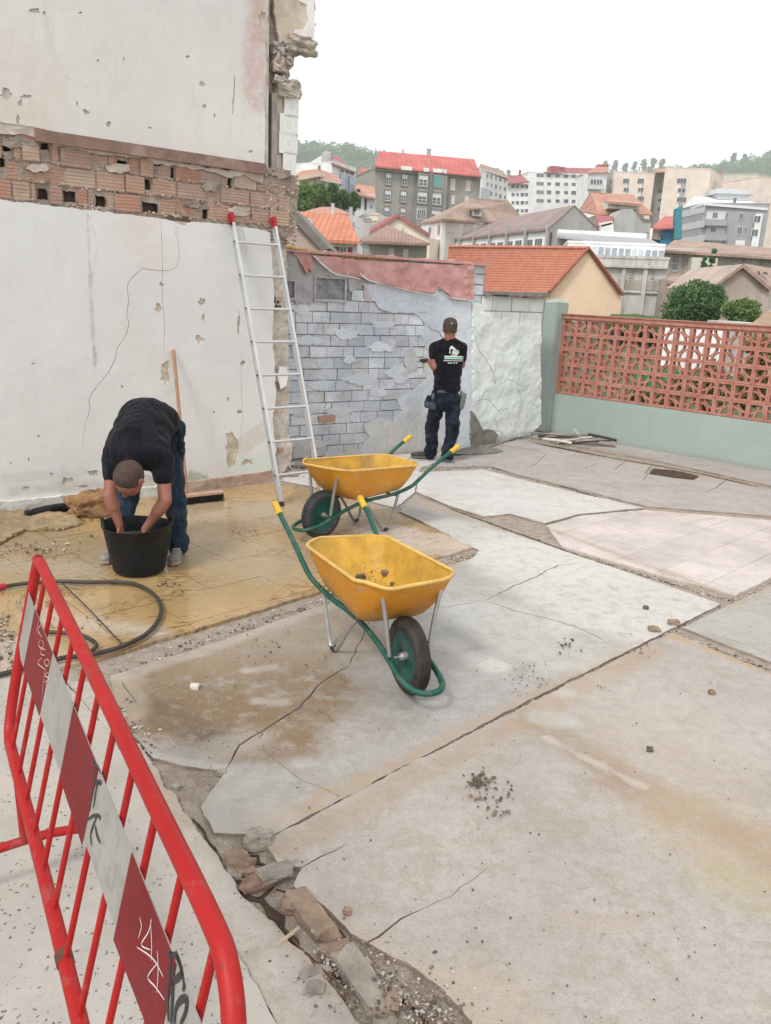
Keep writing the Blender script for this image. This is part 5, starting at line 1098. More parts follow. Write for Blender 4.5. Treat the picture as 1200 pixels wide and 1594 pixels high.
# ================================================================ RED BARRIER
T0 = gnd(62, 875, 1.05); dT = Vector((.5125, -.8587, 0)).normalized(); Dn = Vector((-.146, -.087, -.72)); nB = dT.cross(Dn).normalized()
def BP(t, h, off=0.0): return T0 + dT*t + Dn*h + nB*off
m_rd = NT('barrier_red')
def _rd(t):
    c = t.mix(t.ramp(t.noise(3, 5, .6), .3, .7), (.33, .006, .006), (.40, .010, .010)); c = t.mix(t.math('MULTIPLY', t.ramp(t.noise(38, 6, .8), .60, .65), .85), c, (.09, .035, .025))
    c = t.mix(t.math('MULTIPLY', t.ramp(t.noise(9, 7, .8), .54, .64), .55), c, (.30, .075, .06)); c = t.mix(t.math('MULTIPLY', t.ramp(t.noise(3.5, 7, .8), .55, .66), .35), c, (.20, .03, .025)); t.bump(t.noise(45, 4), .12, .002); t.fin(c, t.ramp(t.noise(12, 4), .3, .7, .38, .6), spec=.35); return t.m
m_rd = _rd(m_rd)
bar = empty('crowd_barrier', (BP(1, 1).x, BP(1, 1).y, .012), 0, 'leaning red tubular crowd barrier with a red and white striped plate', 'barrier')
P = [BP(.0, .0), BP(.5, .0), BP(1.0, -.002), BP(1.5, 0), BP(1.83, 0.0), BP(1.92, .02), BP(1.985, .10), BP(2.02, .25), BP(2.03, .6), BP(2.02, .76), BP(1.97, .82), BP(1.8, .825), BP(1.2, .825), BP(.6, .84), BP(.16, .86), BP(.05, .85), BP(.0, .78), BP(-.03, .6), BP(-.035, .3), BP(-.04, .08), BP(-.03, .02)]
mb = MB(); mb.tube(P, .0182, 14, closed=True, smooth=5); rel(mb.build('outer_tube', m_rd, smooth=True), bar)
for k in range(11):
    t = .135 + k*.1735; mb = MB(); mb.tube([BP(t, .0), BP(t, .838)], .0078, 10); rel(mb.build('bar', m_rd, smooth=True), bar)
mb = MB(); c1 = BP(1.165, .828); mb.tube([c1 - dT*.018, c1 + dT*.018], .0205, 12); rel(mb.build('rust_collar', mat('rusty_collar', (.12, .05, .03), .85, .3, 30), smooth=True), bar)
for t in (.30, 1.75):
    b0 = BP(t, .86); hx = Vector((nB.x, nB.y, 0)).normalized()
    c_ = Vector((b0.x, b0.y, 0))
    pts = [c_ - hx*.52 + Vector((0, 0, .035)), c_ - hx*.45 + Vector((0, 0, .10)), c_ - hx*.38 + Vector((0, 0, .15)), c_ + Vector((0, 0, .185)), c_ + hx*.16 + Vector((0, 0, .175)), c_ + hx*.23 + Vector((0, 0, .15)), c_ + hx*.29 + Vector((0, 0, .08)), c_ + hx*.33 + Vector((0, 0, .03))]
    mb = MB(); mb.tube(pts, .0155, 10, smooth=4); mb.tube([b0, Vector((b0.x+.005, b0.y, .18))], .015, 8)
    rel(mb.build('foot', m_rd, smooth=True), bar)
# plate with its stripes
m_pw = NT('plate_white')
def _pw(t):
    c = t.mix(t.ramp(t.noise(3, 6, .7), .3, .7), (.25, .24, .215), (.34, .33, .305)); c = t.mix(t.math('MULTIPLY', t.ramp(t.noise(9, 7, .8), .5, .62), .55), c, (.20, .18, .15)); t.fin(c, .5, spec=.3); return t.m
def _pr(t):
    c = t.mix(t.ramp(t.noise(3, 6, .7), .3, .7), (.15, .014, .016), (.21, .024, .025)); c = t.mix(t.math('MULTIPLY', t.ramp(t.noise(6, 7, .8), .5, .62), .5), c, (.09, .02, .02)); t.fin(c, .6, spec=.15); return t.m
m_pw = _pw(m_pw); m_pr = _pr(NT('plate_red'))
HT, HB0, HB1 = .165, .455, .42
hb_ = lambda t: HB0 + (HB1-HB0)*min(1, t/1.5) - max(0, t-1.5)*.12
def bar3(t, h, off): return BP(t, h, 0) - nB*(.0115 - off + 0) if False else BP(t, h, off)
OFF = -.0125 if (BP(1, .3, -1)).length < (BP(1, .3, 1)).length else .0125
sg = 1 if OFF > 0 else -1
sheet_pl = [(-.04, .16), (.0, HT), (1.9, HT), (1.97, .2), (1.97, .30), (1.92, hb_(1.92)), (.06, hb_(0)), (-.04, .42)]
o = sheet('plate', sheet_pl, [], lambda u, v, off: BP(u, v, OFF + sg*off), .002, [m_pw]); rel(o, bar)
for a0, b0, a1, b1 in ((.136, .133, .505, .497), (.85, .856, 1.165, 1.162), (1.478, 1.483, 1.782, 1.785)):
    q = [(a0, HT+.001), (a1, HT+.001), (b1, hb_(b1)-.001), (b0, hb_(b0)-.001)]
    s_o = sheet('red_stripe', q, [], lambda u, v, off: BP(u, v, OFF + sg*(off+.0012)), .001, [m_pr]); s_o.parent = o
def stroke(name, lines, w, m, parent, base=.0022):
    mb = MB()
    for ln in lines:
        P = [BP(t, h, OFF + sg*base) for t, h in ln]; n = len(P)
        if n < 2: continue
        V = []
        for i in range(n):
            d = (P[min(n-1, i+1)] - P[max(0, i-1)]).normalized(); s_ = d.cross(nB).normalized(); ww = w*(.45 + .55*math.sin(math.pi*(i+.5)/n))
            V += [P[i]+s_*ww, P[i]-s_*ww]
        mb.add(V, [(2*i, 2*i+1, 2*i+3, 2*i+2) for i in range(n-1)])
    s_o = mb.build(name, m); s_o.parent = parent; return s_o
m_ws = mat('white_scribble', (.62, .55, .52), .5, .1); m_bs = mat('black_marker', (.02, .02, .022), .4, .1)
def sm(pts, k=5):
    out = []; L = len(pts)
    for i in range(L-1):
        p0 = pts[max(0, i-1)]; p1 = pts[i]; p2 = pts[i+1]; p3 = pts[min(L-1, i+2)]
        for q in range(k):
            t = q/k; out.append(tuple(.5*(2*b+(c-a)*t+(2*a-5*b+4*c-d)*t*t+(3*b-a-3*c+d)*t**3) for a, b, c, d in zip(p0, p1, p2, p3)))
    out.append(pts[-1]); return out
def thp(x, y):
    d = ray(x, y); o_ = T0 + nB*OFF; t = (o_ - Vector((0, 0, CAM_H))).dot(nB)/d.dot(nB); q = d*t + Vector((0, 0, CAM_H)) - T0
    a, b, c = dT.dot(dT), dT.dot(Dn), Dn.dot(Dn); r1, r2 = q.dot(dT), q.dot(Dn); D_ = a*c-b*b; return ((r1*c-r2*b)/D_, (a*r2-b*r1)/D_)
def gl(*pl): return [sm([thp(x, y) for x, y in p]) for p in pl]
# tag in white: K O C S R and a long tail (first red stripe), an angular scrawl (third red stripe)
stroke('white_tag', gl([(61, 966), (59, 975), (57, 986)], [(66, 972), (60, 980), (66, 992)], [(64, 996), (61, 1003), (65, 1009), (69, 1003), (66, 996)], [(72, 1012), (66, 1010), (65, 1018), (71, 1020)], [(66, 1024), (60, 1032), (66, 1038), (71, 1042)],
       [(74, 1026), (70, 1030), (74, 1037), (78, 1030), (74, 1026)], [(73, 1040), (70, 1050), (68, 1070), (66, 1090)], [(76, 1046), (71, 1052), (79, 1056), (70, 1062)], [(74, 1060), (73, 1080)]), .0014, m_ws, o)
stroke('white_tag', gl([(238, 1430), (233, 1450), (222, 1470), (236, 1478)], [(236, 1432), (238, 1470), (237, 1495)], [(247, 1480), (248, 1510), (246, 1545)], [(215, 1474), (240, 1492), (256, 1520)], [(248, 1498), (232, 1520), (244, 1536), (258, 1556)], [(217, 1460), (222, 1442), (219, 1428)]), .0016, m_ws, o)
# tag in black
stroke('black_tag', gl([(147, 1180), (150, 1200), (146, 1225), (140, 1262)], [(157, 1216), (152, 1222), (148, 1245), (146, 1258)], [(144, 1184), (154, 1194), (158, 1202)], [(156, 1222), (158, 1218), (152, 1216), (149, 1224)], [(137, 1276), (146, 1270), (155, 1270), (157, 1277)], [(152, 1270), (146, 1285), (142, 1300), (144, 1316)], [(149, 1284), (152, 1300), (157, 1312)]), .0042, m_bs, o)
stroke('black_tag', gl([(268, 1480), (266, 1510), (262, 1550), (264, 1590)], [(262, 1484), (276, 1488), (284, 1506), (288, 1530), (286, 1542)], [(275, 1480), (282, 1500), (286, 1520)], [(273, 1594), (275, 1570), (283, 1556), (292, 1556), (290, 1575), (282, 1594)], [(268, 1530), (280, 1520), (286, 1512)], [(272, 1500), (270, 1540), (268, 1594)]), .0062, m_bs, o)
mb = MB()
for x, y in ((54, 938), (119, 1095), (165, 1203), (218, 1315)): t, h = thp(x, y); p = BP(t, h+.01, OFF+sg*.003); mb.tube([p, p+nB*sg*.002], .003, 8)
s_o = mb.build('rivet', mat('rivet_dark', (.05, .05, .05))); s_o.parent = o
# scratched letters on the top rail
mb = MB()
for a, b in (((143, 1046), (150, 1052)), ((146, 1052), (154, 1056)), ((150, 1060), (158, 1056)), ((148, 1066), (156, 1070)), ((156, 1062), (160, 1070)), ((160, 1064), (163, 1072)), ((156, 1072), (164, 1068)), ((152, 1044), (155, 1049))):
    def onr(x, y):
        d = ray(x, y); best = None
        # nearest point of the ray to the rail axis, lifted onto the tube towards the camera
        o_ = Vector((0, 0, CAM_H)); dd = d.normalized(); w0 = o_-T0; b_ = dd.dot(dT); t = (dT.dot(w0) - b_*dd.dot(w0))/(1-b_*b_); q = T0 + dT*t; s_ = (q-o_).dot(dd); pr = o_+dd*s_; off = pr-q
        k = min(.95, off.length/.0182); side = off.normalized() if off.length > 1e-6 else Vector((0, 0, 1)); return q + side*(.0186*k) - dd*(.0186*math.sqrt(1-k*k))
    mb.tube([onr(*a), onr(*b)], .0009, 4)
s_o = mb.build('scratched_letters', m_ws); rel(s_o, bar)

# dried mud film in the near tray
items = []
for _ in range(260):
    hit = bvi.ray_cast(Vector((0, 0, CAM_H)), ray(random.gauss(585, 28), random.gauss(900, 13)).normalized())
    if hit[0] is None or hit[1].z**2 < .3 or hit[0].y < 4.0: continue
    q = hit[0]; items.append((q.x, q.y, q.z, .0015+.004*random.random()**3))
o_ = stones('tray_crumbs', items, [m_gr[3], m_gr[1]]); o_.parent = wb1; o_.matrix_parent_inverse = (Matrix.Translation(wb1.location) @ Matrix.Rotation(2.015, 4, 'Z')).inverted()
# ================================================================ PEOPLE
from mathutils.bvhtree import BVHTree
def capsule(mb, p0, r0, p1, r1, n=14):
    p0, p1 = Vector(p0), Vector(p1); d = (p1-p0); L = max(d.length, 1e-5); d = d/L
    pts, rs = [], []
    for k in range(4): a = math.pi/2*(1-k/4) ; pts.append(p0 - d*r0*math.sin(a)); rs.append(max(r0*math.cos(a), r0*.05))
    pts.append(p0); rs.append(r0); pts.append(p1); rs.append(r1)
    for k in range(1, 5): a = math.pi/2*k/4; pts.append(p1 + d*r1*math.sin(a)); rs.append(max(r1*math.cos(a), r1*.05))
    mb.tube(pts, rs, n)
def ellipsoid(mb, c, r, rot=None, n=20):
    V, F = [], []
    bm = bmesh.new(); bmesh.ops.create_icosphere(bm, subdivisions=3, radius=1)
    for v in bm.verts:
        p = Vector((v.co.x*r[0], v.co.y*r[1], v.co.z*r[2])); V.append((rot @ p if rot is not None else p) + Vector(c))
    F = [tuple(v.index for v in f.verts) for f in bm.faces]; bm.free(); mb.add(V, F)
def remesh(mb, voxel, it, name, folds=None):
    me = mesh_np('tmp', mb.V, mb.F); o = bpy.data.objects.new('tmp', me); COL.objects.link(o)
    m = o.modifiers.new('r', 'REMESH'); m.mode = 'VOXEL'; m.voxel_size = voxel
    if it: s = o.modifiers.new('s', 'SMOOTH'); s.factor = .5; s.iterations = it
    dg = bpy.context.evaluated_depsgraph_get(); dg.update(); ev = o.evaluated_get(dg); nm = bpy.data.meshes.new_from_object(ev)
    bpy.data.objects.remove(o); nm.name = name
    if folds:
        nrm = [v.normal.copy() for v in nm.vertices]
        for v, q in zip(nm.vertices, nrm): v.co = v.co + q*folds(v.co)
        nm.update()
    return nm
def linkr(name, me, m, root, par=None):
    o = link(name, me, m, par or root, smooth=True)
    if par is None: o.location = -root.location
    return o
def hand(mb, wrist, dirv, palm, size=1.0, curl=.6, thumb=1):
    dirv = Vector(dirv).normalized(); palm = Vector(palm); palm = (palm - dirv*palm.dot(dirv)).normalized(); side = dirv.cross(palm)
    w = Vector(wrist); c = w + dirv*.05*size
    for s in (-1.2, -.4, .4, 1.2): capsule(mb, w + side*s*.012*size, .014*size, w + dirv*.085*size + side*s*.019*size, .0115*size, 8)
    for i, (s, L) in enumerate(((-1.2, .066), (-.4, .078), (.4, .074), (1.2, .058))):
        b = w + dirv*.088*size + side*s*.019*size; d = (dirv + palm*curl*.4).normalized(); a1 = b + d*L*.45*size; d2 = (dirv + palm*curl*1.3).normalized(); a2 = a1 + d2*L*.33*size; d3 = (dirv*.6 + palm*curl*1.9).normalized(); a3 = a2 + d3*L*.25*size
        capsule(mb, b, .0095*size, a1, .0088*size, 7); capsule(mb, a1, .0088*size, a2, .008*size, 7); capsule(mb, a2, .008*size, a3, .007*size, 7)
    tb = w + dirv*.025*size + side*thumb*.026*size; t1 = tb + (dirv*.6 + side*thumb*.7 + palm*.3).normalized()*.04*size; t2 = t1 + (dirv*.9 + side*thumb*.2 + palm*.5).normalized()*.032*size
    capsule(mb, tb, .0125*size, t1, .0105*size, 7); capsule(mb, t1, .0105*size, t2, .0085*size, 7)
m_skin = NT('skin')
def _sk(t):
    c = t.mix(t.ramp(t.noise(9, 5, .6), .3, .7), (.24, .095, .060), (.33, .14, .09)); c = t.mix(t.math('MULTIPLY', t.ramp(t.noise(40, 4, .7), .6, .75), .3), c, (.28, .12, .08)); t.bump(t.noise(90, 3), .15, .002)
    t.bs.inputs['Subsurface Weight'].default_value = .1; t.bs.inputs['Subsurface Scale'].default_value = .01; t.bs.inputs['Subsurface Radius'].default_value = (1, .35, .2); t.fin(c, .5); return t.m
m_skin = _sk(m_skin)
def cloth_mat(name, col, lite, amt, fs):
    t = NT(name); c = t.mix(t.ramp(t.noise(5, 6, .7), .3, .7), tuple(x*.75 for x in col), tuple(x*1.3 for x in col)); c = t.mix(t.math('MULTIPLY', t.ramp(t.noise(7, 7, .75), .5, .68), amt), c, lite)
    c = t.mix(t.math('MULTIPLY', t.ramp(t.noise(45, 4, .7), .62, .7), amt*.7), c, lite)
    mp = t.n('ShaderNodeMapping'); t.l(t.pos, mp.inputs[0]); mp.inputs['Scale'].default_value = (1, 1, .45); mp.inputs['Rotation'].default_value = (.3, .5, 0)
    b = t.bump(t.noise(fs, 3, .5, mp.outputs[0], dist=1.2), .8, .05); b = t.bump(t.noise(fs*3.2, 4, .6, dist=.8), .5, .015, b); t.bump(t.noise(220, 2), .3, .002, b)
    t.bs.inputs['Sheen Weight'].default_value = .08; t.fin(c, .95, spec=.12); return t.m
m_shirt = cloth_mat('black_cotton', (.006, .0065, .010), (.03, .03, .034), .35, 9)
m_navy = cloth_mat('navy_work_cloth', (.008, .011, .022), (.07, .08, .10), .55, 10)
m_jean = cloth_mat('dusty_jeans', (.016, .028, .046), (.11, .14, .17), .6, 11)
def cloth_fold(seed, a, axis=(1, 1, .35), f=7.0):
    ax_ = Vector(axis)
    return lambda p: a*(noise.noise(Vector((p.x*ax_.x, p.y*ax_.y, p.z*ax_.z))*f*1.6 + Vector((seed, 0, 0))) - .5*abs(noise.noise(Vector((p.x*ax_.x, p.y*ax_.y, p.z*ax_.z))*f*3.0 + Vector((0, seed, 0)))))
def shoe(name, root, heel, dirv, L, m_up, m_sole, laces=None):
    d = Vector((dirv[0], dirv[1], 0)).normalized(); s = Vector((-d.y, d.x, 0)); h = Vector(heel)
    T = Matrix((d, s, Vector((0, 0, 1)))).transposed()
    mb = MB()
    ellipsoid(mb, h + d*.05 + Vector((0, 0, .055)), (.055, .038, .045), T); ellipsoid(mb, h + d*L*.5 + Vector((0, 0, .042)), (L*.34, .042, .036), T); ellipsoid(mb, h + d*L*.78 + Vector((0, 0, .034)), (L*.23, .048, .03), T)
    capsule(mb, h + d*.06 + Vector((0, 0, .08)), .042, h + d*.055 + Vector((0, 0, .11)), .04)
    up = linkr(name, remesh(mb, .008, 3, name), m_up, root)
    mb = MB(); P = [(-.008, .030), (.0, .036), (L*.3, .036), (L*.55, .046), (L*.8, .050), (L*.95, .036), (L*1.01, .0)]
    poly = [(a, b) for a, b in P] + [(a, -b) for a, b in P[-2::-1]]
    V = [h + d*a + s*b + Vector((0, 0, z)) for z in (.002, .026) for a, b in poly]; n = len(poly)
    mb.add(V, [tuple(range(n-1, -1, -1)), tuple(range(n, 2*n))] + [(i, (i+1) % n, n+(i+1) % n, n+i) for i in range(n)])
    so_ = mb.build('sole', m_sole); so_.parent = up
    if laces:
        mb = MB()
        for k in range(5):
            c = h + d*(L*(.38+.07*k)) + Vector((0, 0, .084-.007*k)); mb.tube([c - s*.026 + d*.008 - Vector((0, 0, .004)), c + Vector((0, 0, .003)), c + s*.026 - d*.008 - Vector((0, 0, .004))], .0035, 6, smooth=2); mb.tube([c + s*.026 + d*.008 - Vector((0, 0, .004)), c + Vector((0, 0, .004)), c - s*.026 - d*.008 - Vector((0, 0, .004))], .003, 6, smooth=2)
        l = mb.build('laces', laces); l.parent = up
    return up
def decal(name, polys, target_bvh, m, root, lift=.003, grid=2.0):
    obs = []
    for poly in polys:
        def to3(u, v, off):
            d = ray(u, v).normalized(); o_ = Vector((0, 0, CAM_H)); hit = target_bvh.ray_cast(o_, d)
            p = hit[0] if hit[0] is not None else o_ + d*9.7
            return p - d*(lift + off*.0)
        P = [Vector(p) for p in jag(poly, grid, 0.0)]; n = len(P)
        X0, Y0 = min(p.x for p in P), min(p.y for p in P); X1, Y1 = max(p.x for p in P), max(p.y for p in P)
        pts = P + [Vector((x, y)) for x in np.arange(X0+1, X1, grid) for y in np.arange(Y0+1, Y1, grid) if inside(poly, np.array([x]), np.array([y]))[0]]
        V, E, F, *_ = geometry.delaunay_2d_cdt(pts, [(i, (i+1) % n) for i in range(n)], [], 0, 1e-6)
        C = np.array([[sum(V[i].x for i in f)/len(f), sum(V[i].y for i in f)/len(f)] for f in F]); k = inside(poly, C[:,0], C[:,1])
        obs.append(([to3(v.x, v.y, 0) for v in V], [f for f, kk in zip(F, k) if kk]))
    mb = MB()
    for V, F in obs: mb.add(V, F)
    o = mb.build(name, m); return o

# ---------------------------------------------------------------- the worker bending over the bucket
mroot = empty('person', (-1.74, 5.72, 0), 0, 'person in black t shirt and dark jeans bent over the bucket with both arms inside', 'person')
pel = at(232, 662, 5.98); wst = at(231, 652, 5.82); chs = at(216, 684, 5.60); uch = at(212, 706, 5.48); nck = at(204, 728, 5.36); hdc = at(201, 744, 5.24)
shL = at(176, 716, 5.47); shR = at(253, 716, 5.50); elL = at(171, 772, 5.38); wrL = at(186, 818, 5.38); elR = at(257, 780, 5.40); wrR = at(226, 824, 5.38)
hpL = at(207, 682, 5.98); hpR = at(262, 680, 5.98); knL = at(199, 775, 5.86); knR = at(272, 764, 5.88); anL = Vector((-1.985, 5.72, .12)); anR = Vector((-1.545, 5.76, .12))
mb = MB()
for a, ra, b, rb in ((pel, .09, wst, .09), (wst, .09, chs, .09), (chs, .09, uch, .085), (uch, .08, nck, .062), (nck, .062, hdc, .06), (shL, .052, uch, .07), (shR, .052, uch, .07),
                     (shL, .052, elL, .046), (elL, .046, wrL, .029), (shR, .052, elR, .046), (elR, .046, wrR, .029), (hpL, .085, knL, .055), (knL, .055, anL, .035), (hpR, .085, knR, .055), (knR, .055, anR, .035)): capsule(mb, a, ra, b, rb)
# muscle swell of the forearms
for e, w in ((elL, wrL), (elR, wrR)): capsule(mb, e.lerp(w, .1), .048, e.lerp(w, .38), .046)
hrot = (Matrix.Rotation(math.radians(-24), 3, 'Z') @ Matrix.Rotation(math.radians(74), 3, 'X')); hrot = Matrix.Rotation(math.radians(10), 3, 'Y') @ hrot
ellipsoid(mb, hdc, (.088, .112, .112), hrot); ellipsoid(mb, hdc + hrot @ Vector((0, -.045, -.055)), (.062, .07, .07), hrot)
ellipsoid(mb, hdc + hrot @ Vector((0, -.118, -.02)), (.014, .02, .028), hrot)              # nose
for s in (-1, 1):
    ellipsoid(mb, hdc + hrot @ Vector((s*.092, .005, -.015)), (.010, .020, .034), hrot); ellipsoid(mb, hdc + hrot @ Vector((s*.035, -.098, .005)), (.018, .012, .008), hrot)
ellipsoid(mb, hdc + hrot @ Vector((0, -.105, -.065)), (.026, .012, .010), hrot)
hand(mb, wrL, (.25, -.1, -1), (.7, -.2, .2), .98, .7, 1); hand(mb, wrR, (-.35, -.1, -1), (-.7, -.2, .2), .98, .7, -1)
body = linkr('body', remesh(mb, .0075, 3, 'body'), m_skin, mroot)
mb = MB(); ellipsoid(mb, hdc + hrot @ Vector((0, .012, .012)), (.0935, .112, .1115), hrot)
hm = remesh(mb, .008, 1, 'hair')
bm = bmesh.new(); bm.from_mesh(hm)
inv = hrot.transposed()
kill = [v for v in bm.verts if (inv @ (v.co-hdc)).z < -.06 + .75*max(0, -(inv @ (v.co-hdc)).y + .01)]
bmesh.ops.delete(bm, geom=kill, context='VERTS'); bm.to_mesh(hm); bm.free()
m_hair = NT('cropped_hair')
def _hr(t):
    c = t.mix(t.ramp(t.noise(14, 6, .7), .3, .7), (.030, .020, .016), (.075, .045, .034)); c = t.mix(t.math('MULTIPLY', t.ramp(t.noise(160, 2, .6), .5, .65), .4), c, (.15, .085, .06)); t.bump(t.noise(220, 2), .5, .003); t.fin(c, .85); return t.m
m_hair = _hr(m_hair); hair = linkr('hair', hm, m_hair, mroot)
# shirt
def lerp(a, b, t): return a.lerp(b, t)
mb = MB(); rz = Matrix.Rotation(0, 3, 'Z')
for a, ra, b, rb in ((lerp(pel, wst, .3), .165, wst, .17), (wst, .17, chs, .17), (shL, .082, lerp(shL, elL, .40), .073), (shR, .082, lerp(shR, elR, .40), .075), (uch, .10, nck + (uch-nck)*.35, .085)): capsule(mb, a, ra, b, rb, 20)
def plate(c, up, side, r, tilt=None):   # flattened ellipsoid: r = (half width along side, half thickness, half length along up)
    up = Vector(up).normalized(); side = Vector(side); side = (side - up*side.dot(up)).normalized(); nn = side.cross(up)
    return (c, r, Matrix((side, nn, up)).transposed())
spine = (uch - wst)
for c, r in ((lerp(pel, wst, .1), (.232, .165, .12)), (lerp(pel, wst, .6), (.232, .16, .14)), (wst, (.228, .155, .16)), (lerp(wst, chs, .5), (.222, .15, .17)), (chs, (.222, .145, .17)), (lerp(chs, uch, .5), (.228, .13, .15)), (uch, (.232, .115, .14))):
    c_, r_, R_ = plate(c, spine, (1, 0, 0), r); ellipsoid(mb, c_, r_, R_)
fs1 = cloth_fold(3, .022, (1, .7, .7), 4.2)
sm1 = remesh(mb, .010, 14, 'shirt', fs1)
bm = bmesh.new(); bm.from_mesh(sm1)   # open ends: sleeves cut across the arm, hem cut behind the waist
for e_, s_, cut in ((elL, shL, .40), (elR, shR, .40)):
    pl = lerp(s_, e_, cut+.12); nv = (e_-s_).normalized(); bmesh.ops.bisect_plane(bm, geom=bm.verts[:]+bm.edges[:]+bm.faces[:], plane_co=pl, plane_no=nv, clear_outer=True) if False else None
bm.to_mesh(sm1); bm.free()
shirt = linkr('shirt', sm1, m_shirt, mroot)
mb = MB()
hem = []
for k in range(33):
    a = math.pi*k/32; c_, r_, R_ = plate(lerp(pel, wst, .25), spine, (1, 0, 0), (.222, .17, .1)); hem.append(c_ + R_ @ Vector((r_[0]*math.cos(a), r_[1]*math.sin(a), .0)))
# jeans
mb = MB()
for c, r in ((pel, (.19, .14, .13)), (lerp(pel, lerp(hpL, hpR, .5), .8), (.195, .145, .13))):
    ellipsoid(mb, c, r)
for h_, k_, a_ in ((hpL, knL, anL), (hpR, knR, anR)):
    capsule(mb, h_, .112, k_, .085, 18); capsule(mb, k_, .085, a_ + Vector((0, 0, .0)), .072, 18); capsule(mb, a_ + Vector((0, -.01, .03)), .080, a_ + Vector((0, -.01, -.035)), .082, 16)
jm = remesh(mb, .010, 4, 'jeans', cloth_fold(8, .020, (1, 1, 1.5), 6)); linkr('trousers', jm, m_jean, mroot)
mb = MB(); capsule(mb, at(283, 690, 5.9), .026, at(283, 704, 5.9), .020); capsule(mb, at(279, 664, 5.96), .05, at(280, 674, 5.96), .045); linkr('pocket', remesh(mb, .008, 2, 'pocket'), m_jean, mroot)
m_shoe = mat('worn_trainer', (.20, .19, .175), .8, .3, 14, (.42, .39, .35), .6, .4, 60); m_sole = mat('dusty_sole', (.30, .26, .215), .85, .25, 14); m_lace = mat('white_lace', (.6, .58, .54), .8)
shoe('shoe', mroot, Vector((-1.545, 5.80, .014)), (.05, -1), .29, m_shoe, m_sole, m_lace)
shoe('shoe', mroot, Vector((-1.985, 5.76, .014)), (-.12, -1), .29, m_shoe, m_sole, m_lace)

# ---------------------------------------------------------------- the worker facing the rear wall
Y2 = 9.80
r2 = empty('person', (.62, 9.85, 0), 0, 'person in brown cap, black printed t shirt and dark work trousers facing the rear wall', 'person')
hd = at(700.5, 511, Y2-.02); nk = at(700, 524, Y2-.02); uc = at(698, 539, Y2); ch = at(697, 560, Y2+.02); ws = at(696, 594, Y2+.02); pv = at(693, 616, Y2+.02)
sL = at(677, 542, Y2+.02); sR = at(719, 542, Y2+.02); eL = at(676, 571, Y2-.02); wL = at(669, 563, Y2+.19); eR = at(718, 568, Y2+.13); wR = at(703, 566, Y2+.30)
hL = at(682, 622, Y2+.02); hR = at(704, 622, Y2+.02); kL = at(672, 663, Y2+.13); kR = at(705, 664, Y2+.02); aL = Vector((.535, 9.93, .11)); aR = Vector((.735, 9.83, .11))
mb = MB()
for a, ra, b, rb in ((pv, .08, ws, .08), (ws, .08, ch, .08), (ch, .08, uc, .06), (uc, .06, nk, .066), (nk, .066, hd, .064), (sL, .050, uc, .05), (sR, .050, uc, .05), (sL, .050, eL, .048), (eL, .047, wL, .031), (sR, .050, eR, .048), (eR, .047, wR, .031),
                     (hL, .085, kL, .056), (kL, .055, aL, .038), (hR, .085, kR, .056), (kR, .055, aR, .038)): capsule(mb, a, ra, b, rb)
capsule(mb, lerp(eL, wL, .05), .050, lerp(eL, wL, .4), .047); capsule(mb, lerp(sL, eL, .35), .056, lerp(sL, eL, .7), .052)
ellipsoid(mb, hd, (.076, .098, .108)); ellipsoid(mb, hd + Vector((0, .05, -.055)), (.055, .055, .06)); ellipsoid(mb, hd + Vector((0, .105, -.015)), (.013, .022, .024)); ellipsoid(mb, hd + Vector((0, .092, -.055)), (.024, .012, .009))
for s in (-1, 1): ellipsoid(mb, hd + Vector((s*.079, .008, -.018)), (.011, .020, .032)); ellipsoid(mb, hd + Vector((s*.032, .088, .008)), (.016, .012, .008)); capsule(mb, nk + Vector((s*.02, -.01, 0)), .03, uc + Vector((s*.05, .0, -.02)), .04)
hand(mb, wL, (-.45, .6, .2), (.3, .2, -.8), 1.0, .9, 1); hand(mb, wR, (-.5, .6, .2), (-.5, 0, -.8), 1.0, .8, 1)
linkr('body', remesh(mb, .0085, 3, 'body'), m_skin, r2)
mb = MB()
for a, ra, b, rb in ((sL, .072, lerp(sL, eL, .38), .068), (sR, .074, lerp(sR, eR, .62), .066), (uc, .10, nk + (uc-nk)*.30, .070), (sL, .06, nk + (uc-nk)*.4, .06), (sR, .06, nk + (uc-nk)*.4, .06)): capsule(mb, a, ra, b, rb, 18)
for c, r in ((uc + Vector((0, 0, -.02)), (.165, .105, .075)), (ch, (.195, .125, .16)), (lerp(ch, ws, .5), (.180, .12, .17)), (ws, (.170, .12, .13)), (ws + Vector((0, 0, -.07)), (.176, .125, .10))): ellipsoid(mb, c, r)
s2 = remesh(mb, .0095, 5, 'shirt', cloth_fold(12, .014, (1, 1, .5), 5.5)); sh2 = linkr('shirt', s2, m_shirt, r2)
bv = BVHTree.FromPolygons([v.co[:] for v in s2.vertices], [tuple(p.vertices) for p in s2.polygons])
mb = MB()
ellipsoid(mb, pv, (.172, .13, .13)); ellipsoid(mb, lerp(hL, hR, .5) + Vector((0, -.025, -.02)), (.165, .125, .11))
for h_, k_, a_ in ((hL, kL, aL), (hR, kR, aR)): capsule(mb, h_, .108, k_, .088, 18); capsule(mb, k_, .088, a_ + Vector((0, 0, .08)), .076, 18); capsule(mb, a_ + Vector((0, 0, .06)), .078, a_ + Vector((0, .0, -.03)), .082, 16)
capsule(mb, at(665, 632, Y2), .035, at(667, 620, Y2), .04); capsule(mb, at(716, 636, Y2), .03, at(718, 622, Y2), .035)
j2 = remesh(mb, .010, 3, 'trousers', cloth_fold(19, .022, (1, 1, 1.4), 6)); tr2 = linkr('trousers', j2, m_navy, r2)
bvt = BVHTree.FromPolygons([v.co[:] for v in j2.vertices], [tuple(p.vertices) for p in j2.polygons])
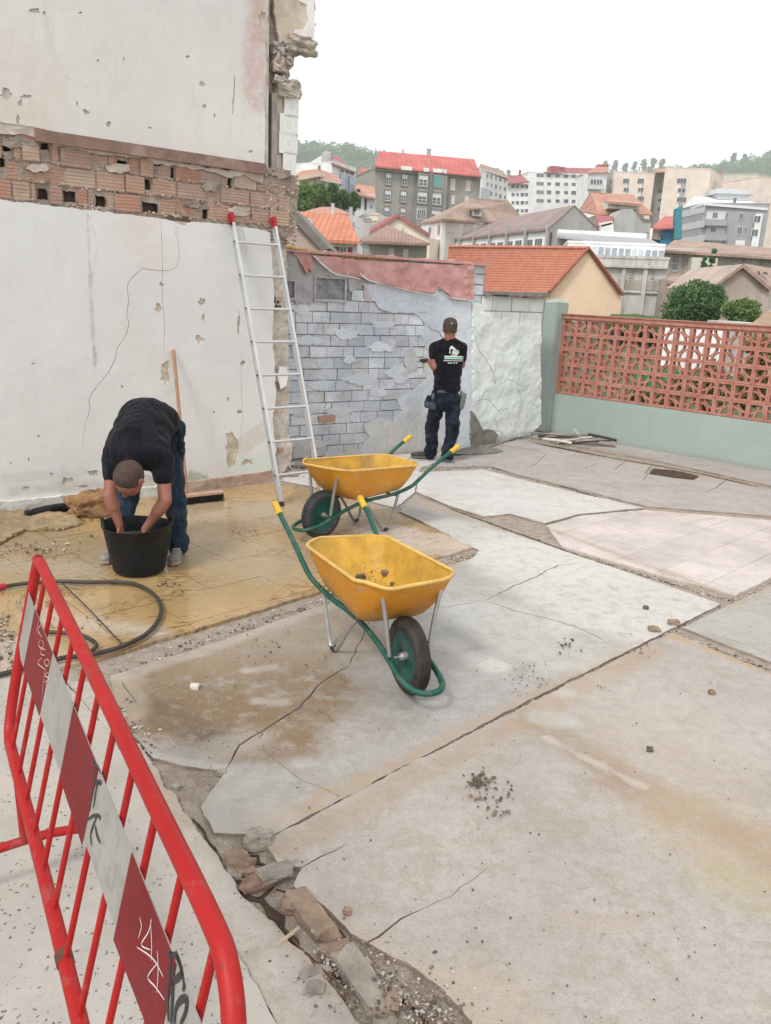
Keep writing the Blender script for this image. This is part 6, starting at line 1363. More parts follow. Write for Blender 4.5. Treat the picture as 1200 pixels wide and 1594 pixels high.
def dec(name, polys, b, m, lift=.004): o = decal(name, polys, b, m, r2, lift); o.parent = r2; o.location = -r2.location; return o
dec('pocket_flap', [[(662, 624), (679, 628), (678, 639), (661, 634)], [(680, 606), (703, 607), (702, 612), (680, 611)]], bvt, mat('navy_faded', (.05, .062, .09), .95, .3, 14, (.12, .14, .17), .5, .3, 160, dscale=10), .012)
mb = MB(); mb.box(at(720, 624, Y2), (.05, .10, .20), Matrix.Rotation(.12, 3, 'Y')); capsule(mb, at(718, 610, Y2), .02, at(719, 618, Y2), .02); linkr('tool_pouch', remesh(mb, .010, 3, 'tool_pouch', cloth_fold(5, .01)), mat('grey_pouch', (.14, .145, .14), .9, .2, 12), r2)
m_prt = mat('shirt_print_white', (.62, .64, .64), .8, .1, 20); m_prg = mat('shirt_print_green', (.16, .42, .27), .8, .1, 20)
dec('printed_emblem', [[(699, 550), (700, 541), (703, 538), (708, 542), (711, 545), (714, 545), (715, 549), (712, 552), (705, 551), (703, 548), (706, 545), (703, 542), (701, 546), (702, 550)], [(702, 552), (712, 552.5), (711, 553.6), (702, 553.2)]], bv, m_prt)
dec('printed_band', [[(691.5, 553.8), (721, 554.6), (721, 556), (691.5, 555.2)], [(691.5, 557.8), (721, 558.6), (721, 559.6), (691.5, 558.8)]], bv, m_prt)
dec('printed_band', [[(692, 555.3), (721, 556.1), (721, 558.4), (692, 557.7)]], bv, m_prg)
dec('printed_text', [[(x, 560.6+.02*(x-690)), (x+2.1, 560.6+.02*(x-690)), (x+2.1, 562+.02*(x-690)), (x, 562+.02*(x-690))] for x in np.arange(690.5, 721, 2.9)] + [[(x, 564.2), (x+2.8, 564.2), (x+2.8, 566), (x, 566)] for x in (697, 700.6, 705, 709.2)], bv, m_prt)
dec('plaster_smear', [[(674, 605), (677, 606), (676, 618), (673, 622), (672, 612)], [(661, 674), (665, 676), (668, 680), (662, 679)]], bvt, mat('plaster_smear', (.13, .14, .16), .95), .006)
mb = MB(); ellipsoid(mb, hd + Vector((0, -.004, -.004)), (.0785, .1, .104)); nh = remesh(mb, .008, 1, 'hair'); bm = bmesh.new(); bm.from_mesh(nh); bmesh.ops.delete(bm, geom=[v for v in bm.verts if (v.co-hd).z < -.052 or (v.co-hd).y > .02], context='VERTS'); bm.to_mesh(nh); bm.free(); linkr('hair', nh, m_hair, r2)
# cap
mb = MB(); V = []
mb.lathe([(.083, -.012), (.0865, .01), (.087, .035), (.080, .070), (.06, .098), (.03, .113), (.0, .117)], 24)
cp = MB(); cp.V = [(v[0]*1.0, v[1]*1.18, v[2]) for v in mb.V]; cp.F = mb.F; cp.M = mb.M
cp.add([(.055*math.cos(a), .09+.075*math.sin(a), .012+.01*math.cos(2*a)) for a in np.linspace(0, math.pi, 9)] + [(.055*math.cos(a), .088+.072*math.sin(a), .006+.01*math.cos(2*a)) for a in np.linspace(0, math.pi, 9)], [tuple(range(9)), tuple(range(17, 8, -1))])
m_cap = mat('brown_cap', (.055, .035, .033), .9, .2, 20, (.09, .07, .065), .4, .3, 120)
c_o = cp.build('cap', m_cap, smooth=True); c_o.parent = r2; c_o.location = hd + Vector((0, 0, .010)) - r2.location; c_o.rotation_euler = (-.05, 0, .1)
mb = MB(); mb.tube([(.078*math.cos(a), .094*math.sin(a), -.004) for a in np.linspace(math.pi*.9, math.pi*1.35, 8)], .004, 5); mb.tube([(.078*math.cos(a), .094*math.sin(a), -.004) for a in np.linspace(math.pi*1.65, math.pi*2.1, 8)], .004, 5)
s_ = mb.build('strap', mat('pale_strap', (.55, .5, .47), .6)); s_.parent = c_o
mb = MB(); mb.tube([(0, -.1035, .04), (0, -.1045, .05)], .008, 8); s_ = mb.build('cap_badge', m_prt); s_.parent = c_o
m_boot = mat('dark_boot', (.02, .024, .032), .75, .3, 14, (.10, .10, .10), .5, .3, 60); m_bs2 = mat('boot_sole', (.12, .13, .14), .85)
shoe('shoe', r2, Vector((.57, 9.915, .012)), (-1, .18), .29, m_boot, m_bs2); shoe('shoe', r2, Vector((.735, 9.775, .012)), (.1, 1), .29, m_boot, m_bs2)
# what he holds: a dark hand float
fh = wL + Vector((-.06, .04, .0))
flt = empty('plastering_float', fh, 0, 'dark hand float held in the left hand of the standing worker', 'hand float')
mb = MB(); V = []
ellipsoid(mb, (0, 0, .01), (.072, .05, .022)); ob = link('blade', remesh(mb, .007, 2, 'blade'), mat('dark_tool', (.03, .032, .03), .7, .3, 20), flt, smooth=True)
mb = MB(); mb.box((-.04, 0, -.012), (.11, .06, .006)); mb.build('plate', mat('tool_plate', (.08, .08, .08), .5), flt)
# ================================================================ TERRAIN AND FAR HILLS
def ridge(x):
    xs = [-700, -60, -30, 0, 60, 110, 150, 190, 215, 240, 270, 300, 700]; hs = [82, 88, 88, 80, 72, 74, 80, 85, 89, 96, 102, 107, 112]
    return 2 + (float(np.interp(x/2.4, xs, hs)) - 2)*2.4
def terr_z(x, y):
    z = np.interp(y, [-50, 13, 30, 60, 90, 130, 200, 300, 400, 600, 900, 2500], [-.4, -.6, .2, .9, 1.6, 4, 12, 22, 24, 28, 30, 30])
    if y > 600:
        k = min(1, (y-600)/840); k = k*k*(3-2*k); z = 28 + (ridge(x)-28)*k
        if y > 1440: z = ridge(x) - (y-1440)*.05
    return float(z) + (2.5*noise.noise(Vector((x*.02, y*.02, 0))) if y > 150 else .15*noise.noise(Vector((x*.2, y*.2, 0))) if y > 15 else 0)
ys = [-40, -10, 5, 12, 14, 17, 20, 25, 30, 40, 50, 60, 75, 90, 110, 130, 160, 200, 250, 300, 400, 500, 600, 700, 800, 900, 1000, 1100, 1200, 1300, 1380, 1440, 1500, 1540]
xs = list(np.linspace(-1700, 1700, 121))
V = [(x, y, terr_z(x, y)) for y in ys for x in xs]; nx = len(xs)
F = [(j*nx+i, j*nx+i+1, (j+1)*nx+i+1, (j+1)*nx+i) for j in range(len(ys)-1) for i in range(nx-1)]
def _tm():
    t = NT('hill_ground'); c = t.mix(t.ramp(t.noise(.05, 6, .65), .35, .65), (.045, .065, .03), (.085, .10, .045)); c = t.mix(t.ramp(t.noise(.6, 5, .65), .5, .7), c, (.12, .10, .06)); t.fin(c, .95); return t.m
tag(link('terrain', mesh_np('terrain', V, F), _tm(), smooth=True), kind='structure')

def leaf_mat(name, a, b):
    t = NT(name); t.l(t.mix(t.ramp(t.noise(1.7, 4, .7), .35, .65), a, b), t.bs.inputs['Base Color']); t.bs.inputs['Roughness'].default_value = .65
    t.bs.inputs['Specular IOR Level'].default_value = .25
    tr = t.n('ShaderNodeBsdfTranslucent'); tr.inputs[0].default_value = (b[0], b[1]*1.2, b[2]*.6, 1); mx = t.n('ShaderNodeMixShader'); mx.inputs[0].default_value = .25
    t.l(t.bs.outputs[0], mx.inputs[1]); t.l(tr.outputs[0], mx.inputs[2]); t.l(mx.outputs[0], t.out.inputs[0]); return t.m
m_lf = leaf_mat('leaf_green', (.06, .13, .05), (.14, .23, .09)); m_lf2 = leaf_mat('leaf_dark', (.05, .13, .055), (.13, .25, .11)); m_lf3 = leaf_mat('leaf_olive', (.13, .12, .045), (.26, .21, .08)); m_lf4 = leaf_mat('leaf_light', (.09, .17, .05), (.19, .27, .09))
m_trk = mat('bark', (.10, .075, .055), .9, .3, 10)
def leaves(clumps, n, size, seed=0):
    rg = np.random.default_rng(seed); V = []; tot = sum(c[3]**2 for c in clumps)
    for (cx, cy, cz, r, sz) in clumps:
        k = max(8, int(n*r*r/tot)); d = rg.normal(size=(k, 3)); d /= np.linalg.norm(d, axis=1)[:, None]; rr = r*(.55 + .5*rg.random(k)**.6); ph = np.array([noise.noise(Vector(q)*2.2 + Vector((seed, r, 0))) for q in d]); rr *= 1+.35*ph
        c = d*rr[:, None]; c[:, 2] *= sz; c += np.array([cx, cy, cz]); a = rg.normal(size=(k, 3)); a /= np.linalg.norm(a, axis=1)[:, None]; b = np.cross(a, rg.normal(size=(k, 3))); b /= np.linalg.norm(b, axis=1)[:, None]
        s = size*(.6+.8*rg.random(k))[:, None]; V.append(np.stack([c-a*s, c-b*s*.55, c+a*s, c+b*s*.55], 1).reshape(-1, 3))
    V = np.concatenate(V); m = len(V)//4; F = np.arange(m*4).reshape(m, 4); return V, F
def tree(name, label, cat, base, h, clumps, n, size, m, group=None, seed=1, trunk_r=.12):
    root = empty(name, base, 0, label, cat, group); V, F = leaves(clumps, n, size, seed)
    link('crown', mesh_np('crown', V, F), m, root)
    mb = MB(); mb.tube([(0, 0, -.3), (.05, 0, h*.35), (0, .03, h*.7)], [trunk_r, trunk_r*.7, trunk_r*.3], 7)
    for c in clumps[:6]: mb.tube([(0, 0, h*.3), (c[0]*.5, c[1]*.5, (h*.3+c[2])*.5+.1), (c[0], c[1], c[2])], [trunk_r*.5, trunk_r*.3, trunk_r*.1], 5)
    mb.build('trunk', m_trk, root); return root
def blob_tree(name, label, cat, x0, x1, ytop, ybot, D, m, n=3500, size=None, group=None, seed=1, k=7, tall=1.0):
    a = at((x0+x1)/2, ybot, D); b = at((x0+x1)/2, ytop, D); w = (at(x1, ybot, D) - at(x0, ybot, D)).x/2; h = b.z - a.z; base = Vector((a.x, D, min(a.z, terr_z(a.x, D)))); dz = a.z - base.z
    rg = random.Random(seed); cl = []
    for i in range(k):
        an = rg.random()*6.28; rr = rg.random()**.6*w*.55; zz = dz + h*(.25 + .55*rg.random()); r = min(w*.52, h*.42)*(.75+.4*rg.random()); zz = min(zz, dz+h-r*.85); f = 1-.35*max(0, (zz-dz)/h-.4); r *= rg.choice((.55, .8, 1)); f *= 1.25 if r < w*.35 else 1; cl.append((rr*math.cos(an)*f, rr*math.sin(an)*.7, zz, r, .95))
    cl.append((0, 0, dz+h-min(w, h)*.4, min(w, h)*.42, 1.0))
    return tree(name, label, cat, base, dz+h, cl, n, size or max(.05, w*.075), m, group, seed, max(.05, w*.07))

# ================================================================ HOUSES OF THE TOWN
m_win_f = mat('window_frame_white', (.68, .68, .66), .6, .05); m_glass = mat('window_glass', (.10, .115, .13), .15, .3, 1.5, None, 0, 0, spec=.6); m_shut = mat('shutter_cream', (.66, .62, .55), .8, .06); m_sur = mat('window_surround', (.20, .19, .18), .9, .1); m_teal = mat('teal_awning', (.16, .36, .34), .8, .1); m_dkop = mat('dark_opening', (.05, .05, .05), .8, .2); m_brs = mat('maroon_shutter', (.24, .085, .07), .8, .15)
def unit(style):
    mb = MB()   # x,z in -.5.. .5, y towards the camera negative (metres)
    def bx(x0, x1, z0, z1, y0, y1, mi): mb.m = mi; mb.box(((x0+x1)/2, (y0+y1)/2, (z0+z1)/2), (x1-x0, y1-y0, z1-z0)); mb.m = 0
    if style == 'sur':
        for q in ((-.62, -.5, -.58, .58), (.5, .62, -.58, .58)): bx(*q, -.10, .05, 2)
        for q in ((-.5, .5, .5, .58), (-.66, .66, -.62, -.58+.003)): bx(*q, -.12, .05, 2)
    if style in ('sur', 'two', 'four'):
        for q in ((-.5, -.42, -.5, .5), (.42, .5, -.5, .5), (-.42, .42, .44, .5), (-.42, .42, -.5, -.44)): bx(*q, -.06, .05, 0)
        bx(-.03, .03, -.44, .44, -.05, .05, 0)
        if style == 'four':
            for x in (-.22, .22): bx(x-.02, x+.02, -.44, .44, -.05, .05, 0)
        bx(-.42, .42, .10, .42, -.045, .04, 0 if style == 'sur' else 1); bx(-.42, -.03, -.44, .10, -.02, .04, 1); bx(.03, .42, -.44, .10, -.02, .04, 1)
        if style == 'sur': bx(-.42, .42, -.20, -.16, -.05, .04, 0)
    if style in ('shut', 'dark', 'pan'):
        bx(-.5, .5, -.5, .5, -.04, .03, 1); bx(-.55, .55, -.56, -.5, -.08, .03, 0)
        if style == 'dark':
            for x in (-.18, .18): bx(x-.015, x+.015, -.5, .5, -.06, .03, 0)
    return mb
_U = {}
def wmesh(style, m0, m1, m2):
    k = (style, m0.name, m1.name, m2.name)
    if k not in _U:
        o = unit(style).build('window', [m0, m1, m2]); _U[k] = o.data; bpy.data.objects.remove(o)
    return _U[k]
class Bld:
    def __init__(s, name, label, corners, m, cat='house', zbot=-3, dep=10, group=None, roof_cap=True):
        A = [at(*c) for c in corners]; z = A[0].z if len(A) == 2 else A[1].z; s.z = z
        P = [Vector((a.x, a.y, 0)) for a in A]
        if len(P) == 2: d = (P[1]-P[0]).normalized(); n = Vector((-d.y, d.x, 0)); P = [P[0], P[1], P[1]+n*dep, P[0]+n*dep]
        else: P = P + [P[0]+P[2]-P[1]]
        s.P = P; c = sum(P, Vector())/4; s.root = empty(name, (c.x, c.y, zbot), 0, label, cat, group)
        mb = MB(); mb.prism([(p.x, p.y) for p in P], zbot, z); s.add(mb.build('wall', m))
        if roof_cap:
            mb = MB(); q = [c + (p-c)*1.012 for p in P]; mb.prism([(p.x, p.y) for p in q], z, z+.18); s.add(mb.build('parapet', m))
    def add(s, o): o.parent = s.root; o.location = -s.root.location; return o
    def hit(s, i, x, y, off=0.0):
        a, b = s.P[i], s.P[i+1]; d = (b-a).normalized(); n = Vector((d.y, -d.x, 0)); o = a + n*off; r = ray(x, y); t = o.dot(n)/r.dot(n); q = r*t + Vector((0, 0, CAM_H)); return q, d, n
    def win(s, i, x0, y0, x1, y1, style='two', m0=None, m1=None, off=0.0, name='window'):
        p, d, n = s.hit(i, x0, y1, off); q, _, _ = s.hit(i, x1, y0, off); c = (p+q)/2; w = abs((q-p).dot(d)); h = abs(q.z-p.z)
        o = bpy.data.objects.new(name, wmesh(style, m0 or m_win_f, m1 or (m_shut if style == 'shut' else m_glass), m_sur)); COL.objects.link(o); o.parent = s.root; o.location = c - s.root.location
        o.rotation_euler = (0, 0, math.atan2(d.y, d.x)); o.scale = (w, 1, h); return o
    def box(s, name, i, x0, y0, x1, y1, off0, off1, m):
        p, d, n = s.hit(i, x0, y1, off1); q, _, _ = s.hit(i, x1, y0, off1); q.z = s.hit(i, x0, y0, off1)[0].z; w = abs((q-p).dot(d)); h = abs(q.z-p.z); c = (p+q)/2 - n*(off1-off0)/2
        mb = MB(); mb.box(c, (w, off1-off0, h), Matrix.Rotation(math.atan2(d.y, d.x), 3, 'Z')); return s.add(mb.build(name, m))
    def roof(s, faces, m, th=.22, name='roof'):
        mb = MB()
        for f in faces:
            P = [at(*p) for p in f]; n = len(P); mb.add(P + [p - Vector((0, 0, th)) for p in P], [tuple(range(n)), tuple(range(2*n-1, n-1, -1))] + [(i, (i+1) % n, n+(i+1) % n, n+i) for i in range(n)])
        me = mesh_np(name, mb.V, mb.F); bm = bmesh.new(); bm.from_mesh(me); bmesh.ops.remove_doubles(bm, verts=bm.verts, dist=.001); bmesh.ops.recalc_face_normals(bm, faces=bm.faces); bm.to_mesh(me); bm.free()
        return s.add(link(name, me, m))
    def poly(s, name, pts, m, dep=.4):           # upright shape with depth, given by pixel + distance
        P = [at(*p) for p in pts]; d = Vector((0, dep, 0)); n = len(P); mb = MB(); mb.add(P + [p + d for p in P], [tuple(range(n)), tuple(range(2*n-1, n-1, -1))] + [(i, (i+1) % n, n+(i+1) % n, n+i) for i in range(n)]); return s.add(mb.build(name, m))
    def chim(s, x0, y0, x1, y1, D, m, name='chimney'):
        p, q = at(x0, y1, D), at(x1, y0, D); mb = MB(); w = q.x-p.x; mb.box(((p.x+q.x)/2, D, (p.z+q.z)/2), (w, w*.8, q.z-p.z)); mb.box(((p.x+q.x)/2, D, q.z), (w*1.25, w, w*.15)); return s.add(mb.build(name, m))
def stain_wall(name, col, st=(.5, .5, .5), k=.5, var=.1, sc=.25):
    t = NT(name); c = t.mix(t.ramp(t.noise(sc*1.5, 5, .6), .3, .7), tuple(x*(1-var) for x in col), tuple(min(1, x*(1+var)) for x in col))
    mp = t.n('ShaderNodeMapping'); t.l(t.pos, mp.inputs[0]); mp.inputs['Scale'].default_value = (1.2, 1.2, .12); c = t.mix(t.math('MULTIPLY', t.ramp(t.noise(sc*4, 6, .7, mp.outputs[0]), .45, .72), k), c, st)
    c = t.mix(t.math('MULTIPLY', t.ramp(t.noise(sc*12, 5, .7), .55, .75), k*.5), c, tuple(x*.75 for x in col)); t.bump(t.noise(sc*30, 4, .7), .2, .02); t.fin(c, .9); return t.m
def roof_mat(name, col, pitch, ang, k=.35, rows=True, dirt=None):
    t = NT(name); mp = t.n('ShaderNodeMapping'); t.l(t.pos, mp.inputs[0]); mp.inputs['Rotation'].default_value = (0, 0, math.radians(-ang)); s_ = t.n('ShaderNodeSeparateXYZ'); t.l(mp.outputs[0], s_.inputs[0])
    w = t.math('PINGPONG', s_.outputs[0], pitch/2); w = t.math('DIVIDE', w, pitch/2); rw = t.math('DIVIDE', t.math('PINGPONG', s_.outputs[2], pitch*.35), pitch*.35)
    c = t.mix(t.ramp(t.noise(.5, 5, .65), .3, .7), tuple(x*.8 for x in col), tuple(min(1, x*1.15) for x in col)); c = t.mix(t.math('MULTIPLY', t.ramp(w, 0, .5, 1, 0), k), c, tuple(x*.35 for x in col))
    if rows: c = t.mix(t.math('MULTIPLY', t.ramp(rw, 0, .35, 1, 0), k*.7), c, tuple(x*.4 for x in col))
    c = t.mix(t.math('MULTIPLY', t.ramp(t.noise(2.5, 6, .7), .5, .7), .45), c, dirt or tuple(x*.6+.05 for x in col)); t.bump(w, .6, .06); t.fin(c, .85); return t.m
W = dict(
 grey=stain_wall('render_grey', (.33, .315, .28), (.17, .16, .14), .6), white=stain_wall('render_white', (.82, .82, .81), (.66, .66, .64), .4), peach=stain_wall('render_peach', (.80, .68, .59), (.70, .59, .5), .3), beige=stain_wall('render_beige', (.62, .575, .50), (.4, .37, .31), .3),
 gre2=stain_wall('concrete_grey', (.42, .41, .39), (.24, .23, .22), .6), gre3=stain_wall('grey_paint', (.36, .36, .37), (.24, .24, .24), .2, .05), lgr=stain_wall('light_grey_paint', (.60, .61, .615), (.4, .4, .4), .2, .05), conc=stain_wall('pale_concrete', (.52, .51, .48), (.19, .18, .17), .75, .15, .5),
 ruin=stain_wall('ruined_brick', (.43, .34, .29), (.24, .22, .2), .6, .15, .6), cream=stain_wall('cream_render', (.80, .70, .55), (.58, .48, .36), .2), stone=stain_wall('grey_stone_hut', (.37, .35, .31), (.2, .19, .17), .5), dirty=stain_wall('dirty_wall', (.40, .365, .32), (.19, .135, .13), .8, .2, .4),
 pink=stain_wall('pinkish_render', (.60, .48, .41), (.4, .31, .26), .3), blue=stain_wall('blue_panel', (.30, .38, .47), (.3, .36, .42), .2), parap=stain_wall('peach_gable', (.86, .64, .45), (.76, .58, .43), .4, .05, .5), teal=mat('debris_net_teal', (.06, .25, .30), .8, .2, 3), bnet=mat('debris_net_blue', (.03, .20, .34), .8, .2, 3))
RF = dict(red=roof_mat('roof_red', (.52, .15, .13), .8, 5, .12, False), mar=roof_mat('roof_maroon', (.36, .13, .13), .6, 5, .2), org=roof_mat('roof_orange', (.54, .20, .11), .42, 0, .4, False, (.42, .16, .09)), brn=roof_mat('roof_brown', (.38, .27, .21), .5, 10, .25), brd=roof_mat('roof_brown_dark', (.29, .215, .195), .5, 40, .2), ter=roof_mat('roof_terracotta', (.48, .25, .18), .5, 8, .2), hut=roof_mat('roof_hut', (.34, .22, .175), .30, 0, .45), pale=mat('roof_pale', (.72, .73, .74), .7, .08))
GT = 'buildings of the town behind the yard'
# 1 big grey block with the red roof
b = Bld('apartment_block', 'big grey four storey block with a long flat red roof, centre of the skyline', [(584, 262, 135), (748, 277, 140.8)], W['grey'], 'building', group=GT, dep=11)
b.roof([[(583, 258, 134.0), (749, 274, 139.6), (738, 248, 143), (590, 235, 138.5)], [(590, 235, 138.5), (738, 248, 143), (749, 274, 150), (583, 260, 146.5)], [(749, 274, 139.6), (749, 274, 150), (738, 248, 143)]], RF['red'])
b.box('cornice', 0, 583, 259.5, 749, 264.5, 0, .45, W['grey'])
b.box('bay', 0, 641, 267, 697, 470, 0, .9, W['grey'])
b.chim(664, 233, 671, 244, 141, W['gre2']); b.chim(626, 233.5, 629, 239, 141, W['gre2'])
for q in ((625, 259, 642, 264.5), (660, 262, 668, 265.5), (675, 263, 689, 268), (690, 264.5, 696, 268.5)): b.box('skylight', 0, q[0], q[1]-1, q[2], q[1]+5, .2, 1.1, W['white'])
for x0, y0, x1, y1, st in ((600, 270.5, 609, 287, 'sur'), (625, 272, 634.5, 288.5, 'sur'), (700.5, 278, 709, 295, 'shut'), (724.5, 281, 733, 296.5, 'shut'), (598.5, 296.5, 608.5, 312.5, 'sur'), (623, 298, 632.5, 314.5, 'sur'), (702, 304.5, 708, 317, 'shut'), (723, 306, 730, 318, 'shut'), (597.5, 322.5, 606, 338, 'sur'), (622.5, 324.5, 631, 340, 'sur'), (596, 349, 605, 364, 'sur'), (621, 351, 630, 366, 'sur')): b.win(0, x0, y0, x1, y1, st)
for x0, y0, x1, y1, st in ((651, 273.5, 666, 289.5, 'sur'), (649.5, 299.5, 664.5, 316, 'sur'), (672, 301.5, 687, 318, 'sur'), (648, 326, 663, 341, 'four'), (670.5, 328, 686, 343, 'sur')): b.win(0, x0, y0, x1, y1, st, off=.9)
b.win(0, 673, 275, 688.5, 291.5, 'shut', m_sur, m_teal, off=.9)
b.box('downpipe', 0, 668, 268, 669, 400, .9, 1.05, m_sur)
# 2 white block right of it
b = Bld('white_house', 'white block with brown roof and small chimneys right of the grey block', [(747, 263.5, 165), (791, 279, 176)], W['white'], 'building', group=GT, dep=12)
b.roof([[(744, 262, 164.5), (792, 278, 175.5), (783, 266, 182), (748, 255, 172)]], RF['brn']); b.chim(754, 258, 757, 266, 168, W['gre2']); b.chim(764, 262, 766, 268, 170, W['gre2']); b.chim(774, 265, 777, 272, 172, W['gre2'])
for x in (757, 763, 770, 777, 784): 
    for r in range(4): b.win(0, x, 271+(x-757)*.28+r*13, x+3.4, 276.5+(x-757)*.28+r*13, 'dark' if (x+r) % 2 else 'two')
b.box('extension', 0, 748, 291, 764, 316, 0, 1.5, W['lgr'])
# 3 small block with maroon roof
b = Bld('maroon_roof_house', 'white block with a maroon mansard roof left of the long white block', [(790, 286.5, 186), (823, 283.5, 186)], W['white'], 'building', group=GT, dep=12)
b.roof([[(788, 286, 185), (824, 283, 185), (812, 273, 190), (790, 273, 190)], [(790, 273, 190), (812, 273, 190), (824, 283, 198), (788, 286, 198)]], RF['mar']); b.chim(807, 265.5, 811, 275, 190, RF['mar'])
for x, w in ((796, 5), (803, 5), (810, 6), (817, 5)):
    for r in range(5): b.win(0, x, 288+r*12.5, x+w, 293+r*12.5, 'dark' if (x+r) % 3 else 'two')
# 4 long white block
b = Bld('white_apartment_block', 'long white block with four rows of small windows and a red rooftop box', [(823, 268, 236), (937, 270, 240)], W['white'], 'building', group=GT, dep=14)
b.box('rooftop_box', 0, 857, 258, 872, 268, -3, -.2, RF['mar']); b.box('rooftop_box', 0, 872, 259.5, 880, 268, -3, -.3, RF['mar'])
b.roof([[(846, 268, 236), (932, 269.5, 239), (930, 262, 244), (880, 261, 243)]], RF['mar'])
for r, y in enumerate((270.5, 283.5, 296.5, 310)):
    for c, (x, w) in enumerate(((834, 13), (851, 7), (864, 7.5), (877.5, 7), (889, 7.5), (902, 6.5))):
        b.win(0, x, y+c*.25, x+w, y+5.2+c*.25, 'four' if c == 0 else ('dark' if (r+c) % 3 == 0 else 'two'))
# 5 glazed balcony block
b = Bld('balcony_block', 'white block with a dark glazed balcony between the white and peach blocks', [(916, 269, 205), (946, 266, 205)], W['white'], 'building', group=GT, dep=12)
b.box('balcony', 0, 916, 279, 940, 294, 0, 1.4, W['lgr']); b.win(0, 917, 279.5, 939.5, 286.5, 'four', off=1.45)
b.roof([[(912, 269, 204), (947, 267, 204), (946, 259, 212), (930, 259, 212)]], RF['ter']); b.chim(946, 258.5, 952, 265, 212, W['white']); b.chim(930, 259, 946, 265, 213, RF['mar'], 'rooftop_box')
# 6 peach blocks
def panels(b, i, x0, x1, y0, rows, dy, wins, m=W['gre2'], off=.05):
    b.box('grey_panel', i, x0, y0, x1, y0+rows*dy, 0, off, m)
    for r in range(rows): b.win(i, x0+wins, y0+1.5+r*dy, x1-wins*.6, y0+8+r*dy, 'two' if r % 2 else 'dark', off=off)
b = Bld('peach_block', 'left peach apartment block with two grey window columns', [(957, 268, 214), (1020, 265.5, 214)], W['peach'], 'building', group=GT, dep=12)
panels(b, 0, 968.5, 980, 277, 6, 13.8, 1.2); panels(b, 0, 991, 1003, 277, 6, 13.8, 1.2)
for x in (994, 1004, 1010): b.chim(x, 260, x+2.5, 267, 217, RF['brn'])
b = Bld('grey_stair_block', 'grey recessed stair block between the two peach blocks', [(1018, 268, 217), (1040, 267, 217)], W['gre2'], 'building', group=GT, dep=10)
b.roof([[(1016, 268, 214), (1044, 266.5, 214), (1044, 261.5, 219), (1020, 264, 219)]], RF['ter'])
for r in range(6): b.win(0, 1023, 280+r*14.4, 1030, 286+r*14.4, 'dark' if r % 2 else 'two')
b = Bld('grey_stair_block', 'narrow grey recess with one small window left of the peach blocks', [(944, 270, 216), (958, 268, 216)], W['gre2'], 'building', group=GT, dep=10)
for r in range(3): b.win(0, 949, 280+r*14, 953, 286+r*14, 'dark')
b = Bld('peach_block', 'right peach apartment block with one grey window column and windows on its end', [(1035, 267, 210), (1107, 264, 210), (1127, 272, 222)], W['peach'], 'building', group=GT)
panels(b, 0, 1052, 1069, 277, 5, 14.6, 1.5)
for x in (1107.5+1.5, 1113): b.box('grey_panel', 1, x, 280, x+2.5, 305, 0, .06, W['gre2'])
b.chim(1087, 260, 1090, 268, 214, RF['mar']); b.chim(1076, 262, 1078, 267, 214, RF['brn']); b.chim(1118, 266, 1124, 272, 222, RF['brn'])
b = Bld('beige_block', 'blank beige block with two round vents behind the grey modern block', [(1124, 271.5, 240), (1181, 271, 236), (1240, 284, 250)], W['beige'], 'building', group=GT)
for x in (1132, 1165):
    p, d, n = b.hit(0, x, 292.5, .05); mb = MB(); mb.tube([p, p+n*.1], .42, 14); b.add(mb.build('round_vent', m_dkop))
b.box('grey_panel', 1, 1186, 285, 1189, 330, 0, .08, m_sur)
b = Bld('peach_tower', 'peach block cut by the right picture edge behind the grey modern block', [(1182, 276, 200), (1260, 281, 205)], W['peach'], 'building', group=GT, dep=12)
# 7 grey modern block
b = Bld('grey_modern_block', 'modern grey block with banded side wall and white window strip', [(1060, 326, 152), (1096, 317, 142), (1197, 326, 139)], W['gre3'], 'building', group=GT)
for k in range(3): b.box('pale_band', 0, 1060, 330+k*21-1, 1096, 339+k*21, 0, .06, W['lgr'])
b.roof([[(1058, 328, 153), (1096, 316.5, 141.5), (1196, 324.5, 138.8), (1160, 309, 150), (1080, 306, 150)]], RF['pale'], .3)
b.chim(1110, 302, 1158, 312, 149, W['lgr'], 'penthouse'); b.chim(1141, 309, 1146, 318, 142, m_sur)
b.box('balcony', 0+1, 1097, 342, 1133, 351, 0, 1.1, W['gre3']); b.box('balcony', 1, 1096, 363.5, 1132, 374, 0, 1.1, W['gre3']); b.box('wall_panel', 1, 1099, 329, 1130, 341.5, 0, .05, W['lgr']); b.box('wall_panel', 1, 1099, 352, 1129, 363, 0, .05, W['lgr'])
b.box('white_strip', 1, 1169, 333, 1188, 384, 0, .5, W['white'])
for q in ((1108, 330, 1118, 340), (1128.5, 331, 1133.5, 341), (1149, 331.5, 1158, 343), (1105, 354, 1115, 361.5), (1146, 353, 1156, 365), (1158, 354, 1163, 361)): b.win(1, *q, 'two', off=.05)
for q in ((1172, 335.5, 1185, 347), (1168.5, 357, 1181, 368)): b.win(1, *q, 'two', off=.5)
b.box('white_panel', 1, 1101, 374, 1125, 378, 0, .1, W['white']); b.box('white_panel', 1, 1144, 374, 1160, 382, 0, .1, W['white'])
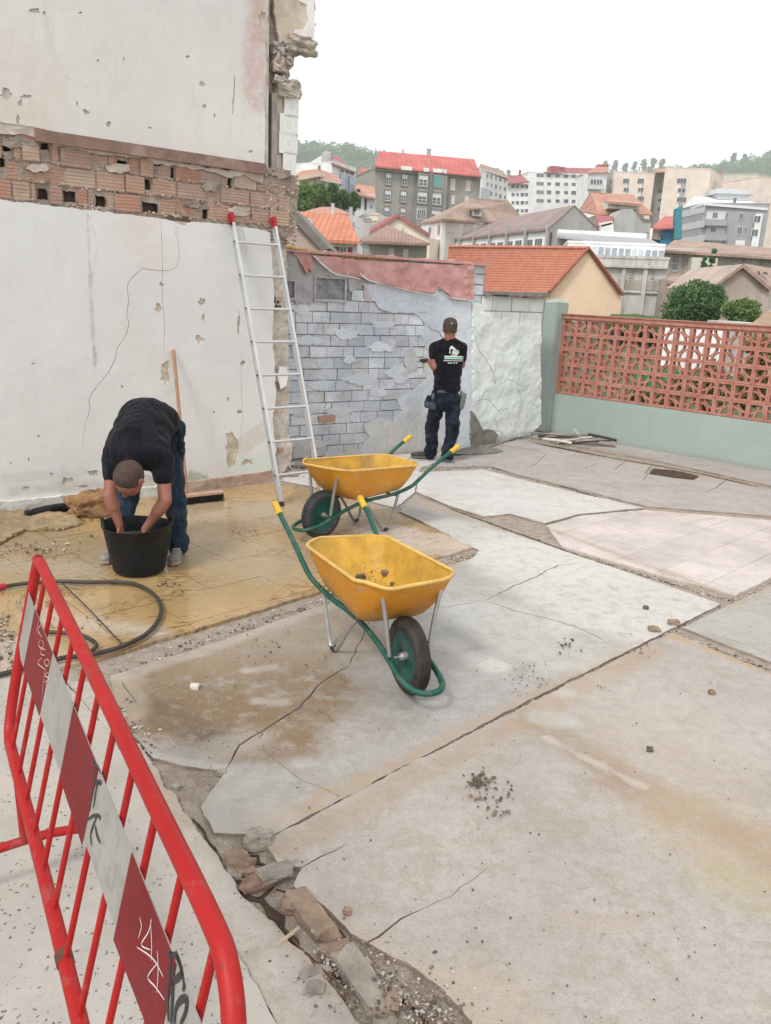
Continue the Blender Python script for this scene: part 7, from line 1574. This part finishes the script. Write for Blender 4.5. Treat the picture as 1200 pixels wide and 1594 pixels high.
# 8 house with red hip roof and white dormer
b = Bld('red_hip_house', 'old house with red hipped roof and a wide white dormer', [(903, 326, 122), (934, 333, 112), (1015, 333, 116)], W['stone'], 'house', group=GT, roof_cap=False)
b.roof([[(901, 327, 123), (934, 334, 111), (945, 301, 118), (920, 297.5, 121)], [(934, 334, 111), (1016, 333, 115.5), (985, 303, 119), (945, 301, 118)], [(1016, 333, 115.5), (1016, 333, 124), (985, 303, 119)]], RF['ter'])
b.poly('dormer', [(946, 311, 111), (994, 315, 112), (997, 326, 112), (947, 324, 111)], W['white'], 3); b.roof([[(941, 312.5, 110), (999, 318, 111), (988, 306, 117), (957, 302, 117)]], RF['ter'], .3, 'dormer_roof')
o = MB(); p = at(959, 321, 110.8); q = at(966, 316, 110.8); o.box((p+q)/2, ((q-p).x, .2, (q-p).z)); b.add(o.build('window', m_glass))
for x in (938, 943): b.win(1, x, 338, x+2, 348, 'two')
b = Bld('concrete_gable', 'bare grey concrete gable end in front of the red hipped roof house', [(952, 345, 100), (1012, 362, 100)], W['gre2'], 'building', group=GT, dep=6, roof_cap=False)
b.poly('gable', [(953, 366, 99.8), (956, 340, 99.8), (968, 326, 99.8), (984, 325, 99.8), (1012, 362, 99.8)], W['gre2'], 5); b.poly('white_wall', [(934, 347, 98), (954, 344, 98), (956, 362, 98), (930, 362, 98)], W['white'], 1)
b.roof([[(926, 335, 101), (955, 337, 101), (953, 346, 98), (930, 352, 98)]], RF['mar'])
# 9 factory with the white pillared wall
b = Bld('factory_hall', 'long low hall with white pillared wall, dark windows and a brown roof', [(697, 371, 95), (852, 356, 77), (934, 360, 85)], W['white'], 'hall', group=GT, roof_cap=False)
b.poly('gable', [(853, 355, 76.8), (894, 320, 80), (934, 359, 84.5), (934, 400, 84.5), (853, 400, 76.8)], W['gre2'], .5)
b.roof([[(690, 373.5, 95.5), (854, 354.5, 76.3), (894.5, 319, 80), (765, 343, 100)], [(765, 343, 100), (894.5, 319, 80), (935, 358, 84.5), (815, 360, 106)]], RF['brd'])
for x in (713, 735, 759, 785.5, 814.5, 848): b.box('pillar', 0, x, 350, x+2, 400, 0, .3, W['gre2'])
for k, (x0, x1, y) in enumerate(((717, 723, 382.5), (726, 733, 381), (738, 745.5, 380), (748, 757, 379), (761.5, 771, 378), (773.5, 783, 377), (788, 798, 375.5), (801.5, 812, 374), (817.5, 829, 373), (832, 844, 371.5))): b.win(0, x0, y, x1, 392, 'dark', m_win_f, m_glass)
b.win(1, 871, 366, 886, 388, 'dark', m_win_f, m_glass); b.box('gutter', 0, 690, 357, 852, 359, 0, .01, W['gre2']) if False else None
b = Bld('white_parapet_roof', 'white edged flat roof between the hall and the glazed gallery', [(869, 358, 74), (1009, 373, 74)], W['gre2'], 'roof', group=GT, dep=9, roof_cap=False)
b.box('fascia', 0, 868, 357, 1008, 361.5 + 7, 0, .4, W['white']); b.roof([[(866, 366, 70), (1035, 384, 69), (1012, 372, 73.5), (870, 362, 73.5)]], W['gre3'])
b.chim(1010, 356, 1016, 374, 74, W['white']); b.chim(932, 350, 936, 365, 74, W['gre2'])
# 10 gallery on the concrete block
b = Bld('glazed_gallery', 'long white gallery of glass panels above the bare concrete wall', [(884, 378, 66), (1035, 387, 65)], W['white'], 'gallery', group=GT, dep=7)
for k in range(14):
    x = 889 + k*10.4; b.win(0, x, 382.5+k*.62, x+9.4, 396.5+k*.62, 'pan', m_win_f, mat('gallery_glass_pale', (.56, .60, .62), .35, .1) if k < 4 or k in (9, 10) else mat('gallery_glass', (.34, .38, .42), .25, .15), name='panel')
b = Bld('concrete_block_wall', 'tall stained concrete building under the glazed gallery', [(895, 400, 62), (1041, 408, 60)], W['conc'], 'building', group=GT, dep=9)
b.box('cornice', 0, 895, 411, 1040, 414, 0, .35, W['conc']); b.box('cornice', 0, 895, 450, 1040, 452, 0, .15, W['conc']); b.box('stain_panel', 0, 960, 435, 1036, 450, 0, .04, W['dirty'])
for x in (1000, 966): b.box('pier', 0, x, 413, x+3, 490, 0, .2, W['conc'])
for q in ((979, 421, 987, 432), (1012, 422, 1019, 433)): b.win(0, *q, 'shut', W['conc'], W['dirty'])
# 11 brown hipped building with dormer
b = Bld('brown_hip_house', 'large house with a brown hipped roof, eyebrow dormer and white side wall', [(656, 346, 102), (689, 341, 92), (790, 350, 98)], W['white'], 'house', group=GT, roof_cap=False)
b.box('beige_wall', 1, 690, 341.5, 738, 420, 0, .06, W['beige'])
b.roof([[(652, 347, 103), (688.5, 340, 91), (735, 308, 99)], [(688.5, 340, 91), (762, 345, 96), (812, 338, 104), (790, 312, 103), (735, 308, 99)], [(812, 338, 104), (812, 338, 112), (790, 312, 103)], [(735, 308, 99), (790, 312, 103), (812, 338, 112), (735, 330, 118), (652, 347, 103)]], RF['brn'])
b.poly('dormer', [(736, 323, 95), (751, 324, 95), (750, 337, 95), (734, 336, 95)], W['white'], 3); b.roof([[(727, 324, 94), (756, 323, 94.3), (748, 317, 98), (735, 317, 98)]], RF['brn'], .2, 'dormer_roof')
p = at(738, 334, 94.9); q = at(747, 326, 94.9); o = bpy.data.objects.new('window', wmesh('two', m_win_f, m_glass, m_sur)); COL.objects.link(o); o.parent = b.root; o.location = (p+q)/2 - b.root.location; o.scale = ((q-p).x, 1, (q-p).z)
for q in ((667, 353, 671, 365), (681, 350, 685, 366), (668, 383, 672, 402), (680, 382, 684, 402)): b.win(0, *q, 'dark', W['white'], m_glass)
b.win(1, 696, 349, 706, 361, 'shut', W['beige'], W['beige'], off=.06)
# 12 grey stone hut, cream gable house behind it
b = Bld('stone_hut', 'grey stone hut with dark hipped tile roof and two cream shutters', [(558, 375, 80), (575, 375.5, 74), (665, 378, 74)], W['stone'], 'house', group=GT, roof_cap=False)
b.roof([[(553, 374, 82), (573, 375, 72.5), (603, 351, 77)], [(573, 375, 72.5), (669, 378.5, 72.5), (604, 351, 77), (603, 351, 77)], [(669, 378.5, 72.5), (669, 378, 84), (604, 351, 77)]], RF['hut'])
for q in ((604.5, 387, 613.5, 400), (627, 388, 636, 402)): b.win(1, *q, 'shut', m_sur, m_shut)
b.chim(600.5, 345, 603, 353, 77, RF['hut'], 'finial'); b.win(0, 563, 384, 566, 397, 'dark')
b = Bld('cream_house', 'cream gable house with red verge behind the stone hut', [(600, 369, 92), (669, 371, 90)], W['cream'], 'house', group=GT, dep=8, roof_cap=False)
b.poly('gable', [(578, 372, 90), (580, 358, 90), (620, 335, 90), (668, 364, 90), (668, 380, 90), (578, 380, 90)], W['cream'], 7)
b.roof([[(550, 371, 97), (577, 360, 89.6), (620, 333, 89.6), (600, 340, 97)], [(620, 333, 89.6), (669.5, 364, 89.6), (660, 362, 97), (614, 333, 97)]], RF['mar'], .35)
b.chim(566, 345, 576, 371, 78, W['gre2']); b.chim(565, 341, 577, 345, 78, W['gre2'], 'chimney_cap')
p = at(617, 359, 89.7); q = at(626, 351, 89.7); mb = MB(); mb.box((p+q)/2, ((q-p).x, .15, (q-p).z)); b.add(mb.build('window', m_shut))
b = Bld('pale_gable_house', 'pale grey gable house behind the cream one with a small orange box', [(545, 350, 108), (600, 352, 108)], W['conc'], 'house', group=GT, dep=6, roof_cap=False)
b.poly('gable', [(543, 366, 107), (546, 343, 107), (579, 327, 107), (602, 338, 107), (602, 366, 107)], mat('pale_render', (.50, .48, .44), .9, .1, 1), 6); b.chim(575, 334, 588.5, 344, 104, W['cream'], 'orange_box')
# 13 orange roof house and the roofs behind
b = Bld('orange_roof_house', 'house with bright orange ribbed roof and maroon shutters', [(498, 374, 60), (557, 377, 60)], W['white'], 'house', group=GT, dep=9, roof_cap=False)
b.roof([[(499, 372, 59.2), (560, 375.5, 59.2), (541, 335, 68), (466, 329, 68)]], RF['org']); b.box('shutter_wall', 0, 500, 382.5, 556, 388, 0, .02, W['white']) if False else None
b.win(0, 515, 384, 528, 396, 'pan', W['white'], m_brs, name='shutter'); b.win(0, 541, 385, 549, 398, 'pan', W['white'], m_brs, name='shutter'); b.win(0, 528.5, 384.5, 540, 398, 'two'); b.box('corner_strip', 0, 550, 377, 556, 410, 0, .05, W['pink'])
b.chim(477, 342, 487, 349, 64, m_shut, 'skylight')
b = Bld('brown_hip_cottage', 'low brown hipped roof just above the orange roof', [(470, 331, 85), (545, 335, 84)], W['white'], 'house', group=GT, dep=8, roof_cap=False)
b.roof([[(467, 331, 84), (547, 333, 83), (520, 322, 89), (500, 322, 89)]], RF['ter']); b.chim(515, 317, 520.5, 334, 82, W['conc']); b.chim(543, 323, 549, 342, 76, W['conc'])
# 14 far left cluster
b = Bld('terracotta_apartments', 'low apartment block with terracotta roof above the green trees', [(455, 273, 128), (497, 277, 121), (533, 282, 124)], W['beige'], 'building', group=GT, roof_cap=False)
b.roof([[(455, 274, 129), (497, 277.5, 120), (534, 282, 123.5), (520, 271, 128), (496, 262.5, 128), (470, 266, 130)]], RF['ter']); b.box('balcony', 0, 458, 277, 497, 282, 0, 1.0, W['pink']); b.box('ledge', 1, 498, 277, 532, 281, 0, .8, W['beige'])
for x in (489, 500, 510, 517, 526): b.win(0 if x < 496 else 1, x, 281+(x-489)*.06, x+6, 288+(x-489)*.06, 'two')
b.chim(495, 258, 499, 264, 126, m_sur)
b = Bld('white_tower_house', 'white slant topped house with a round grey chimney stack', [(480, 257, 186), (517, 252, 186)], W['white'], 'building', group=GT, dep=9, roof_cap=False)
b.poly('slant_top', [(480, 258, 185.5), (484, 252, 185.5), (500, 242, 185.5), (518, 243, 185.5), (518, 258, 185.5)], W['white'], 8)
p0, p1 = at(508, 268, 182), at(508, 241, 182); mb = MB(); mb.lathe([(1.05, p0.z), (1.05, p1.z), (.75, p1.z+.5), (0, p1.z+.8)], 20); o = mb.build('round_stack', W['gre2'], smooth=True); b.add(o); o.location += Vector((p0.x, 182, 0))
b.roof([[(516, 241.5, 184), (528, 245, 184), (541, 258, 178), (518, 253, 180)]], RF['mar'])
b = Bld('blue_white_block', 'white block with blue vertical window panels under the maroon roof', [(517, 253, 150), (554, 268, 156)], W['white'], 'building', group=GT, dep=10)
b.roof([[(515, 253, 149), (555, 268, 155), (548, 262, 160), (520, 247, 158)]], RF['brn'])
for x0, x1 in ((531, 539), (544, 551)): b.box('blue_panel', 0, x0-1.5, 270+(x0-531)*.25, x1+1.5, 320, 0, .3, W['blue']); [b.win(0, x0, 273+k*13+(x0-531)*.25, x1, 283+k*13+(x0-531)*.25, 'pan', W['white'], mat('pale_glass', (.50, .56, .62), .3, .1), off=.3) for k in range(3)]
for x, y in ((530, 265), (538, 267), (546, 269)): b.win(0, x, y, x+5, y+3, 'dark')
b = Bld('red_gable_house', 'red roofed house with a pale gable left of the grey block', [(554, 282, 148), (584, 290, 148)], W['gre2'], 'house', group=GT, dep=8, roof_cap=False)
b.roof([[(553, 281, 147), (572, 286, 146), (583, 278, 148), (578, 263, 153), (560, 262, 153)]], RF['red']); b.poly('gable', [(567, 283, 145), (583, 276.5, 145), (584, 290, 145), (570, 291, 145)], W['cream'], 4); b.chim(559, 259, 561.5, 264, 151, RF['brn'])
b = Bld('grey_low_house', 'grey house with tall dark openings left of the grey block', [(553, 301, 118), (584, 309, 118)], W['lgr'], 'house', group=GT, dep=8, roof_cap=False)
b.roof([[(551, 300, 117), (585, 308, 117), (583, 291, 124), (556, 286, 124)]], RF['ter'])
for q in ((555, 294, 561, 300), (556, 306, 562, 325), (567, 309, 571, 327)): b.win(0, *q, 'shut', W['lgr'], m_dkop)
for q in ((577, 304, 580.5, 311), (576.5, 319, 580, 325)): b.win(0, *q, 'two')
b = Bld('maroon_cottage', 'small dark maroon roofed house at the left edge of the skyline', [(458, 262, 200), (482, 266, 200)], W['pink'], 'house', group=GT, dep=8); b.roof([[(456, 263, 199), (483, 267, 199), (480, 258, 204), (462, 257, 204)]], RF['brn'])
# 15 right side
b = Bld('long_brown_shed', 'very long low shed with brown roof and stained wall at the right', [(1036, 389, 76), (1260, 404, 76)], W['dirty'], 'shed', group=GT, dep=10, roof_cap=False)
b.roof([[(1030, 389, 75.2), (1262, 404, 75.2), (1262, 391, 84), (1050, 373, 84)]], RF['brn'])
b.box('beige_wall', 0, 1068, 400, 1118, 470, 0, 1.2, W['beige'])
for q in ((1046, 398, 1056, 421), (1138, 404, 1147, 415)): 
    b.win(0, *q, 'dark', m_win_f, m_glass); b.box('bar', 0, q[0], (q[1]+q[3])/2-.4, q[2], (q[1]+q[3])/2+.4, .05, .1, m_win_f)
b.box('door', 0, 1120, 415, 1125, 429, 0, .05, m_dkop); b.box('pipe', 0, 1036, 385.5, 1085, 387, 1.0, 1.1, m_win_f)
b = Bld('tin_lean_to', 'dark brown lean to roof left of the round green tree', [(1041, 434, 58), (1072, 437, 58)], W['dirty'], 'shed', group=GT, dep=4, roof_cap=False); b.roof([[(1038, 436, 57), (1074, 440, 57), (1066, 428, 62), (1041, 427, 62)]], RF['brn'])
b = Bld('ruined_gable_house', 'ruined pinkish gable house with a holed roof at the right edge', [(1112, 446, 46), (1197, 446, 46)], W['ruin'], 'house', group=GT, dep=9, roof_cap=False)
b.poly('gable', [(1111, 447, 45.8), (1158, 411, 45.8), (1198, 447, 45.8), (1194, 500, 45.8), (1111, 500, 45.8)], W['ruin'], 8); b.roof([[(1157, 410, 45.5), (1199, 446, 45.5), (1246, 440, 54), (1204, 418, 54)], [(1109, 446, 45.5), (1157, 410, 45.5), (1204, 418, 54), (1160, 440, 54)]], RF['brn'])
b.box('opening', 0, 1150, 424, 1153, 429, .1, .12, m_dkop)
mb = MB()
for q in ((1171, 421, 1182, 427), (1186, 423, 1194, 428)): mb.add([at(q[0], q[1], 46.6), at(q[2], q[1]+1, 46.6), at(q[2]+2, q[3], 45.9), at(q[0]+3, q[3]-1, 45.9)], [(0, 1, 2, 3)])
b.add(mb.build('roof_hole', m_dkop))
b = Bld('tan_tiled_roof', 'corner of a tan tiled roof at the right edge just above the screen', [(1182, 505, 24), (1240, 500, 24)], W['conc'], 'roof', group=GT, dep=4, roof_cap=False); b.roof([[(1163, 508, 23.5), (1232, 520, 23.5), (1240, 470, 27), (1196, 484, 26)]], roof_mat('roof_tan', (.42, .28, .18), .25, 20, .3))
b = Bld('netted_scaffold', 'house wrapped in blue and teal debris netting left of the grey modern block', [(1030, 356, 124), (1058, 357, 124)], W['bnet'], 'scaffold', group=GT, dep=5, roof_cap=False)
b.poly('teal_net', [(1052, 325, 123), (1062, 320, 123), (1061, 372, 123), (1049, 372, 123)], W['teal'], 1); b.roof([[(1012, 356, 123), (1048, 354, 123), (1048, 336, 128), (1034, 337, 128)]], RF['red']); b.poly('red_wall', [(1014, 356, 124), (1030, 354, 124), (1030, 374, 124), (1014, 372, 124)], W['pink'], 3)
b.win(0, 1024, 360, 1029, 370, 'two')
# peach gable house right behind the wall, its tiles modelled
b = Bld('peach_gable_house', 'peach rendered gable house with red tiled roof just behind the pale wall', [(700, 455, 63), (853, 459, 52.5), (965, 462, 54.5)], W['parap'], 'house', group=GT, roof_cap=False)
gab = [(853, 459, 52.4), (915, 391, 53.4), (967, 459, 54.3), (960, 640, 54.3), (853, 640, 52.4)]; b.poly('gable', gab, W['parap'], .6)
e0, e1_, r0, r1 = at(728, 452.5, 61.5), at(855, 456, 52.0), at(700, 385.5, 64), at(916, 388.0, 53.2)
# make the slope planar and corrugated: tile columns run from ridge to eave
def tiled(name, a, b_, c, d, cols, rows, m, root, amp=.12):    # a-b eave, d-c ridge
    V = []; F = []; nc = cols*4; nr_ = rows*2
    n = (b_-a).cross(d-a).normalized(); n = n if n.z > 0 else -n
    for j in range(nr_+1):
        t = (j//2 + (j % 2)*.97)/rows if j < nr_ else 1.0
        lift = -.035*(j % 2)
        for i in range(nc+1):
            s_ = i/nc; p = a.lerp(b_, s_).lerp(d.lerp(c, s_), t); V.append(p + n*(amp*math.cos(i/4*math.tau)*.5 + lift + .05))
    for j in range(nr_):
        for i in range(nc): q = j*(nc+1)+i; F.append((q, q+1, q+nc+2, q+nc+1))
    o = link(name, mesh_np(name, V, F), m, smooth=False); return root.add(o)
def _tl():
    t = NT('roof_tile_clay'); c = t.mix(t.ramp(t.noise(2.5, 5, .7), .3, .7), (.40, .135, .08), (.48, .20, .125)); c = t.mix(t.math('MULTIPLY', t.ramp(t.noise(9, 5, .7), .55, .7), .4), c, (.30, .14, .10)); t.fin(c, .8); return t.m
m_tl = _tl(); eL_ = at(690, 452, 63.5)
tiled('roof_tiles', eL_, e1_, r1, r0, 46, 17, m_tl, b)
bk2 = Vector((r1.x + (r1.x-e1_.x), r1.y + (r1.y-e1_.y), e1_.z)); eR_ = at(969.5, 460, 54.0); rbk = r0 + (eR_-r1); tiled('roof_tiles', eR_, eR_ + (r0-r1), r0, r1, 46, 17, m_tl, b)
mb = MB(); mb.tube([r0+Vector((0, 0, .06)), r1+Vector((0, 0, .06))], .13, 8); b.add(mb.build('ridge', m_tl, smooth=True))
mb = MB(); mb.tube([e1_+Vector((0, 0, .05)), r1+Vector((0, 0, .08)), eR_+Vector((0, 0, .05))], .12, 6); b.add(mb.build('verge', mat('verge_red', (.32, .10, .07), .8, .15, 3)))
mb = MB(); mb.tube([eL_-Vector((0, 0, .05)), e1_-Vector((0, 0, .05))], .09, 6); b.add(mb.build('eave_board', m_sur))
# neighbour gable close behind the party wall
b = Bld('neighbour_gable', 'pinkish gable wall with thick grey verge right behind the rear wall corner', [(430, 386, 13.2), (516, 392, 13.2)], W['pink'], 'house', group=GT, dep=4, roof_cap=False)
b.poly('gable', [(400, 288, 13.1), (430, 314, 13.1), (507, 388, 13.1), (507, 440, 13.1), (400, 440, 13.1)], W['pink'], 3)
b.poly('verge', [(400, 272, 13.0), (450, 318, 13.0), (514, 387, 13.0), (501, 390, 13.0), (448, 334, 13.0), (400, 291, 13.0)], mat('verge_grey', (.235, .215, .20), .9, .15, 3), 3.2)
# pole and wires
po_b = at(549, 400, 66); po_t = at(551, 345, 66); pr = empty('utility_pole', (po_b.x, 66, 0), 0, 'thin concrete pole with wires beside the orange roof house', 'pole', None); mb = MB(); mb.tube([(0, 0, 0), (po_t.x-po_b.x, 0, po_t.z)], .09, 8); mb.build('post', W['gre2'], pr)
mb = MB()
for z, q in ((.1, at(480, 352, 70)), (.3, at(566, 350, 76)), (.2, at(520, 351, 64))): a = Vector((po_t.x-po_b.x, 0, po_t.z-z)); e = q - Vector((po_b.x, 66, 0)); mb.tube([a, (a+e)/2 - Vector((0, 0, .25)), e], .018, 4)
mb.build('wire', m_sur, pr)
# ================================================================ TREES
gl_ = 'green trees in a row above the orange roof'
for i, (x0, x1, y0, y1, lb, m) in enumerate(((448, 496, 286, 338, 'leftmost yellow green tree above the orange roof', m_lf4), (476, 516, 287, 336, 'second tree of the row above the orange roof, mid green', m_lf4), (500, 534, 287, 334, 'third tree of the row, darker green behind the chimney', m_lf), (522, 545, 297, 334, 'fourth tree of the row, small and pale', m_lf), (538, 561, 300, 332, 'last tree of the row beside the grey low house', m_lf))):
    blob_tree('broadleaf_tree', lb, 'tree', x0, x1, y0, y1, 98+i*2, m, 4200, .26, gl_, 10+i, 9)
blob_tree('round_tree', 'large round green tree behind the red screen', 'tree', 1024, 1134, 434, 512, 42, m_lf, 14000, .085, None, 31, 18)
blob_tree('round_shrub', 'smaller brighter shrub right of the large round tree', 'shrub', 1112, 1190, 465, 515, 40, m_lf4, 8000, .07, None, 32, 12)
blob_tree('poplar_tree', 'left thin poplar above the round green tree', 'tree', 1086, 1096, 400, 445, 56, m_lf2, 1200, .12, None, 33, 10)
blob_tree('poplar_tree', 'right thin taller poplar above the round green tree', 'tree', 1098, 1110, 388, 445, 58, m_lf2, 1400, .12, None, 34, 12)
blob_tree('grey_shrub', 'misty shrub at the foot of the two poplars', 'shrub', 1082, 1116, 425, 450, 54, m_lf, 1500, .12, None, 35, 6)
for i, (x0, x1, y0, y1, D, m, lb) in enumerate(((1005, 1075, 590, 660, 15.5, m_lf3, 'ochre bush behind the lower left part of the screen'), (1060, 1130, 560, 650, 15.0, m_lf3, 'ochre green bush behind the middle of the screen'), (1120, 1195, 520, 660, 14.6, m_lf3, 'tall ochre bush behind the right part of the screen'), (1175, 1290, 500, 680, 14.2, m_lf4, 'light green bush at the right end behind the screen'), (960, 1020, 600, 660, 16.5, m_lf, 'low green bush behind the left part of the screen'))):
    blob_tree('garden_bush', lb, 'bush', x0, x1, y0, y1, D, m, 3500, .045, 'bushes growing behind the screen', 50+i, 8)
b = Bld('green_tarp_fence', 'green sheeted fence seen through the pierced screen', [(985, 573, 19), (1068, 578, 18.5)], mat('green_sheet', (.02, .22, .10), .6, .15, 3), 'fence', zbot=-1, dep=.05, roof_cap=False)
b = Bld('white_hut', 'white garden wall seen through the middle of the screen', [(1030, 510, 27), (1130, 520, 26)], W['white'], 'wall', zbot=-1, dep=.3, roof_cap=False)
gb = sheet('grass_bank', jag([(at(955, 480, 50).x, 50), (at(1060, 480, 50).x, 50), (at(1080, 480, 34).x, 34), (at(940, 480, 34).x, 34)], 1, .3), [], lambda u, v, off: Vector((u, v, 1.38 + off - (50-v)*.012)), .3, [mat('grass', (.055, .10, .03), .9, .3, 3)], grid=.8, disp=lambda u, v: .1*noise.noise(Vector((u, v, 0)))); tag(gb, kind='structure')
# distant wood on the hills: one mass, leaf clumps
cl = []; rg = random.Random(5)
for i in range(1500):
    x = rg.uniform(-264, 800); y = 1445 - 500*rg.random()**1.3; r = rg.uniform(5, 11); cl.append((x, y, terr_z(x, y) + r*.5 + rg.uniform(0, 5), r, 1.1))
V, F = leaves(cl, 90000, 2.2, 9); tag(link('hill_wood', mesh_np('hill_wood', V, F), m_lf2), 'hazy dark woodland covering the far hills', kind='stuff')
ORD = ['first', 'second', 'third', 'fourth', 'fifth', 'sixth', 'seventh', 'eighth', 'ninth', 'tenth', 'eleventh', 'twelfth', 'thirteenth', 'last']
for i, (x, y0, w) in enumerate(((772, 262, 14), (790, 265, 12), (940, 251, 14), (956, 250, 16), (972, 254, 13), (986, 252, 12), (1000, 248, 15), (1014, 246, 15), (1029, 247, 15), (1056, 259, 12), (1078, 256, 12), (1140, 238, 13), (1156, 240, 12), (1196, 234, 14))):
    blob_tree('ridge_tree', ('%s hazy tree from the left along the far ridge' % ORD[i]), 'tree', x-w/2, x+w/2, y0, y0+24, 1430, m_lf2, 420, 1.9, 'hazy trees on the far ridge', 80+i, 5)
# ================================================================ AIR
hz = MB(); hz.box((0, 760, 150), (3460, 1580, 320)); ho = hz.build('haze', None or [])
hm_ = bpy.data.materials.new('haze'); hm_.use_nodes = True; t_ = hm_.node_tree; t_.nodes.clear(); pv_ = t_.nodes.new('ShaderNodeVolumePrincipled'); pv_.inputs['Color'].default_value = (.97, .985, 1, 1); pv_.inputs['Density'].default_value = .00038; pv_.inputs['Anisotropy'].default_value = .1
oo = t_.nodes.new('ShaderNodeOutputMaterial'); t_.links.new(pv_.outputs[0], oo.inputs['Volume']); ho.data.materials.append(hm_); tag(ho, kind='stuff')
